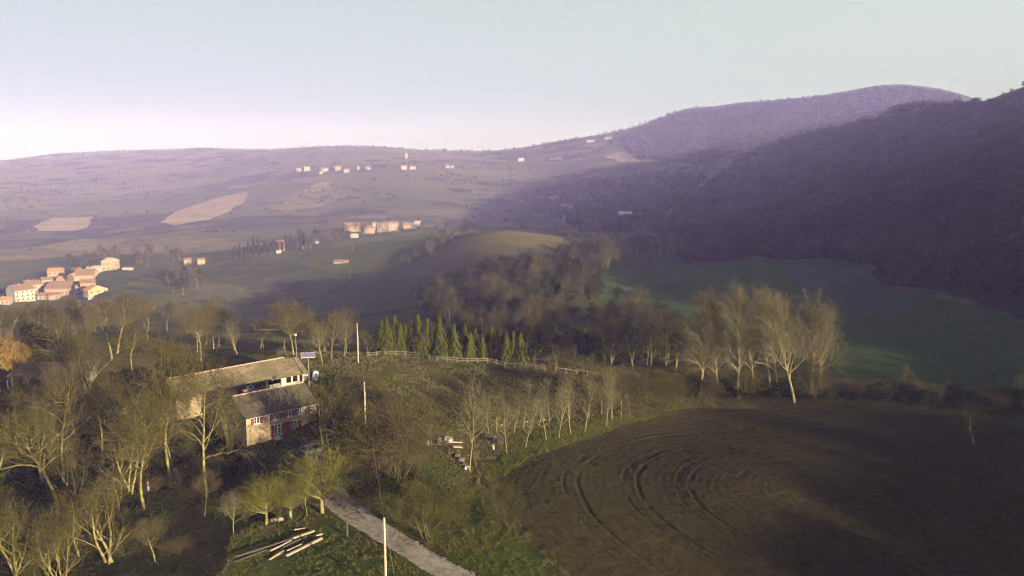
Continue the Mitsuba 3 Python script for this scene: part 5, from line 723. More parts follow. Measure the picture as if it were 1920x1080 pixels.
def roof_slope(w, run, rise, over, seed, wave=0.30, bump=0.05):
    """A slope of clay tiles: x along the eave, y up the slope from the eave (y = -over) to the ridge (y = run); z from the eave's own height."""
    nx, ny = int(w / 0.075), int((run + over) / 0.18)
    x, t = np.meshgrid(np.linspace(0, w, nx), np.linspace(0, 1, ny), indexing='ij')
    y = -over + (run + over) * t
    z = rise * y / run
    g = np.random.default_rng(seed)
    col = np.floor(x / wave).astype(int); row = np.floor((y + over) / 0.36).astype(int)
    jit = g.normal(0, 0.014, (col.max() + 2, row.max() + 2))
    p = np.stack([x, y, 0 * x], -1)
    z = z + bump * np.abs(np.sin(np.pi * x / wave)) + jit[col, row] + 0.02 * (1 - ((y + over) / 0.36) % 1.0) + 0.09 * (meshkit.fbm(p / 2.5, 3, seed) - 0.5)
    v = np.stack([x, y, z], -1).reshape(-1, 3)
    i, j = np.meshgrid(np.arange(nx - 1), np.arange(ny - 1), indexing='ij')
    q = np.stack([i * ny + j, (i + 1) * ny + j, (i + 1) * ny + j + 1, i * ny + j + 1], -1).reshape(-1, 4)
    top = trimesh.Trimesh(v, np.vstack([q[:, :3], q[:, [0, 2, 3]]]), process=False)
    s = rise / run
    c = np.array([[0.02, -over + 0.02], [w - 0.02, -over + 0.02], [w - 0.02, run], [0.02, run]])
    lo = np.array([[a, b, b * s - 0.14] for a, b in c]); hi = np.array([[a, b, b * s - 0.06] for a, b in c])
    slab = trimesh.convex.convex_hull(np.vstack([lo, hi]))
    return cat(top, slab)
def gable_roof(holder, m, x0, x1, depth, he, hr, over, tiles, seed, names=('roof',)):
    run = depth / 2
    a = roof_slope(x1 - x0, run, hr - he, over, seed); a.apply_translation([x0, 0, he])
    b = roof_slope(x1 - x0, run, hr - he, over, seed + 1)
    b.apply_transform(trimesh.transformations.rotation_matrix(math.pi, [0, 0, 1])); b.apply_translation([x1, depth, he])
    k = part(holder, 'roof', cat(a, b), tiles, m)
    g = np.random.default_rng(seed)
    caps = []
    n = int((x1 - x0) / 0.42)
    for i in range(n):
        c = trimesh.creation.cylinder(0.13 + 0.015 * g.random(), 0.40, sections=8)
        c.apply_transform(trimesh.transformations.rotation_matrix(math.pi / 2, [0, 1, 0]))
        c.apply_translation([x0 + (i + 0.5) * 0.42, run + g.normal(0, 0.015), hr + 0.03 + g.normal(0, 0.015)]); caps.append(c)
    part(k, 'ridge_tiles', cat(*caps), 'm_ridge', m, kind='stuff')
    return k
mat('m_ridge', lambda p, n, uv: MIX((0.30, 0.23, 0.15), (0.46, 0.37, 0.25), blotch(p, 0.5, 2)))
def gable_wall(depth, he, hr, t=0.35):
    p = Polygon([(0, -1.2), (depth, -1.2), (depth, he), (depth / 2, hr - 0.17), (0, he)])
    m = trimesh.creation.extrude_polygon(p, t, engine='earcut')
    v = m.vertices.copy(); m.vertices = np.stack([v[:, 2], v[:, 0], v[:, 1]], -1); m.fix_normals()
    return m

def casement(holder, m, xc, z0, w, h, rows=3, shut=(1, 1), name='window', door=False):
    """A white window with glazing bars and dark panes, set in its opening, with open brown shutters."""
    fr = 0.08; y0, y1 = 0.10, 0.18
    bars = [box(xc - w / 2, xc - w / 2 + fr, y0, y1, z0, z0 + h), box(xc + w / 2 - fr, xc + w / 2, y0, y1, z0, z0 + h),
            box(xc - w / 2 + fr, xc + w / 2 - fr, y0, y1, z0 + h - fr, z0 + h), box(xc - w / 2 + fr, xc + w / 2 - fr, y0, y1, z0, z0 + fr),
            box(xc - 0.055, xc + 0.055, y0 - 0.01, y1, z0 + fr, z0 + h - fr)]
    for i in range(1, rows):
        z = z0 + fr + (h - 2 * fr) * i / rows
        bars.append(box(xc - w / 2 + fr, xc + w / 2 - fr, y0 + 0.012, y1 - 0.01, z - 0.025, z + 0.025))
    bars.append(box(xc - w / 2 - 0.10, xc + w / 2 + 0.10, -0.06, 0.09, z0 - 0.09, z0 - 0.003))
    bars.append(box(xc - w / 2 - 0.10, xc + w / 2 + 0.10, -0.025, 0.06, z0 + h + 0.003, z0 + h + 0.10))
    k = part(holder, name, cat(*bars), 'm_whitepaint', m)
    part(k, 'pane', cat(box(xc - w / 2 + fr, xc - 0.06, y0 + 0.03, y0 + 0.045, z0 + fr, z0 + h - fr), box(xc + 0.06, xc + w / 2 - fr, y0 + 0.03, y0 + 0.045, z0 + fr, z0 + h - fr)), 'm_glass', m)
    for s, on in zip((-1, 1), shut):
        if on:
            a = xc + s * (w / 2 + 0.03 + w / 4)
            sh = [box(a - w / 4, a + w / 4, -0.055, -0.015, z0, z0 + h)]
            for i in range(int(h / 0.16)):
                sh.append(box(a - w / 4 + 0.05, a + w / 4 - 0.05, -0.075, -0.054, z0 + 0.06 + i * 0.16, z0 + 0.15 + i * 0.16))
            part(k, 'shutter', cat(*sh), 'm_shutter', m)

# the farmhouse: two storeys of stone, brown shutters
FH = frame(-40.8, 116.3, -0.53, 0.73)
house = thing('farmhouse', 'two-storey stone farmhouse with brown shutters and white window frames among the bare trees', 'house')
L, W, HE, HR = 11.85, 8.6, 4.35, 6.75
ups = [(1.75, 2.95, 0.95, 1.05, (1, 1)), (4.85, 2.95, 0.95, 1.05, (1, 1)), (7.05, 2.95, 0.95, 1.05, (1, 1)), (8.95, 2.95, 0.8, 1.0, (1, 0)), (11.15, 2.85, 0.8, 1.05, (1, 0))]
downs = [(5.1, 0.05, 1.15, 2.05, (1, 1)), (7.9, 0.05, 1.15, 2.05, (1, 1))]
holes = [(x - w / 2, x + w / 2, z, z + h) for x, z, w, h, s in ups + downs]
part(house, 'wall', cat(wall_panel(L, HE, holes)), 'm_stone', FH, label='front wall of yellow stone')
back = wall_panel(L, HE, []); back.apply_translation([0, W - 0.4, 0]); part(house, 'wall', back, 'm_stone', FH)
for x in (0.0, L - 0.35):
    gw = gable_wall(W - 0.8, HE, HR); gw.apply_translation([x, 0.4, 0]); part(house, 'wall', gw, 'm_stone', FH)
part(house, 'floor', cat(box(0.4, L - 0.4, 0.45, W - 0.45, 2.4, 2.6), box(0.4, L - 0.4, 0.45, W - 0.45, -0.3, -0.02)), 'm_darkin', FH)
gable_roof(house, FH, -0.25, L + 0.25, W, HE + 0.05, HR, 0.45, 'm_mosstile', 3)
for i, (x, z, w, h, s) in enumerate(ups): casement(house, FH, x, z, w, h, 2 if i else 2, s)
for x, z, w, h, s in downs: casement(house, FH, x, z, w, h, 4, s, 'glazed_door')
part(house, 'door', box(6.15, 6.85, -0.05, 0.02, 0.05, 2.15), 'm_shutter', FH, label='brown plank door between the two glazed doors')
ch = cat(box(2.2, 2.8, W * 0.62, W * 0.62 + 0.5, 5.2, 6.9), box(2.1, 2.9, W * 0.62 - 0.1, W * 0.62 + 0.6, 6.9, 7.0))
part(house, 'chimney', ch, 'm_stone', FH)
part(house, 'step', cat(box(4.2, 8.8, -1.1, -0.01, -0.6, 0.02)), 'm_concrete', FH)
gut = trimesh.creation.cylinder(0.07, L + 0.4, sections=8)
gut.apply_transform(trimesh.transformations.rotation_matrix(math.pi / 2, [0, 1, 0])); gut.apply_translation([L / 2, -0.52, HE - 0.22])
part(house, 'gutter', gut, 'm_steel', FH)

# the long barn behind it
BM = frame(-38.27, 141.34, 1.38, 0.775)
barn = thing('barn', 'long low stone barn with brown tiled roof and open cream loggia at its right end', 'barn')
BL, BW, BE, BR = 23.5, 6.6, 3.35, 5.5
def seg(x0, x1, h, holes=(), y=0.0):
    w = wall_panel(x1 - x0, h, [(a - x0, b - x0, c, d) for a, b, c, d in holes]); w.apply_translation([x0, y, 0]); return w
part(barn, 'wall', seg(-BL, -13.4, BE, [(-17.6, -16.6, 1.4, 2.5)]), 'm_stone', BM, label='sunlit stone wall at the left end')
part(barn, 'wall', cat(seg(-11.2, -4.75, 1.7, y=0.3), box(-11.2, -4.75, 0.32, 0.62, BE - 0.35, BE - 0.02)), 'm_greystone', BM, label='grey parapet under the dark openings')
mat('m_greystone', lambda p, n, uv: MIX((0.15, 0.14, 0.12), (0.25, 0.235, 0.205), blotch(p, 1.2)))
part(barn, 'loggia', seg(-4.2, 0.0, BE, [(-3.75, -2.75, 1.45, 2.75), (-2.4, -1.45, 1.45, 2.75), (-1.1, -0.45, 1.35, 2.75)]), 'm_render', BM, label='cream rendered loggia with three openings')
back = wall_panel(BL, BE, []); back.apply_translation([-BL, BW - 0.4, 0]); part(barn, 'wall', back, 'm_stone', BM)
for x in (-BL, -0.35):
    gw = gable_wall(BW - 0.8, BE, BR); gw.apply_translation([x, 0.4, 0]); part(barn, 'wall', gw, 'm_render' if x > -1 else 'm_stone', BM)
part(barn, 'wall', box(-4.65, -4.35, 0.7, BW - 0.5, -0.5, BE), 'm_darkin', BM, label='dark inner wall')
part(barn, 'floor', box(-BL + 0.4, -0.4, 0.5, BW - 0.5, -0.6, -0.05), 'm_darkin', BM)
for x in (-11.2, -7.45): part(barn, 'post', box(x - 0.17, x + 0.17, 0.0, 0.29, -1.0, BE - 0.05), 'm_render', BM)
part(barn, 'post', box(-4.72, -4.22, -0.06, 0.42, -1.0, BE - 0.05), 'm_render', BM, label='thick cream corner pillar')
part(barn, 'door', cat(box(-13.38, -12.2, 0.12, 0.20, -0.4, 2.9), box(-12.15, -11.4, 0.12, 0.20, -0.4, 2.9)), 'm_shutter', BM, label='dark red double door')
part(barn, 'lintel', box(-13.4, -11.37, 0.05, 0.4, 2.92, BE - 0.03), 'm_greystone', BM)
ring = trimesh.creation.annulus(0.28, 0.48, 0.12, sections=20)
ring.apply_transform(trimesh.transformations.rotation_matrix(math.pi / 2, [1, 0, 0])); ring.apply_translation([-10.4, 0.22, 2.05])
part(barn, 'wheel', ring, 'm_whitepaint', BM, label='round white ring hung on the parapet')
casement(barn, BM, -17.1, 1.4, 1.0, 1.1, 2, (0, 0))
gable_roof(barn, BM, -BL - 0.3, 0.3, BW, BE + 0.04, BR, 0.75, 'm_tile', 7)
ant = [cyl(0.03, 5.3, 7.3, -1.9, BW / 2)]
for z, l in ((7.2, 1.7), (6.85, 1.9), (6.5, 1.6)):
    ant.append(box(-1.9 - l, -1.9 + 0.3, BW / 2 - 0.03, BW / 2 + 0.03, z, z + 0.06))
part(thing('aerial', 'television aerial with three bars on the barn ridge', 'aerial'), 'mast', cat(*ant), 'm_greywood', BM)

# the long shed in the trees at the left edge
(sx0, sy0), (sx1, sy1) = MISC['shed']
srot = math.atan2(sy1 - sy0, sx1 - sx0); SL = math.hypot(sx1 - sx0, sy1 - sy0)
SM = frame(sx0, sy0, float(ground(sx0, sy0)[0]), srot)
shed = thing('open_shed', 'long low shed with a brown roof and dark open front at the left edge', 'shed')
part(shed, 'wall', cat(box(0, SL, 4.6, 4.9, -1.5, 2.6), box(0, 0.3, 0.3, 4.6, -1.5, 2.4), box(SL - 0.3, SL, 0.3, 4.6, -1.5, 2.4), box(6.2, SL * 0.75, 0.35, 0.6, -1.5, 1.5)), 'm_greystone', SM)
for i in range(6): part(shed, 'post', box(0.2 + i * (SL - 0.6) / 5, 0.42 + i * (SL - 0.6) / 5, 0.05, 0.28, -1.5, 2.35), 'm_plank' if i < 2 else 'm_greywood', SM)
r = roof_slope(SL + 0.8, 5.2, 0.95, 0.5, 21); r.apply_translation([-0.4, 0, 2.42]); part(shed, 'roof', r, 'm_tile', SM)

# houses of the valley, the village and the far town
for nm, lo, hi in (('white', (0.66, 0.62, 0.55), (0.78, 0.75, 0.68)), ('cream', (0.60, 0.50, 0.34), (0.72, 0.62, 0.45)), ('ochre', (0.42, 0.31, 0.2), (0.56, 0.43, 0.29)), ('yellow', (0.68, 0.57, 0.27), (0.78, 0.68, 0.38)), ('pink', (0.52, 0.36, 0.32), (0.62, 0.46, 0.41)), ('grey', (0.34, 0.32, 0.32), (0.46, 0.44, 0.43))):
    mat('m_wall_' + nm, lambda p, n, uv, lo=lo, hi=hi, nm=nm: MIX(lo, hi, blotch(p, 2.5)) * (0.52 if nm != 'ochre' else 0.66))
for nm, lo, hi in (('tile', (0.20, 0.12, 0.085), (0.34, 0.215, 0.15)), ('orange', (0.36, 0.185, 0.09), (0.52, 0.30, 0.16)), ('pale', (0.40, 0.34, 0.26), (0.52, 0.45, 0.36)), ('snow', (0.70, 0.70, 0.70), (0.8, 0.8, 0.8))):
    mat('m_roof_' + nm, lambda p, n, uv, lo=lo, hi=hi: MIX(lo, hi, blotch(p, 1.4)))
mat('m_winshut', (0.09, 0.06, 0.045), 0.7)
hrng = np.random.default_rng(8)
for x, y, w, h, rot, dr, wall, roof, label in HOUSES:
    dist = math.hypot(x, y)
    z = float(ground(x, y)[0]) - 0.2
    m = frame(x, y, z, math.radians(rot))
    k = thing('village_house' if dist < 800 else 'house', label, 'house')
    d = max(w * dr, 2.5); rise = min(0.42 * d / 2 + 0.2, h * 0.5); he = h - rise
    hipped = 'hipped' in label
    pts = [(-w / 2, -d / 2), (w / 2, -d / 2), (w / 2, d / 2), (-w / 2, d / 2)]
    body = [[a, b, zz] for a, b in pts for zz in (-4, he)]
    if not hipped: body += [[-w / 2, 0, h - 0.1], [w / 2, 0, h - 0.1]]
    part(k, 'wall', trimesh.convex.convex_hull(np.array(body)), 'm_wall_' + wall, m)
    o, rd = 0.45, rise / (d / 2)
    ins = w * 0.3 if hipped else -o * 0.6
    slopes = []
    for s in (-1, 1):
        q = np.array([[-w / 2 - o, s * (d / 2 + o), he - o * rd], [w / 2 + o, s * (d / 2 + o), he - o * rd], [w / 2 - ins, 0, h], [-w / 2 + ins, 0, h]])
        slopes.append(trimesh.convex.convex_hull(np.vstack([q + [0, 0, 0.03], q + [0, 0, 0.28]])))
    if hipped:
        for s in (-1, 1):
            q = np.array([[s * (w / 2 + o), -d / 2 - o, he - o * rd], [s * (w / 2 + o), d / 2 + o, he - o * rd], [s * (w / 2 - ins), 0, h]])
            slopes.append(trimesh.convex.convex_hull(np.vstack([q + [0, 0, 0.04], q + [0, 0, 0.29]])))
    rk = part(k, 'roof', cat(*slopes), 'm_roof_' + roof, m)
    if w > 6:
        cx = (hrng.random() - 0.5) * w * 0.5
        part(rk, 'chimney', box(cx - 0.35, cx + 0.35, -0.9, -0.2, h - 0.8, h + 0.9), 'm_wall_' + wall, m)
    if w > 5 and he > 2.4:
        nfl = max(1, int(he / 2.8)); nw = max(1, int(w / 3.2))
        for f in range(nfl):
            for i in range(nw):
                if hrng.random() < 0.12: continue
                wx = -w / 2 + (i + 0.5 + 0.2 * (hrng.random() - 0.5)) * w / nw; wz = 0.9 + f * he / nfl
                part(k, 'window', box(wx - 0.5, wx + 0.5, -d / 2 - 0.05, -d / 2 + 0.2, wz, wz + 1.3), 'm_winshut', m)
        for i in range(max(1, int(d / 4))):
            wy = -d / 2 + (i + 0.5) * d / max(1, int(d / 4))
            part(k, 'window', box(w / 2 - 0.2, w / 2 + 0.05, wy - 0.5, wy + 0.5, he * 0.45, he * 0.45 + 1.3), 'm_winshut', m)

# ---------------------------------------------------------------- trees
def unit(v): return v / (np.linalg.norm(v, axis=-1, keepdims=True) + 1e-12)

def tubes(lines, radii, sides):
    """Polylines (each k x 3) as thin tapering tubes in one (vertices, faces) pair."""
    vs, fs, at = [], [], 0
    ang = np.arange(sides) * 2 * np.pi / sides
    for p, r in zip(lines, radii):
        t = unit(np.gradient(p, axis=0))
        a = unit(np.cross(t, np.where(np.abs(t[:, 2:]) < 0.9, [0, 0, 1.0], [1.0, 0, 0])))
        b = np.cross(t, a)
        v = p[:, None] + np.asarray(r)[:, None, None] * (np.cos(ang)[None, :, None] * a[:, None] + np.sin(ang)[None, :, None] * b[:, None])
        k = len(p)
        i, j = np.meshgrid(np.arange(k - 1), np.arange(sides), indexing='ij')
        q = np.stack([i * sides + j, i * sides + (j + 1) % sides, (i + 1) * sides + (j + 1) % sides, (i + 1) * sides + j], -1).reshape(-1, 4)
        vs.append(v.reshape(-1, 3)); fs.append(np.vstack([q[:, :3], q[:, [0, 2, 3]]]) + at); at += k * sides
    return np.vstack(vs), np.vstack(fs)

def spikes(base, tip, r):
    """Straight twigs: slim three-sided cones."""
    d = unit(tip - base)
    a = unit(np.cross(d, np.where(np.abs(d[:, 2:]) < 0.9, [0, 0, 1.0], [1.0, 0, 0])))
    b = np.cross(d, a)
    v = np.empty((len(base), 4, 3))
    for k in range(3):
        c, s = math.cos(2.094 * k), math.sin(2.094 * k)
        v[:, k] = base + r[:, None] * (c * a + s * b)
    v[:, 3] = tip
    f = (np.array([[0, 1, 3], [1, 2, 3], [2, 0, 3]])[None] + 4 * np.arange(len(base))[:, None, None]).reshape(-1, 3)
    return v.reshape(-1, 3), f

def join(parts):
    vs, fs, at = [], [], 0
    for v, f in parts:
        vs.append(v); fs.append(np.asarray(f) + at); at += len(v)
    return np.vstack(vs), np.vstack(fs)

def bare_tree(seed, limbs=13, clear=0.28, angle=55, reach=0.42, up=0.35, sub=8, subsub=6, twigs=5, r0=0.020, twig=0.075, rtwig=0.0014, fork=0, wander=0.10, tip=0.35, stems=1, top=1.0):
    """A leafless tree of height 1 (trunk with its limbs, crown of branches and twigs), grown from a seed."""
    g = np.random.default_rng(seed)
    def path(start, d, length, n, wob, lift):
        p = [start]; d = unit(d)
        for _ in range(n):
            d = unit(d + g.normal(0, wob, 3) + np.array([0, 0, lift]))
            p.append(p[-1] + d * length / n)
        return np.array(p)
    trunk_l, trunk_r, lim_l, lim_r, br_l, br_r = [], [], [], [], [], []
    roots = []
    for s in range(stems):
        az0 = g.random() * 6.28
        tilt = (0.08 if stems == 1 else 0.22 + 0.25 * g.random())
        d0 = np.array([math.cos(az0 + s * 2.4) * tilt, math.sin(az0 + s * 2.4) * tilt, 1.0])
        L = (0.93 if stems == 1 else 0.8 + 0.2 * g.random()) * top
        p = path(np.array([0.012 * stems * math.cos(s * 2.4), 0.012 * stems * math.sin(s * 2.4), -0.03]), d0, L, 10, wander * 0.55, 0.05)
        rr = r0 * (1 if stems == 1 else 0.6) * np.interp(np.linspace(0, 1, 11), [0, 0.06, 0.5, 1], [1.35, 1.0, 0.66, 0.16])
        trunk_l.append(p); trunk_r.append(rr); roots.append((p, rr))
    for p, rr in roots:
        n = max(3, int(limbs / stems))
        for i in range(n):
            t = clear + (0.97 - clear) * (i + g.random() * 0.8) / n
            k = min(int(t * 10), 9); w = t * 10 - k
            s = p[k] * (1 - w) + p[k + 1] * w
            az = i * 2.39996 + g.random() * 0.9
            el = math.radians(90 - angle * (0.75 + 0.5 * g.random()) * (1.15 - 0.45 * t))
            d = np.array([math.cos(az) * math.cos(el), math.sin(az) * math.cos(el), math.sin(el)])
            prof = (1 - ((t - clear) / (1.02 - clear)) ** 1.6 * (1 - tip))
            length = reach * prof * (0.7 + 0.6 * g.random())
            q = path(s, d, length, 6, wander * 1.5, up * 0.16)
            rl = np.interp(t * 10, np.arange(11), rr) * 0.62
            lr = np.linspace(rl, max(rl * 0.25, 0.0014), 7)
            lim_l.append(q); lim_r.append(lr)
    for q, lr in list(zip(lim_l, lim_r)) + [(p[6:], rr[6:]) for p, rr in roots]:
        length = np.linalg.norm(np.diff(q, axis=0), axis=1).sum()
        m = max(3, int(sub * (0.5 + 0.5 * length / reach * 1.6)))
        for i in range(m):
            t = 0.2 + 0.8 * (i + g.random()) / m
            f = t * (len(q) - 1); k = min(int(f), len(q) - 2); w = f - k
            s = q[k] * (1 - w) + q[k + 1] * w
            ax = unit(q[k + 1] - q[k])
            side = unit(np.cross(ax, g.normal(0, 1, 3)))
            d = ax * (0.75 + 0.3 * g.random()) + side * (0.75 + 0.3 * g.random()) + np.array([0, 0, up * 0.6])
            b = path(s, d, (0.10 + 0.32 * length) * (1.1 - 0.5 * t) * (0.7 + 0.6 * g.random()), 4, wander * 1.4, up * 0.12)
            r1 = max(np.interp(f, np.arange(len(q)), lr) * 0.5, 0.0017)
            br_l.append(b); br_r.append(np.linspace(r1, 0.0009, 5))
    # fine branches and twigs, all at once
    B = np.array(br_l); nb = len(B)
    def shoots(P, per, length, spread, r, lo):
        k = len(P); idx = np.repeat(np.arange(k), per)
        t = lo + (1 - lo) * g.random(len(idx)); f = t * (P.shape[1] - 1)
        a = np.minimum(f.astype(int), P.shape[1] - 2); w = (f - a)[:, None]
        s = P[idx, a] * (1 - w) + P[idx, a + 1] * w
        ax = unit(P[idx, a + 1] - P[idx, a])
        d = unit(ax + spread * unit(g.normal(0, 1, ax.shape)) + np.array([0, 0, up * 0.5]))
        e = s + d * (length * (0.55 + 0.9 * g.random(len(idx))))[:, None]
        return s, e, np.full(len(idx), r)
    s1, e1, r1 = shoots(B, subsub, twig * 1.7, 0.8, rtwig * 1.25, 0.15)
    m1 = (s1 + e1) / 2 + g.normal(0, 0.006, s1.shape)
    s2, e2, r2 = shoots(np.stack([s1, m1, e1], 1), twigs, twig, 0.9, rtwig, 0.2)
    tv = join([tubes(trunk_l, trunk_r, 7)] + ([tubes(lim_l, lim_r, 4)] if lim_l else []))
    cv = join([tubes(br_l, br_r, 3), spikes(s1, e1, r1), spikes(s2, e2, r2)])
    return tv, cv

def leaf_cloud(g, centres, radius, n, size, flat=0.8):
    """n leaf-sized triangles scattered through balls round the centres."""
    c = centres[g.integers(0, len(centres), n)]
    d = unit(g.normal(0, 1, (n, 3))) * (g.random((n, 1)) ** 0.45)
    p = c + d * radius * np.array([1, 1, flat])
    u = unit(g.normal(0, 1, (n, 3))); w = unit(np.cross(u, g.normal(0, 1, (n, 3))))
    s = size * (0.6 + 0.8 * g.random((n, 1)))
    v = np.stack([p + u * s, p - u * s * 0.5 + w * s * 0.8, p - u * s * 0.5 - w * s * 0.8], 1).reshape(-1, 3)
    return v, np.arange(3 * n).reshape(-1, 3)

def conifer(seed, width=0.30, whorls=22, per=8):
    g = np.random.default_rng(seed)
    trunk = tubes([np.array([[0, 0, -0.03], [0, 0, 0.5], [0.004, 0, 0.99]])], [[0.014, 0.009, 0.001]], 6)
    vs, fs, at = [], [], 0
    for i in range(whorls):
        t = (i + g.random() * 0.5) / whorls
        z = 0.1 + 0.9 * t
        R = width * (1 - t) ** 0.85 * (0.6 + 0.7 * g.random()) + 0.012
        for k in range(per):
            az = k * 6.283 / per + i * 0.7 + g.normal(0, 0.2)
            Rk = R * (0.65 + 0.6 * g.random())
            o = np.array([math.cos(az), math.sin(az), 0]); s = np.array([-o[1], o[0], 0])
            droop = 0.45 + 0.3 * g.random()
            pts = []
            for j in range(4):
                f0, f1 = j / 4, (j + 1.25) / 4
                c0 = o * Rk * f0 + [0, 0, z - droop * Rk * f0 * f0 + 0.01]
                c1 = o * Rk * f1 + [0, 0, z - droop * Rk * f1 * f1]
                wd = 0.024 + 0.10 * Rk * (1 - f0)
                for sg in (-1, 1):
                    pts.append([c0, c1 + s * sg * wd * 1.2 + [0, 0, g.normal(-0.008, 0.008)], c1 * 0.55 + c0 * 0.45 + s * sg * wd * 0.2 + [0, 0, 0.004]])
                    pts.append([c0 + s * sg * wd * 0.2, c0 * 0.4 + c1 * 0.6 + s * sg * wd * 1.5 + [0, 0, g.normal(-0.014, 0.008)], c1])
            pts = np.array(pts).reshape(-1, 3)
            vs.append(pts); fs.append(np.arange(len(pts)).reshape(-1, 3) + at); at += len(pts)
    return trunk, (np.vstack(vs), np.vstack(fs))

def leafy_tree(seed, n=2600, size=0.022, blobs=26, spread=0.30, low=0.3, **kw):
    g = np.random.default_rng(seed)
    tv, cv = bare_tree(seed, twigs=1, subsub=2, **kw)
    d = unit(g.normal(0, 1, (blobs, 3))) * (0.35 + 0.65 * g.random((blobs, 1)))
    c = np.array([0, 0, (1 + low) / 2]) + d * np.array([spread, spread, (1 - low) / 2 * 0.9])
    return tv, join([cv, leaf_cloud(g, c, 0.11, n, size)])

def cypress(seed, width=0.09, n=700):
    g = np.random.default_rng(seed)
    tv = tubes([np.array([[0, 0, -0.03], [0, 0, 0.9]])], [[0.012, 0.003]], 5)
    z = g.random(n) ** 0.8
    R = width * np.sin(np.clip(z * 1.02 + 0.06, 0, 1) * np.pi) ** 0.55 * (0.75 + 0.35 * g.random(n))
    a = g.random(n) * 6.283
    p = np.stack([R * np.cos(a), R * np.sin(a), 0.04 + 0.96 * z], -1)
    u = np.stack([np.cos(a) * 0.25, np.sin(a) * 0.25, np.ones(n)], -1) * 0.05
    s = np.stack([-np.sin(a), np.cos(a), 0 * a], -1) * 0.022
    v = np.stack([p + u, p - u * 0.5 + s, p - u * 0.5 - s], 1).reshape(-1, 3)
    core = trimesh.creation.revolve(np.array([[0.0001, 0.04], [width * 0.6, 0.12], [width * 0.72, 0.4], [width * 0.45, 0.75], [0.0001, 0.97]]), sections=9)
    return tv, join([(v, np.arange(3 * n).reshape(-1, 3)), (np.array(core.vertices), np.array(core.faces))])

# bark and leaf colours: every tree takes its own tint from where it stands
def stand(p): return N(p.x / 5.5, p.y / 5.5, 3.0)
def c_bark(p, n, uv):
    s, b = stand(p), blotch(p, 0.5, 2)
    lichen = MIX((0.33, 0.30, 0.115), (0.37, 0.325, 0.19), s)
    return MIX(MIX((0.15, 0.125, 0.085), (0.20, 0.17, 0.125), s), lichen, SS(0.32, 0.62, b))
def c_twig(p, n, uv):
    s, b = stand(p), blotch(p, 1.2, 2)
    return MIX(MIX((0.125, 0.108, 0.045), (0.135, 0.108, 0.07), SS(0.25, 0.7, s)), (0.075, 0.062, 0.033), 0.5 * b)
def c_pale(p, n, uv):
    b = blotch(p, 0.8, 2)
    return MIX((0.24, 0.20, 0.13), (0.38, 0.33, 0.235), b)
def c_paletwig(p, n, uv):
    return MIX((0.15, 0.13, 0.095), (0.20, 0.175, 0.135), stand(p))
def c_brush(p, n, uv):
    s = N(p.x / 7.0, p.y / 7.0, 9.0)
    return MIX((0.095, 0.075, 0.045), (0.085, 0.08, 0.03), SS(0.35, 0.65, s))
def c_woodtwig(p, n, uv):
    s = N(p.x / 11.0, p.y / 11.0, 5.0)
    return MIX((0.035, 0.034, 0.019), (0.105, 0.09, 0.054), SS(0.3, 0.7, s))
def c_fir(p, n, uv):
    return MIX((0.045, 0.058, 0.014), (0.115, 0.12, 0.022), 0.6 * blotch(p, 1.2, 2) + 0.4 * stand(p))
def c_dark(p, n, uv):
    return MIX((0.02, 0.028, 0.014), (0.045, 0.055, 0.022), blotch(p, 1.1, 2))
def c_rust(p, n, uv):
    return MIX((0.25, 0.15, 0.06), (0.42, 0.275, 0.11), blotch(p, 0.9, 2))
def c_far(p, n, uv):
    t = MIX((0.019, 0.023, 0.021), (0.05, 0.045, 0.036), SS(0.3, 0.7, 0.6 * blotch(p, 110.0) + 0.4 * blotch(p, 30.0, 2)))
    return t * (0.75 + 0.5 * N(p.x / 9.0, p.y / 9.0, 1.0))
def c_hedge(p, n, uv):
    return MIX((0.045, 0.046, 0.033), (0.075, 0.066, 0.046), N(p.x / 40.0, p.y / 40.0, 1.0))
def c_olive(p, n, uv):
    return MIX((0.11, 0.115, 0.024), (0.19, 0.175, 0.045), blotch(p, 0.8, 2))
for nm, fn in dict(bark=c_bark, twig=c_twig, pale=c_pale, paletwig=c_paletwig, brush=c_brush, woodtwig=c_woodtwig, fir=c_fir, dark=c_dark, rust=c_rust, far=c_far, hedge=c_hedge, olive=c_olive).items():
    mat('m_' + nm, (lambda p, n, uv, fn=fn: fn(p, n, uv) * mi.Color3f(0.76, 0.78, 0.54)), spec=0.03)

KIND = {}
def kind_of(name, meshes, mats):
    KIND.setdefault(name, [])
    gid = f'{name}_model_{len(KIND[name])}'
    tv, cv = meshes
    scene[gid] = {'type': 'shapegroup', 'trunk': mikit.ply(tv, mats[0], smooth=True), 'crown': mikit.ply(cv, mats[1])}
    KIND[name].append(gid)
for s in range(5): kind_of('wood', bare_tree(100 + s, limbs=12 + s, clear=0.30 + 0.05 * s, angle=60, reach=0.40, up=0.30, sub=8, subsub=5, twigs=3, r0=0.0145, twig=0.060, rtwig=0.00125, wander=0.16), ('m_bark', 'm_twig'))
for s in range(2): kind_of('vase', bare_tree(130 + s, limbs=16, clear=0.12, angle=40, reach=0.6, up=0.40, sub=6, subsub=4, twigs=3, r0=0.026, twig=0.075, rtwig=0.0017, wander=0.09, stems=3), ('m_bark', 'm_twig'))
for s in range(3): kind_of('poplar', bare_tree(150 + s, limbs=26, clear=0.30, angle=40, reach=0.33, up=0.55, sub=7, subsub=5, twigs=3, r0=0.015, twig=0.05, rtwig=0.0009, wander=0.10, tip=0.5), ('m_pale', 'm_paletwig'))
for s in range(3): kind_of('slim', bare_tree(170 + s, limbs=15, clear=0.30, angle=42, reach=0.26, up=0.5, sub=4, subsub=3, twigs=2, r0=0.010, twig=0.075, rtwig=0.0014, wander=0.08), ('m_pale', 'm_paletwig'))
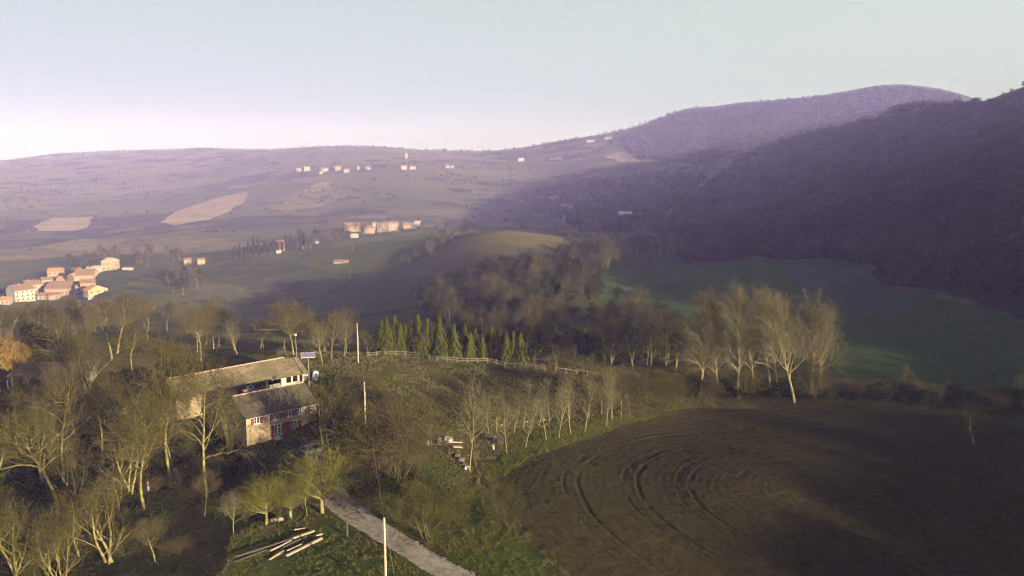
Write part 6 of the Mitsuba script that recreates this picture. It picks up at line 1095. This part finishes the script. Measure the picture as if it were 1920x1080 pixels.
for s in range(2): kind_of('pollard', bare_tree(190 + s, limbs=42, clear=0.46, angle=62, reach=0.40, up=0.28, sub=4, subsub=3, twigs=3, r0=0.030, twig=0.10, rtwig=0.0028, wander=0.05, tip=0.9, top=0.58), ('m_bark', 'm_olive'))
for s in range(3): kind_of('bush', bare_tree(210 + s, limbs=30, clear=0.05, angle=50, reach=0.85, up=0.30, sub=5, subsub=4, twigs=3, r0=0.018, twig=0.12, rtwig=0.0032, wander=0.13, stems=5), ('m_twig', 'm_brush'))
for s in range(3): kind_of('fir', conifer(230 + s), ('m_bark', 'm_fir'))
kind_of('oak', leafy_tree(250, n=5200, size=0.017, blobs=46, spread=0.42, low=0.22, limbs=14, reach=0.5, r0=0.02), ('m_bark', 'm_rust'))
for s in range(2): kind_of('ivy', leafy_tree(260 + s, n=2600, size=0.024, blobs=26, spread=0.19, low=0.12, limbs=10, reach=0.25, r0=0.016), ('m_bark', 'm_dark'))
for s in range(4): kind_of('mid', bare_tree(280 + s, limbs=11, clear=0.22, angle=52, reach=0.42, up=0.4, sub=6, subsub=4, twigs=4, r0=0.016, twig=0.085, rtwig=0.0028, wander=0.12), ('m_bark', 'm_woodtwig'))
kind_of('shrub_green', leafy_tree(300, n=1600, size=0.045, blobs=16, spread=0.55, low=0.05, limbs=6, reach=0.4, r0=0.02), ('m_twig', 'm_olive'))
kind_of('shrub_dark', leafy_tree(301, n=2200, size=0.04, blobs=22, spread=0.55, low=0.02, limbs=6, reach=0.4, r0=0.02), ('m_twig', 'm_dark'))
for s in range(2): kind_of('cypress', cypress(310 + s), ('m_bark', 'm_dark'))

KIND['far'] = KIND['mid']
KEYNAME = dict(wood='bare_tree', vase='bare_tree', poplar='poplar', slim='slender_tree', pollard='pollard_tree', bush='bush', fir='fir_tree', oak='oak_tree', ivy='ivy_clad_tree', mid='woodland_tree', far='valley_tree', shrub_green='green_bush', shrub_dark='dark_bush', cypress='cypress')
CATS = dict(wood='tree', vase='tree', poplar='poplar', slim='tree', pollard='tree', bush='bush', fir='fir tree', oak='oak', ivy='tree', mid='tree', far='tree', shrub_green='bush', shrub_dark='bush', cypress='cypress')
trng = np.random.default_rng(5)
def plant(kind, x, y, h, label, group=None, lean=0.0, wide=1.0, pick=None, rot=None):
    """One plant of this kind standing at (x, y), h metres tall, leaning to the left by so many degrees."""
    key = key_for(KEYNAME[kind])
    z = float(ground(x, y)[0])
    g = KIND[kind][trng.integers(len(KIND[kind])) if pick is None else pick % len(KIND[kind])]
    a = trng.random() * 360 if rot is None else rot
    w = h * wide * (0.92 + 0.16 * trng.random())
    scene[key] = {'type': 'instance', 'group': {'type': 'ref', 'id': g},
                  'to_world': T().translate([x, y, z - 0.05]).rotate([0, 1, 0], -lean).rotate([1, 0, 0], float(trng.normal(0, 2.0))).rotate([0, 0, 1], a).scale([w, w, h])}
    labels[key] = {'label': label, 'category': CATS[kind]}
    if group: labels[key]['group'] = group
    return key
for kd, x, y, h, lean, wide, which in PLANTS:
    plant(kd, x, y, h, PLANT_LABELS[which][0], PLANT_LABELS[which][1], lean, wide)

# ---------------------------------------------------------------- poles, wires, fence, timber and other small things
def stick(a, b, r0, r1=None, n=7):
    a, b = np.array(a, float), np.array(b, float)
    v, f = tubes([np.linspace(a, b, 3)], [np.linspace(r0, r0 if r1 is None else r1, 3)], n)
    cap = [trimesh.Trimesh(v, f, process=False)]
    for e, c in ((0, a), (2, b)):
        ring = v[e * n:(e + 1) * n]
        cap.append(trimesh.Trimesh(np.vstack([ring, c[None]]), [[i, (i + 1) % n, n] if e else [(i + 1) % n, i, n] for i in range(n)], process=False))
    return cat(*cap)
mat('m_pole', lambda p, n, uv: MIX((0.36, 0.32, 0.24), (0.52, 0.47, 0.36), blotch(p, 0.8)))
mat('m_wire', (0.16, 0.15, 0.14), 0.6)
pole_label = ['pale concrete utility pole cut by the bottom edge beside the track', 'pale utility pole standing in the rough slope at the middle', 'pale utility pole on the crest by the rail fence',
              'distant utility pole on the shaded meadow', 'distant utility pole below the hamlet', 'small far pole in the misty valley']
pole_h = [8.0, 8.1, 8.0, 6.5, 8.0, 10.0]
tops = []
for (x, y), h, lb in zip(POLES, pole_h, pole_label):
    z = float(ground(x, y)[0])
    k = thing('utility_pole', lb, 'utility pole')
    part(k, 'shaft', cyl(0.15, -0.8, h, r1=0.10, n=10), 'm_pole' if y < 200 else 'm_greystone', frame(x, y, z), smooth=40)
    part(k, 'bracket', cat(box(-0.05, 0.05, -0.30, 0.30, h - 0.35, h - 0.27), cyl(0.045, h - 0.27, h - 0.10, 0, -0.25, n=6), cyl(0.045, h - 0.27, h - 0.10, 0, 0.25, n=6)), 'm_steel', frame(x, y, z))
    part(k, 'cap', cyl(0.13, h, h + 0.06, r1=0.09, n=10), 'm_steel', frame(x, y, z))
    tops.append(np.array([x, y, z + h - 0.15]))
wire_label = ['slack dark wire from the bottom pole up to the middle pole', 'wire from the middle pole to the crest pole', 'long wire from the crest pole down into the valley', 'wire between the two distant poles']
start = np.array([tops[0][0] - 2.0, tops[0][1] - 36, tops[0][2] - 1.0])
for a, b, sag, lb in ((tops[0], tops[1], 0.7, wire_label[0]), (tops[1], tops[2], 0.7, wire_label[1]), (tops[2], tops[3], 6, wire_label[2]), (tops[3], tops[4], 3, wire_label[3])):
    t = np.linspace(0, 1, 20)[:, None]
    p = a * (1 - t) + b * t - np.array([0, 0, 4 * sag]) * t * (1 - t)
    v, f = tubes([p], [np.full(20, 0.03)], 5)
    k = thing('wire', lb, 'wire'); scene[k] = mikit.ply((v, f), 'm_wire', smooth=True)
# guy wire of the bottom pole
k = thing('guy_wire', 'guy wire close beside the bottom utility pole', 'wire')
scene[k] = mikit.ply(stick(tops[0] + [0.1, 0, -0.3], [tops[0][0] + 1.3, tops[0][1] - 0.4, tops[0][2] - 8.4], 0.018), 'm_wire')

# the rail fence along the crest
fence = thing('rail_fence', 'pale weathered rail fence running along the crest of the knoll', 'fence')
ln = LineString(FENCE); n = int(ln.length / 2.1)
P = [np.array(ln.interpolate(i / n, normalized=True).coords[0]) for i in range(n + 1)]
G = [float(ground(*p)[0]) for p in P]
frng = np.random.default_rng(4)
mat('m_rail', lambda p, n, uv: MIX((0.20, 0.17, 0.125), (0.36, 0.31, 0.235), blotch(p, 0.9)))
for i, (p, z) in enumerate(zip(P, G)):
    d = frng.normal(0, 0.05, 2)
    part(fence, 'post', stick([*p, z - 0.4], [p[0] + d[0], p[1] + d[1], z + 1.15 + 0.1 * frng.random()], 0.075, 0.065), 'm_rail')
    if i < n and frng.random() > 0.06:
        for hh in (0.55, 1.0):
            if hh < 0.8 and frng.random() < 0.25: continue
            part(fence, 'rail', stick([*p, z + hh + frng.normal(0, 0.05)], [*P[i + 1], G[i + 1] + hh + frng.normal(0, 0.05)], 0.055, 0.05, 5), 'm_rail')

# the low stone ledge above the green bank
lw = thing('low_wall', 'low pale stone wall along the foot of the slope', 'wall')
ln = LineString(LOW_WALL); n = int(ln.length / 0.55)
for i in range(n):
    if frng.random() < 0.3: continue
    p = ln.interpolate((i + 0.5) / n, normalized=True); q = ln.interpolate((i + 0.7) / n, normalized=True)
    z = float(ground(p.x, p.y)[0])
    s = trimesh.creation.icosphere(subdivisions=1, radius=0.33); s.apply_scale([1.0, 0.7, 0.62 + 0.3 * frng.random()]); s.vertices += frng.normal(0, 0.035, s.vertices.shape)
    part(lw, 'stone', s, 'm_greywood' if i % 3 else 'm_rail', frame(p.x, p.y, z - 0.02, math.atan2(q.y - p.y, q.x - p.x)))

# timber stack beside the track
tl = [('long grey plank at the left end of the timber stack', 'm_greywood', 0.14), ('grey plank in the middle of the timber stack', 'm_plank', 0.13), ('bright fresh plank at the top of the timber stack', 'm_plank', 0.17),
      ('short pale beam at the front of the timber stack', 'm_plank', 0.16), ('longest bright beam at the front right of the timber stack', 'm_plank', 0.20), ('thin pale plank behind the longest bright beam', 'm_plank', 0.10),
      ('short bleached board at the back of the timber stack', 'm_plank', 0.12), ('short beam end at the right of the timber stack', 'm_plank', 0.15), ('long dark beam running through the timber stack', 'm_greywood', 0.13),
      ('dark plank under the left of the timber stack', 'm_greywood', 0.12), ('dark beam between the bright planks', 'm_greywood', 0.14)]
for i, ((a, b), (lb, mt, th)) in enumerate(zip(TIMBER, tl)):
    a, b = np.array(a), np.array(b)
    z = max(float(ground(*a)[0]), float(ground(*b)[0])) + 0.12 + 0.07 * (i % 3)
    d = np.linalg.norm(b - a); m = frame(*(a + b) / 2, z, math.atan2(*(b - a)[::-1]))
    bx = trimesh.creation.box(extents=[d, th * 1.45, th * 0.9]); bx = bx.subdivide(); bx.vertices += frng.normal(0, 0.008, bx.vertices.shape)
    bx.apply_transform(m); k = thing('timber_beam', lb, 'timber'); scene[k] = mikit.ply(bx, mt)
for i in range(3):   # bearers
    a, b = np.array(TIMBER[4][0]), np.array(TIMBER[4][1]); c = a + (b - a) * (0.15 + 0.33 * i) + np.array([-0.3, 0.6])
    k = thing('timber_bearer', 'dark cross bearer under the timber stack', 'timber', 'bearers under the timber stack')
    bx = box(-0.09, 0.09, -0.9, 0.9, -0.15, 0.1); bx.apply_transform(frame(*c, float(ground(*c)[0]) + 0.05, 0.25)); scene[k] = mikit.ply(bx, 'm_greywood')

# white-topped posts and stumps
st = ['white post in the shade of the left wood', 'white post at the right edge of the left wood', 'white-painted marker by the pollard', 'pale stone among the brush left of the timber stack', 'second pale stone by the brush left of the pollards',
      'small white post in the green bank', 'sunlit broken tree stump in the left wood', 'white post in front of the long shed', 'whitish cut log end at the pollard']
for (x, y), lb, h in zip(STUMPS, st, (1.1, 1.0, 0.8, 0.4, 0.45, 0.7, 3.0, 1.8, 0.5)):
    z = float(ground(x, y)[0]); r = 0.13 if h < 2 else 0.22
    name = 'stump' if 'stump' in lb or 'log' in lb else 'stone' if 'stone' in lb else 'post'
    k = thing(name, lb, name)
    if name == 'stone':
        s = trimesh.creation.icosphere(subdivisions=2, radius=0.38); s.vertices *= 1 + 0.5 * (meshkit.fbm(s.vertices * 3 + x, 2)[:, None] - 0.5); s.apply_scale([1.1, 0.8, 0.8]); s.apply_translation([x, y, z + 0.15]); scene[k] = mikit.ply(s, 'm_rail', smooth=40)
    else:
        part(k, 'shaft', stick([x, y, z - 0.3], [x - 0.1, y + 0.05, z + h], r, r * 0.85, 8), 'm_pale' if h > 2 else 'm_concrete')
        part(k, 'top', cyl(r * 0.9, 0, 0.08, r1=r * 0.7, n=8), 'm_whitepaint', frame(x - 0.1, y + 0.05, z + h))

# the rubbish heap on the slope
jl = [('grey block', 'pinkish grey block at the left end of the rubbish heap', (0.8, 0.7, 0.9), 'm_greystone'), ('grey drum', 'grey drum in the rubbish heap', (0.6, 0.6, 0.9), 'm_steel'), ('dark crate', 'dark upright crate in the rubbish heap', (0.7, 0.6, 1.3), 'm_greywood'),
      ('pale crate', 'pale crate on top of the rubbish heap', (0.95, 0.75, 0.75), 'm_concrete'), ('beam', 'pale beam leaning on the rubbish heap', (2.2, 0.2, 0.16), 'm_plank'), ('board', 'yellowish board lying on the rubbish heap', (1.4, 0.8, 0.12), 'm_plank'),
      ('dark crate', 'dark low crate at the front of the rubbish heap', (1.0, 0.8, 0.6), 'm_darkin'), ('dark crate', 'dark broken crate in the middle of the rubbish heap', (0.9, 0.7, 0.5), 'm_greywood'), ('stone', 'dark stone in the row below the rubbish heap', (0.7, 0.6, 0.5), 'm_greystone'),
      ('stone', 'grey stone near the end of the row below the rubbish heap', (0.7, 0.55, 0.5), 'm_greystone'), ('stone', 'flat stone near the end of the row below the rubbish heap', (0.8, 0.5, 0.3), 'm_greystone'), ('white block', 'white block at the end of the stone row', (0.55, 0.5, 0.5), 'm_whitepaint'),
      ('basin', 'small white basin glinting in the rubbish heap', (0.4, 0.35, 0.3), 'm_whitepaint'), ('hutch', 'dark hutch with a sloping lid on the green bank, left one', (1.5, 0.9, 0.7), 'm_greywood'), ('hutch', 'dark hutch on the green bank, middle one', (1.0, 0.8, 0.6), 'm_darkin'),
      ('hutch', 'mossy hutch on the green bank, right one', (0.9, 0.9, 0.7), 'm_greywood'), ('trough', 'dark trough in the grass below the hutches', (1.5, 0.55, 0.35), 'm_greywood')]
for (x, y), (nm, lb, (a, b, c), mt) in zip(JUNK, jl):
    z = float(ground(x, y)[0]); rot = frng.random() * 1.2 - 0.6; m = frame(x, y, z - 0.05, rot)
    name = nm.replace(' ', '_'); k = thing(name, lb, nm)
    if nm in ('stone', 'white block', 'grey block'):
        s = trimesh.creation.box(extents=[a, b, c]).subdivide().subdivide(); s.vertices *= 1 - 0.18 * (np.linalg.norm(s.vertices / [a, b, c], axis=1, keepdims=True) - 0.5); s.vertices += frng.normal(0, 0.02, s.vertices.shape)
        s.apply_translation([0, 0, c / 2]); s.apply_transform(m); scene[k] = mikit.ply(s, mt)
    elif nm == 'grey drum':
        part(k, 'shell', cat(cyl(0.3, 0, 0.9, n=14), cyl(0.315, 0.28, 0.32, n=14), cyl(0.315, 0.58, 0.62, n=14)), mt, m); part(k, 'lid', cyl(0.28, 0.9, 0.92, n=14), 'm_greywood', m)
    elif nm in ('beam', 'board'):
        s = box(-a / 2, a / 2, -b / 2, b / 2, 0.3, 0.3 + c).subdivide(); s.vertices += frng.normal(0, 0.012, s.vertices.shape); s.apply_transform(m @ trimesh.transformations.rotation_matrix(0.16, [0, 1, 0])); scene[k] = mikit.ply(s, mt)
    else:
        for i in range(3): part(k, 'slat', cat(box(-a / 2, a / 2, -b / 2, -b / 2 + 0.05, c * i / 3 + 0.02, c * (i + 0.85) / 3), box(-a / 2, a / 2, b / 2 - 0.05, b / 2, c * i / 3 + 0.02, c * (i + 0.85) / 3), box(-a / 2, -a / 2 + 0.05, -b / 2 + 0.055, b / 2 - 0.055, c * i / 3 + 0.02, c * (i + 0.85) / 3), box(a / 2 - 0.05, a / 2, -b / 2 + 0.055, b / 2 - 0.055, c * i / 3 + 0.02, c * (i + 0.85) / 3)), mt, m)
        if nm in ('hutch', 'pale crate'):
            lid = box(-a / 2 - 0.06, a / 2 + 0.06, -b / 2 - 0.06, b / 2 + 0.06, c, c + 0.05); part(k, 'lid', lid, 'm_plank' if nm == 'pale crate' else 'm_greywood', m)
        else: part(k, 'bottom', box(-a / 2 + 0.06, a / 2 - 0.06, -b / 2 + 0.06, b / 2 - 0.06, 0.02, 0.06), 'm_darkin', m)

# two parked cars
def car(x, y, rot, paint, label):
    z = float(ground(x, y)[0]); m = frame(x, y, z, rot); k = thing('parked_car', label, 'car')
    prof = [(-2.05, 0.32), (2.0, 0.32), (2.08, 0.6), (1.98, 0.82), (1.15, 0.95), (-1.75, 0.98), (-2.08, 0.85), (-2.1, 0.5)]
    cab = [(1.15, 0.95), (0.45, 1.42), (-1.15, 1.46), (-1.78, 0.98)]
    def ext(poly, w):
        b = trimesh.creation.extrude_polygon(Polygon(poly), w, engine='earcut'); v = b.vertices.copy(); b.vertices = np.stack([v[:, 0], v[:, 2] - w / 2, v[:, 1]], -1); b.fix_normals(); return b
    part(k, 'body', ext(prof, 1.68), paint, m)
    cb = ext(cab, 1.5); cb.vertices[:, 1] *= np.where(cb.vertices[:, 2] > 1.2, 0.82, 1.0); part(k, 'roof', cb, paint, m)
    for sd in (-1, 1):
        q = ext([(1.0, 0.99), (0.42, 1.36), (-1.1, 1.39), (-1.6, 1.01)], 0.03); q.vertices[:, 1] += sd * np.where(q.vertices[:, 2] > 1.2, 0.655, 0.765); part(k, 'window', q, 'm_glass', m)
    for s, xx in ((1, (1.17, 0.50)), (-1, (-1.80, -1.20))):
        q = trimesh.convex.convex_hull(np.array([[xx[0] + 0.0, a * 0.66, 1.0] for a in (-1, 1)] + [[xx[1], a * 0.56, 1.39] for a in (-1, 1)] + [[xx[0] + s * 0.02, a * 0.66, 1.01] for a in (-1, 1)] + [[xx[1] + s * 0.02, a * 0.56, 1.40] for a in (-1, 1)]))
        part(k, 'windscreen', q, 'm_glass', m)
    for xx in (1.28, -1.3):
        for sd in (-1, 1):
            w = trimesh.creation.cylinder(0.32, 0.2, sections=16); w.apply_transform(trimesh.transformations.rotation_matrix(math.pi / 2, [1, 0, 0])); w.apply_translation([xx, sd * 0.76, 0.32]); wk = part(k, 'wheel', w, 'm_darkin', m)
    for sd in (-1, 1): part(k, 'headlight', box(2.0, 2.07, sd * 0.55 - 0.16, sd * 0.55 + 0.16, 0.62, 0.76), 'm_whitepaint', m)
car(*CARS[0], 0.9, 'm_carpaint', 'grey car parked in the farmyard behind the large pollard')
car(*CARS[1], 0.5, 'm_carblue', 'dark blue-grey car parked below the long shed')

# dark post by the track, lamp, panel on a post, tank and bin
x, y = MISC['dark_post']; z = float(ground(x, y)[0])
k = thing('gate_post', 'dark wooden post standing beside the track', 'post')
part(k, 'shaft', stick([x, y, z - 0.4], [x + 0.05, y, z + 1.9], 0.12, 0.10, 8), 'm_greywood'); part(k, 'top', cyl(0.1, 0, 0.1, r1=0.05, n=8), 'm_greywood', frame(x + 0.05, y, z + 1.9))
x, y = MISC['lamp']; z = float(ground(x, y)[0])
k = thing('street_lamp', 'thin lamp post with a white globe behind the barn', 'street lamp')
part(k, 'post', cyl(0.06, -0.5, 4.3, r1=0.045, n=8), 'm_steel', frame(x, y, z))
gl = trimesh.creation.icosphere(subdivisions=2, radius=0.26); gl.apply_translation([0, 0, 4.5]); part(k, 'globe', gl, 'm_whitepaint', frame(x, y, z), smooth=True)
x, y = MISC['panel']; z = float(ground(x, y)[0])
k = thing('solar_panel', 'bluish panel on a tall grey post at the barn corner', 'solar panel')
pm = frame(x, y, z, 0.25)
part(k, 'post', cat(cyl(0.11, -0.6, 5.6, r1=0.09, n=10), cyl(0.3, -0.6, 0.9, n=10)), 'm_greystone', pm, smooth=40)
tilt = trimesh.transformations.translation_matrix([0, 0, 5.75]) @ trimesh.transformations.rotation_matrix(0.35, [1, 0, 0])
for i in range(3):
    for j in range(2):
        b = box(-1.2 + i * 0.8 + 0.03, -0.4 + i * 0.8 - 0.03, -0.8 + j * 0.8 + 0.03, j * 0.8 - 0.03, 0, 0.05); b.apply_transform(tilt); part(k, 'panel', b, 'm_bluepanel', pm)
b = cat(box(-1.2, 1.2, -0.84, -0.78, -0.05, 0.06), box(-1.2, 1.2, 0.78, 0.84, -0.05, 0.06), box(-1.25, -1.19, -0.84, 0.84, -0.052, 0.062), box(1.19, 1.25, -0.84, 0.84, -0.052, 0.062)); b.apply_transform(tilt); part(k, 'frame', b, 'm_concrete', pm)
x, y = MISC['tank']; z = float(ground(x, y)[0])
k = thing('gas_tank', 'small white tank on the slope right of the barn', 'tank')
c = trimesh.creation.capsule(1.1, 0.55, count=[12, 12]); c.apply_transform(trimesh.transformations.rotation_matrix(0.25, [0, 1, 0])); c.apply_translation([0, 0, 0.65]); part(k, 'vessel', c, 'm_whitepaint', frame(x, y, z), smooth=True)
part(k, 'foot', cat(box(-0.4, 0.4, -0.35, -0.2, -0.3, 0.35), box(-0.4, 0.4, 0.2, 0.35, -0.3, 0.35)), 'm_concrete', frame(x, y, z))
x, y = MISC['bin']; z = float(ground(x, y)[0])
k = thing('bin', 'white-lidded bin beside the barn corner', 'bin')
part(k, 'tub', trimesh.convex.convex_hull(np.array([[a * 0.32, b * 0.32, 0] for a in (-1, 1) for b in (-1, 1)] + [[a * 0.4, b * 0.4, 0.95] for a in (-1, 1) for b in (-1, 1)])), 'm_greystone', frame(x, y, z)); part(k, 'lid', box(-0.43, 0.43, -0.43, 0.43, 0.95, 1.05), 'm_whitepaint', frame(x, y, z))

# ---------------------------------------------------------------- forests, grass and leaf litter: what nobody could count
def scatter_mesh(pts, tufts, size, mats_key, key, label, category, crown=None):
    """One mesh of many small plants: each a copy of one of the tufts (n x 3 x 3 triangles), turned and scaled."""
    g = np.random.default_rng(len(pts))
    which = g.integers(0, len(tufts), len(pts)); out, nor = [], []
    for i, tu in enumerate(tufts):
        p = pts[which == i]; s = size[which == i]
        a = g.random(len(p)) * 6.283
        c, sn = np.cos(a), np.sin(a)
        v = tu.reshape(-1, 3)
        x = (v[None, :, 0] * c[:, None] - v[None, :, 1] * sn[:, None]) * s[:, None, 0]
        y = (v[None, :, 0] * sn[:, None] + v[None, :, 1] * c[:, None]) * s[:, None, 0]
        w = np.stack([x, y, v[None, :, 2] * s[:, None, 1]], -1)
        out.append((w + p[:, None]).reshape(-1, 3))
        if crown: nor.append(unit(w - np.array([0, 0, crown]) * s[:, None, 1:]).reshape(-1, 3))
    v = np.vstack(out)
    f = np.arange(len(v)).reshape(-1, 3)
    if crown: scene[key] = {'type': 'ply', 'filename': meshkit.write_ply((v, f), normals=np.vstack(nor)), 'face_normals': False, 'bsdf': {'type': 'ref', 'id': mats_key}}
    else: scene[key] = mikit.ply((v, f), mats_key)
    labels[key] = {'label': label, 'category': category, 'kind': 'stuff'}
grng = np.random.default_rng(77)
def forest_tuft(seed, n):
    g = np.random.default_rng(seed)
    d = unit(g.normal(0, 1, (n, 3))) * (0.55 + 0.45 * g.random((n, 1)))
    p = np.array([0, 0, 0.58]) + d * np.array([0.36, 0.36, 0.42])
    u = unit(g.normal(0, 1, (n, 3))); w = unit(np.cross(u, g.normal(0, 1, (n, 3)))); s = 0.105 * (0.6 + 0.8 * g.random((n, 1)))
    return np.stack([p + u * s, p - u * s * 0.5 + w * s, p - u * s * 0.5 - w * s], 1)
def inside(poly, n, seed):
    P = Polygon(poly).buffer(0); x0, y0, x1, y1 = P.bounds; g = np.random.default_rng(seed); got = np.empty((0, 2))
    while len(got) < n:
        q = np.stack([g.uniform(x0, x1, 2 * n), g.uniform(y0, y1, 2 * n)], -1); got = np.vstack([got, q[contains_xy(P, q[:, 0], q[:, 1])]])
    return got[:n]
tufts = [forest_tuft(900 + i, 50) for i in range(6)]
gf = None
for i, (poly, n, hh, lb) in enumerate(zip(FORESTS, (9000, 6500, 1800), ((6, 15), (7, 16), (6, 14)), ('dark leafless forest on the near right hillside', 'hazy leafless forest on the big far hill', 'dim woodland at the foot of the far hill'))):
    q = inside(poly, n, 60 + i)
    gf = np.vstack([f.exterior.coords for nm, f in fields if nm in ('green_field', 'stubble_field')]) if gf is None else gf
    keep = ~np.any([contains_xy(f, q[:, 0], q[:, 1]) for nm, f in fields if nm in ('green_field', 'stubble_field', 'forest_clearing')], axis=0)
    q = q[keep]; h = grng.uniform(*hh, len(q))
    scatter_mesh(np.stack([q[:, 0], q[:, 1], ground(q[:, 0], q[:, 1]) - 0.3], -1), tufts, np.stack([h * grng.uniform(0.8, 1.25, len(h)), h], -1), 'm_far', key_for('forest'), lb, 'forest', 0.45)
# the wooded shoulder of the hill beside and behind the viewer
sh = [(p[0], p[1]) for p in ((190, -420), (440, -420), (520, 0), (470, 330), (260, 320), (205, 200), (185, 60))]
q = inside(sh, 3000, 70); h = grng.uniform(5, 8, len(q))
scatter_mesh(np.stack([q[:, 0], q[:, 1], ground(q[:, 0], q[:, 1]) - 0.3], -1), tufts, np.stack([h, h], -1), 'm_far', key_for('forest'), 'leafless wood on the shoulder of the right hill', 'forest', 0.45)
# hedges and lone trees dotted over the far slopes
q = np.stack([grng.uniform(-2600, 700, 16000), grng.uniform(950, 3000, 16000)], -1)
k = meshkit.fbm(np.stack([q[:, 0] / 170, q[:, 1] / 120, 0 * q[:, 0]], -1), 3, 41)
q = q[(np.abs(k - 0.5) < 0.010) | (k > 0.70)]
q = q[np.abs(q[:, 0]) < 0.75 * q[:, 1]]
q = q[~np.any([contains_xy(f, q[:, 0], q[:, 1]) for nm, f in fields if nm == 'bare_field'], axis=0)]
h = grng.uniform(4, 9, len(q))
scatter_mesh(np.stack([q[:, 0], q[:, 1], ground(q[:, 0], q[:, 1]) - 0.3], -1), tufts, np.stack([h * 1.2, h], -1), 'm_hedge', key_for('far_hedges'), 'hedges and scattered trees on the misty far slopes', 'hedges', 0.45)

def tuft(seed, blades, spread, lean):
    g = np.random.default_rng(seed); out = []
    for _ in range(blades):
        a = g.random() * 6.283; b = np.array([math.cos(a), math.sin(a), 0]) * g.random() * spread
        t = b + np.array([g.normal(0, lean), g.normal(0, lean), 0.6 + 0.5 * g.random()]); s = np.array([-math.sin(a), math.cos(a), 0]) * 0.055
        out.append([b - s, b + s, t])
    return np.array(out)
blades = [tuft(950 + i, 9, 0.5, 0.30) for i in range(5)]
verge = fields[0][1].buffer(0.7)
def cover(names, n, size, mt, key, label, box_, keep=None, category='grass'):
    x0, x1, y0, y1 = box_
    q = np.stack([grng.uniform(x0, x1, n), grng.uniform(y0, y1, n)], -1)
    q = q[np.abs(q[:, 0]) < 0.72 * q[:, 1]]
    ins = [contains_xy(f, q[:, 0], q[:, 1]) for nm, f in fields if nm in names] if names else None
    m = np.any(ins, axis=0) if names else ~np.any([contains_xy(f, q[:, 0], q[:, 1]) for nm, f in fields if nm in ('dirt_track', 'ploughed_field', 'grass_bank', 'lawn', 'wood_floor')], axis=0)
    q = q[m]
    c = meshkit.fbm(np.stack([q[:, 0] / 2.2, q[:, 1] / 2.2, 0 * q[:, 0]], -1), 3, 51)
    q = q[c > 0.40]
    q = q[~contains_xy(verge, q[:, 0], q[:, 1])]
    h = size * grng.uniform(0.5, 1.3, len(q))
    scatter_mesh(np.stack([q[:, 0], q[:, 1], ground(q[:, 0], q[:, 1]) - 0.02], -1), blades, np.stack([h * 1.5, h], -1), mt, key_for(key), label, category)
def c_grass(p, n, uv):
    return MIX((0.07, 0.088, 0.018), (0.155, 0.155, 0.036), 0.5 * blotch(p, 1.2, 2) + 0.5 * N(p.x / 4.0, p.y / 4.0, 2.0))
def c_straw(p, n, uv):
    return MIX((0.095, 0.09, 0.032), (0.19, 0.165, 0.07), 0.5 * blotch(p, 1.2, 2) + 0.5 * N(p.x / 3.0, p.y / 3.0, 4.0))
mat('m_grass', c_grass, spec=0.05); mat('m_straw', c_straw, spec=0.05)
cover(('lawn', 'grass_bank', 'grass_strip'), 80000, 0.26, 'm_grass', 'grass', 'green grass tufts beside the track and on the bank', (-60, 45, 76, 162))
cover(None, 52000, 0.32, 'm_straw', 'dry_grass', 'straw-coloured dry grass and weeds on the rough slopes', (-50, 40, 76, 168), category='dry grass')

def c_clod(p, n, uv):
    return MIX((0.045, 0.036, 0.02), (0.11, 0.10, 0.042), 0.5 * blotch(p, 1.0, 2) + 0.5 * N(p.x / 5.0, p.y / 5.0, 6.0))
mat('m_clod', c_clod, spec=0.03)
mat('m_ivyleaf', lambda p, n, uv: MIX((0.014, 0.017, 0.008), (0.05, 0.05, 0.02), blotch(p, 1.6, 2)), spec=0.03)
cover(('ploughed_field',), 70000, 0.15, 'm_clod', 'stubble', 'ragged stubble and weeds standing between the furrows', (-2, 105, 76, 158), category='stubble')
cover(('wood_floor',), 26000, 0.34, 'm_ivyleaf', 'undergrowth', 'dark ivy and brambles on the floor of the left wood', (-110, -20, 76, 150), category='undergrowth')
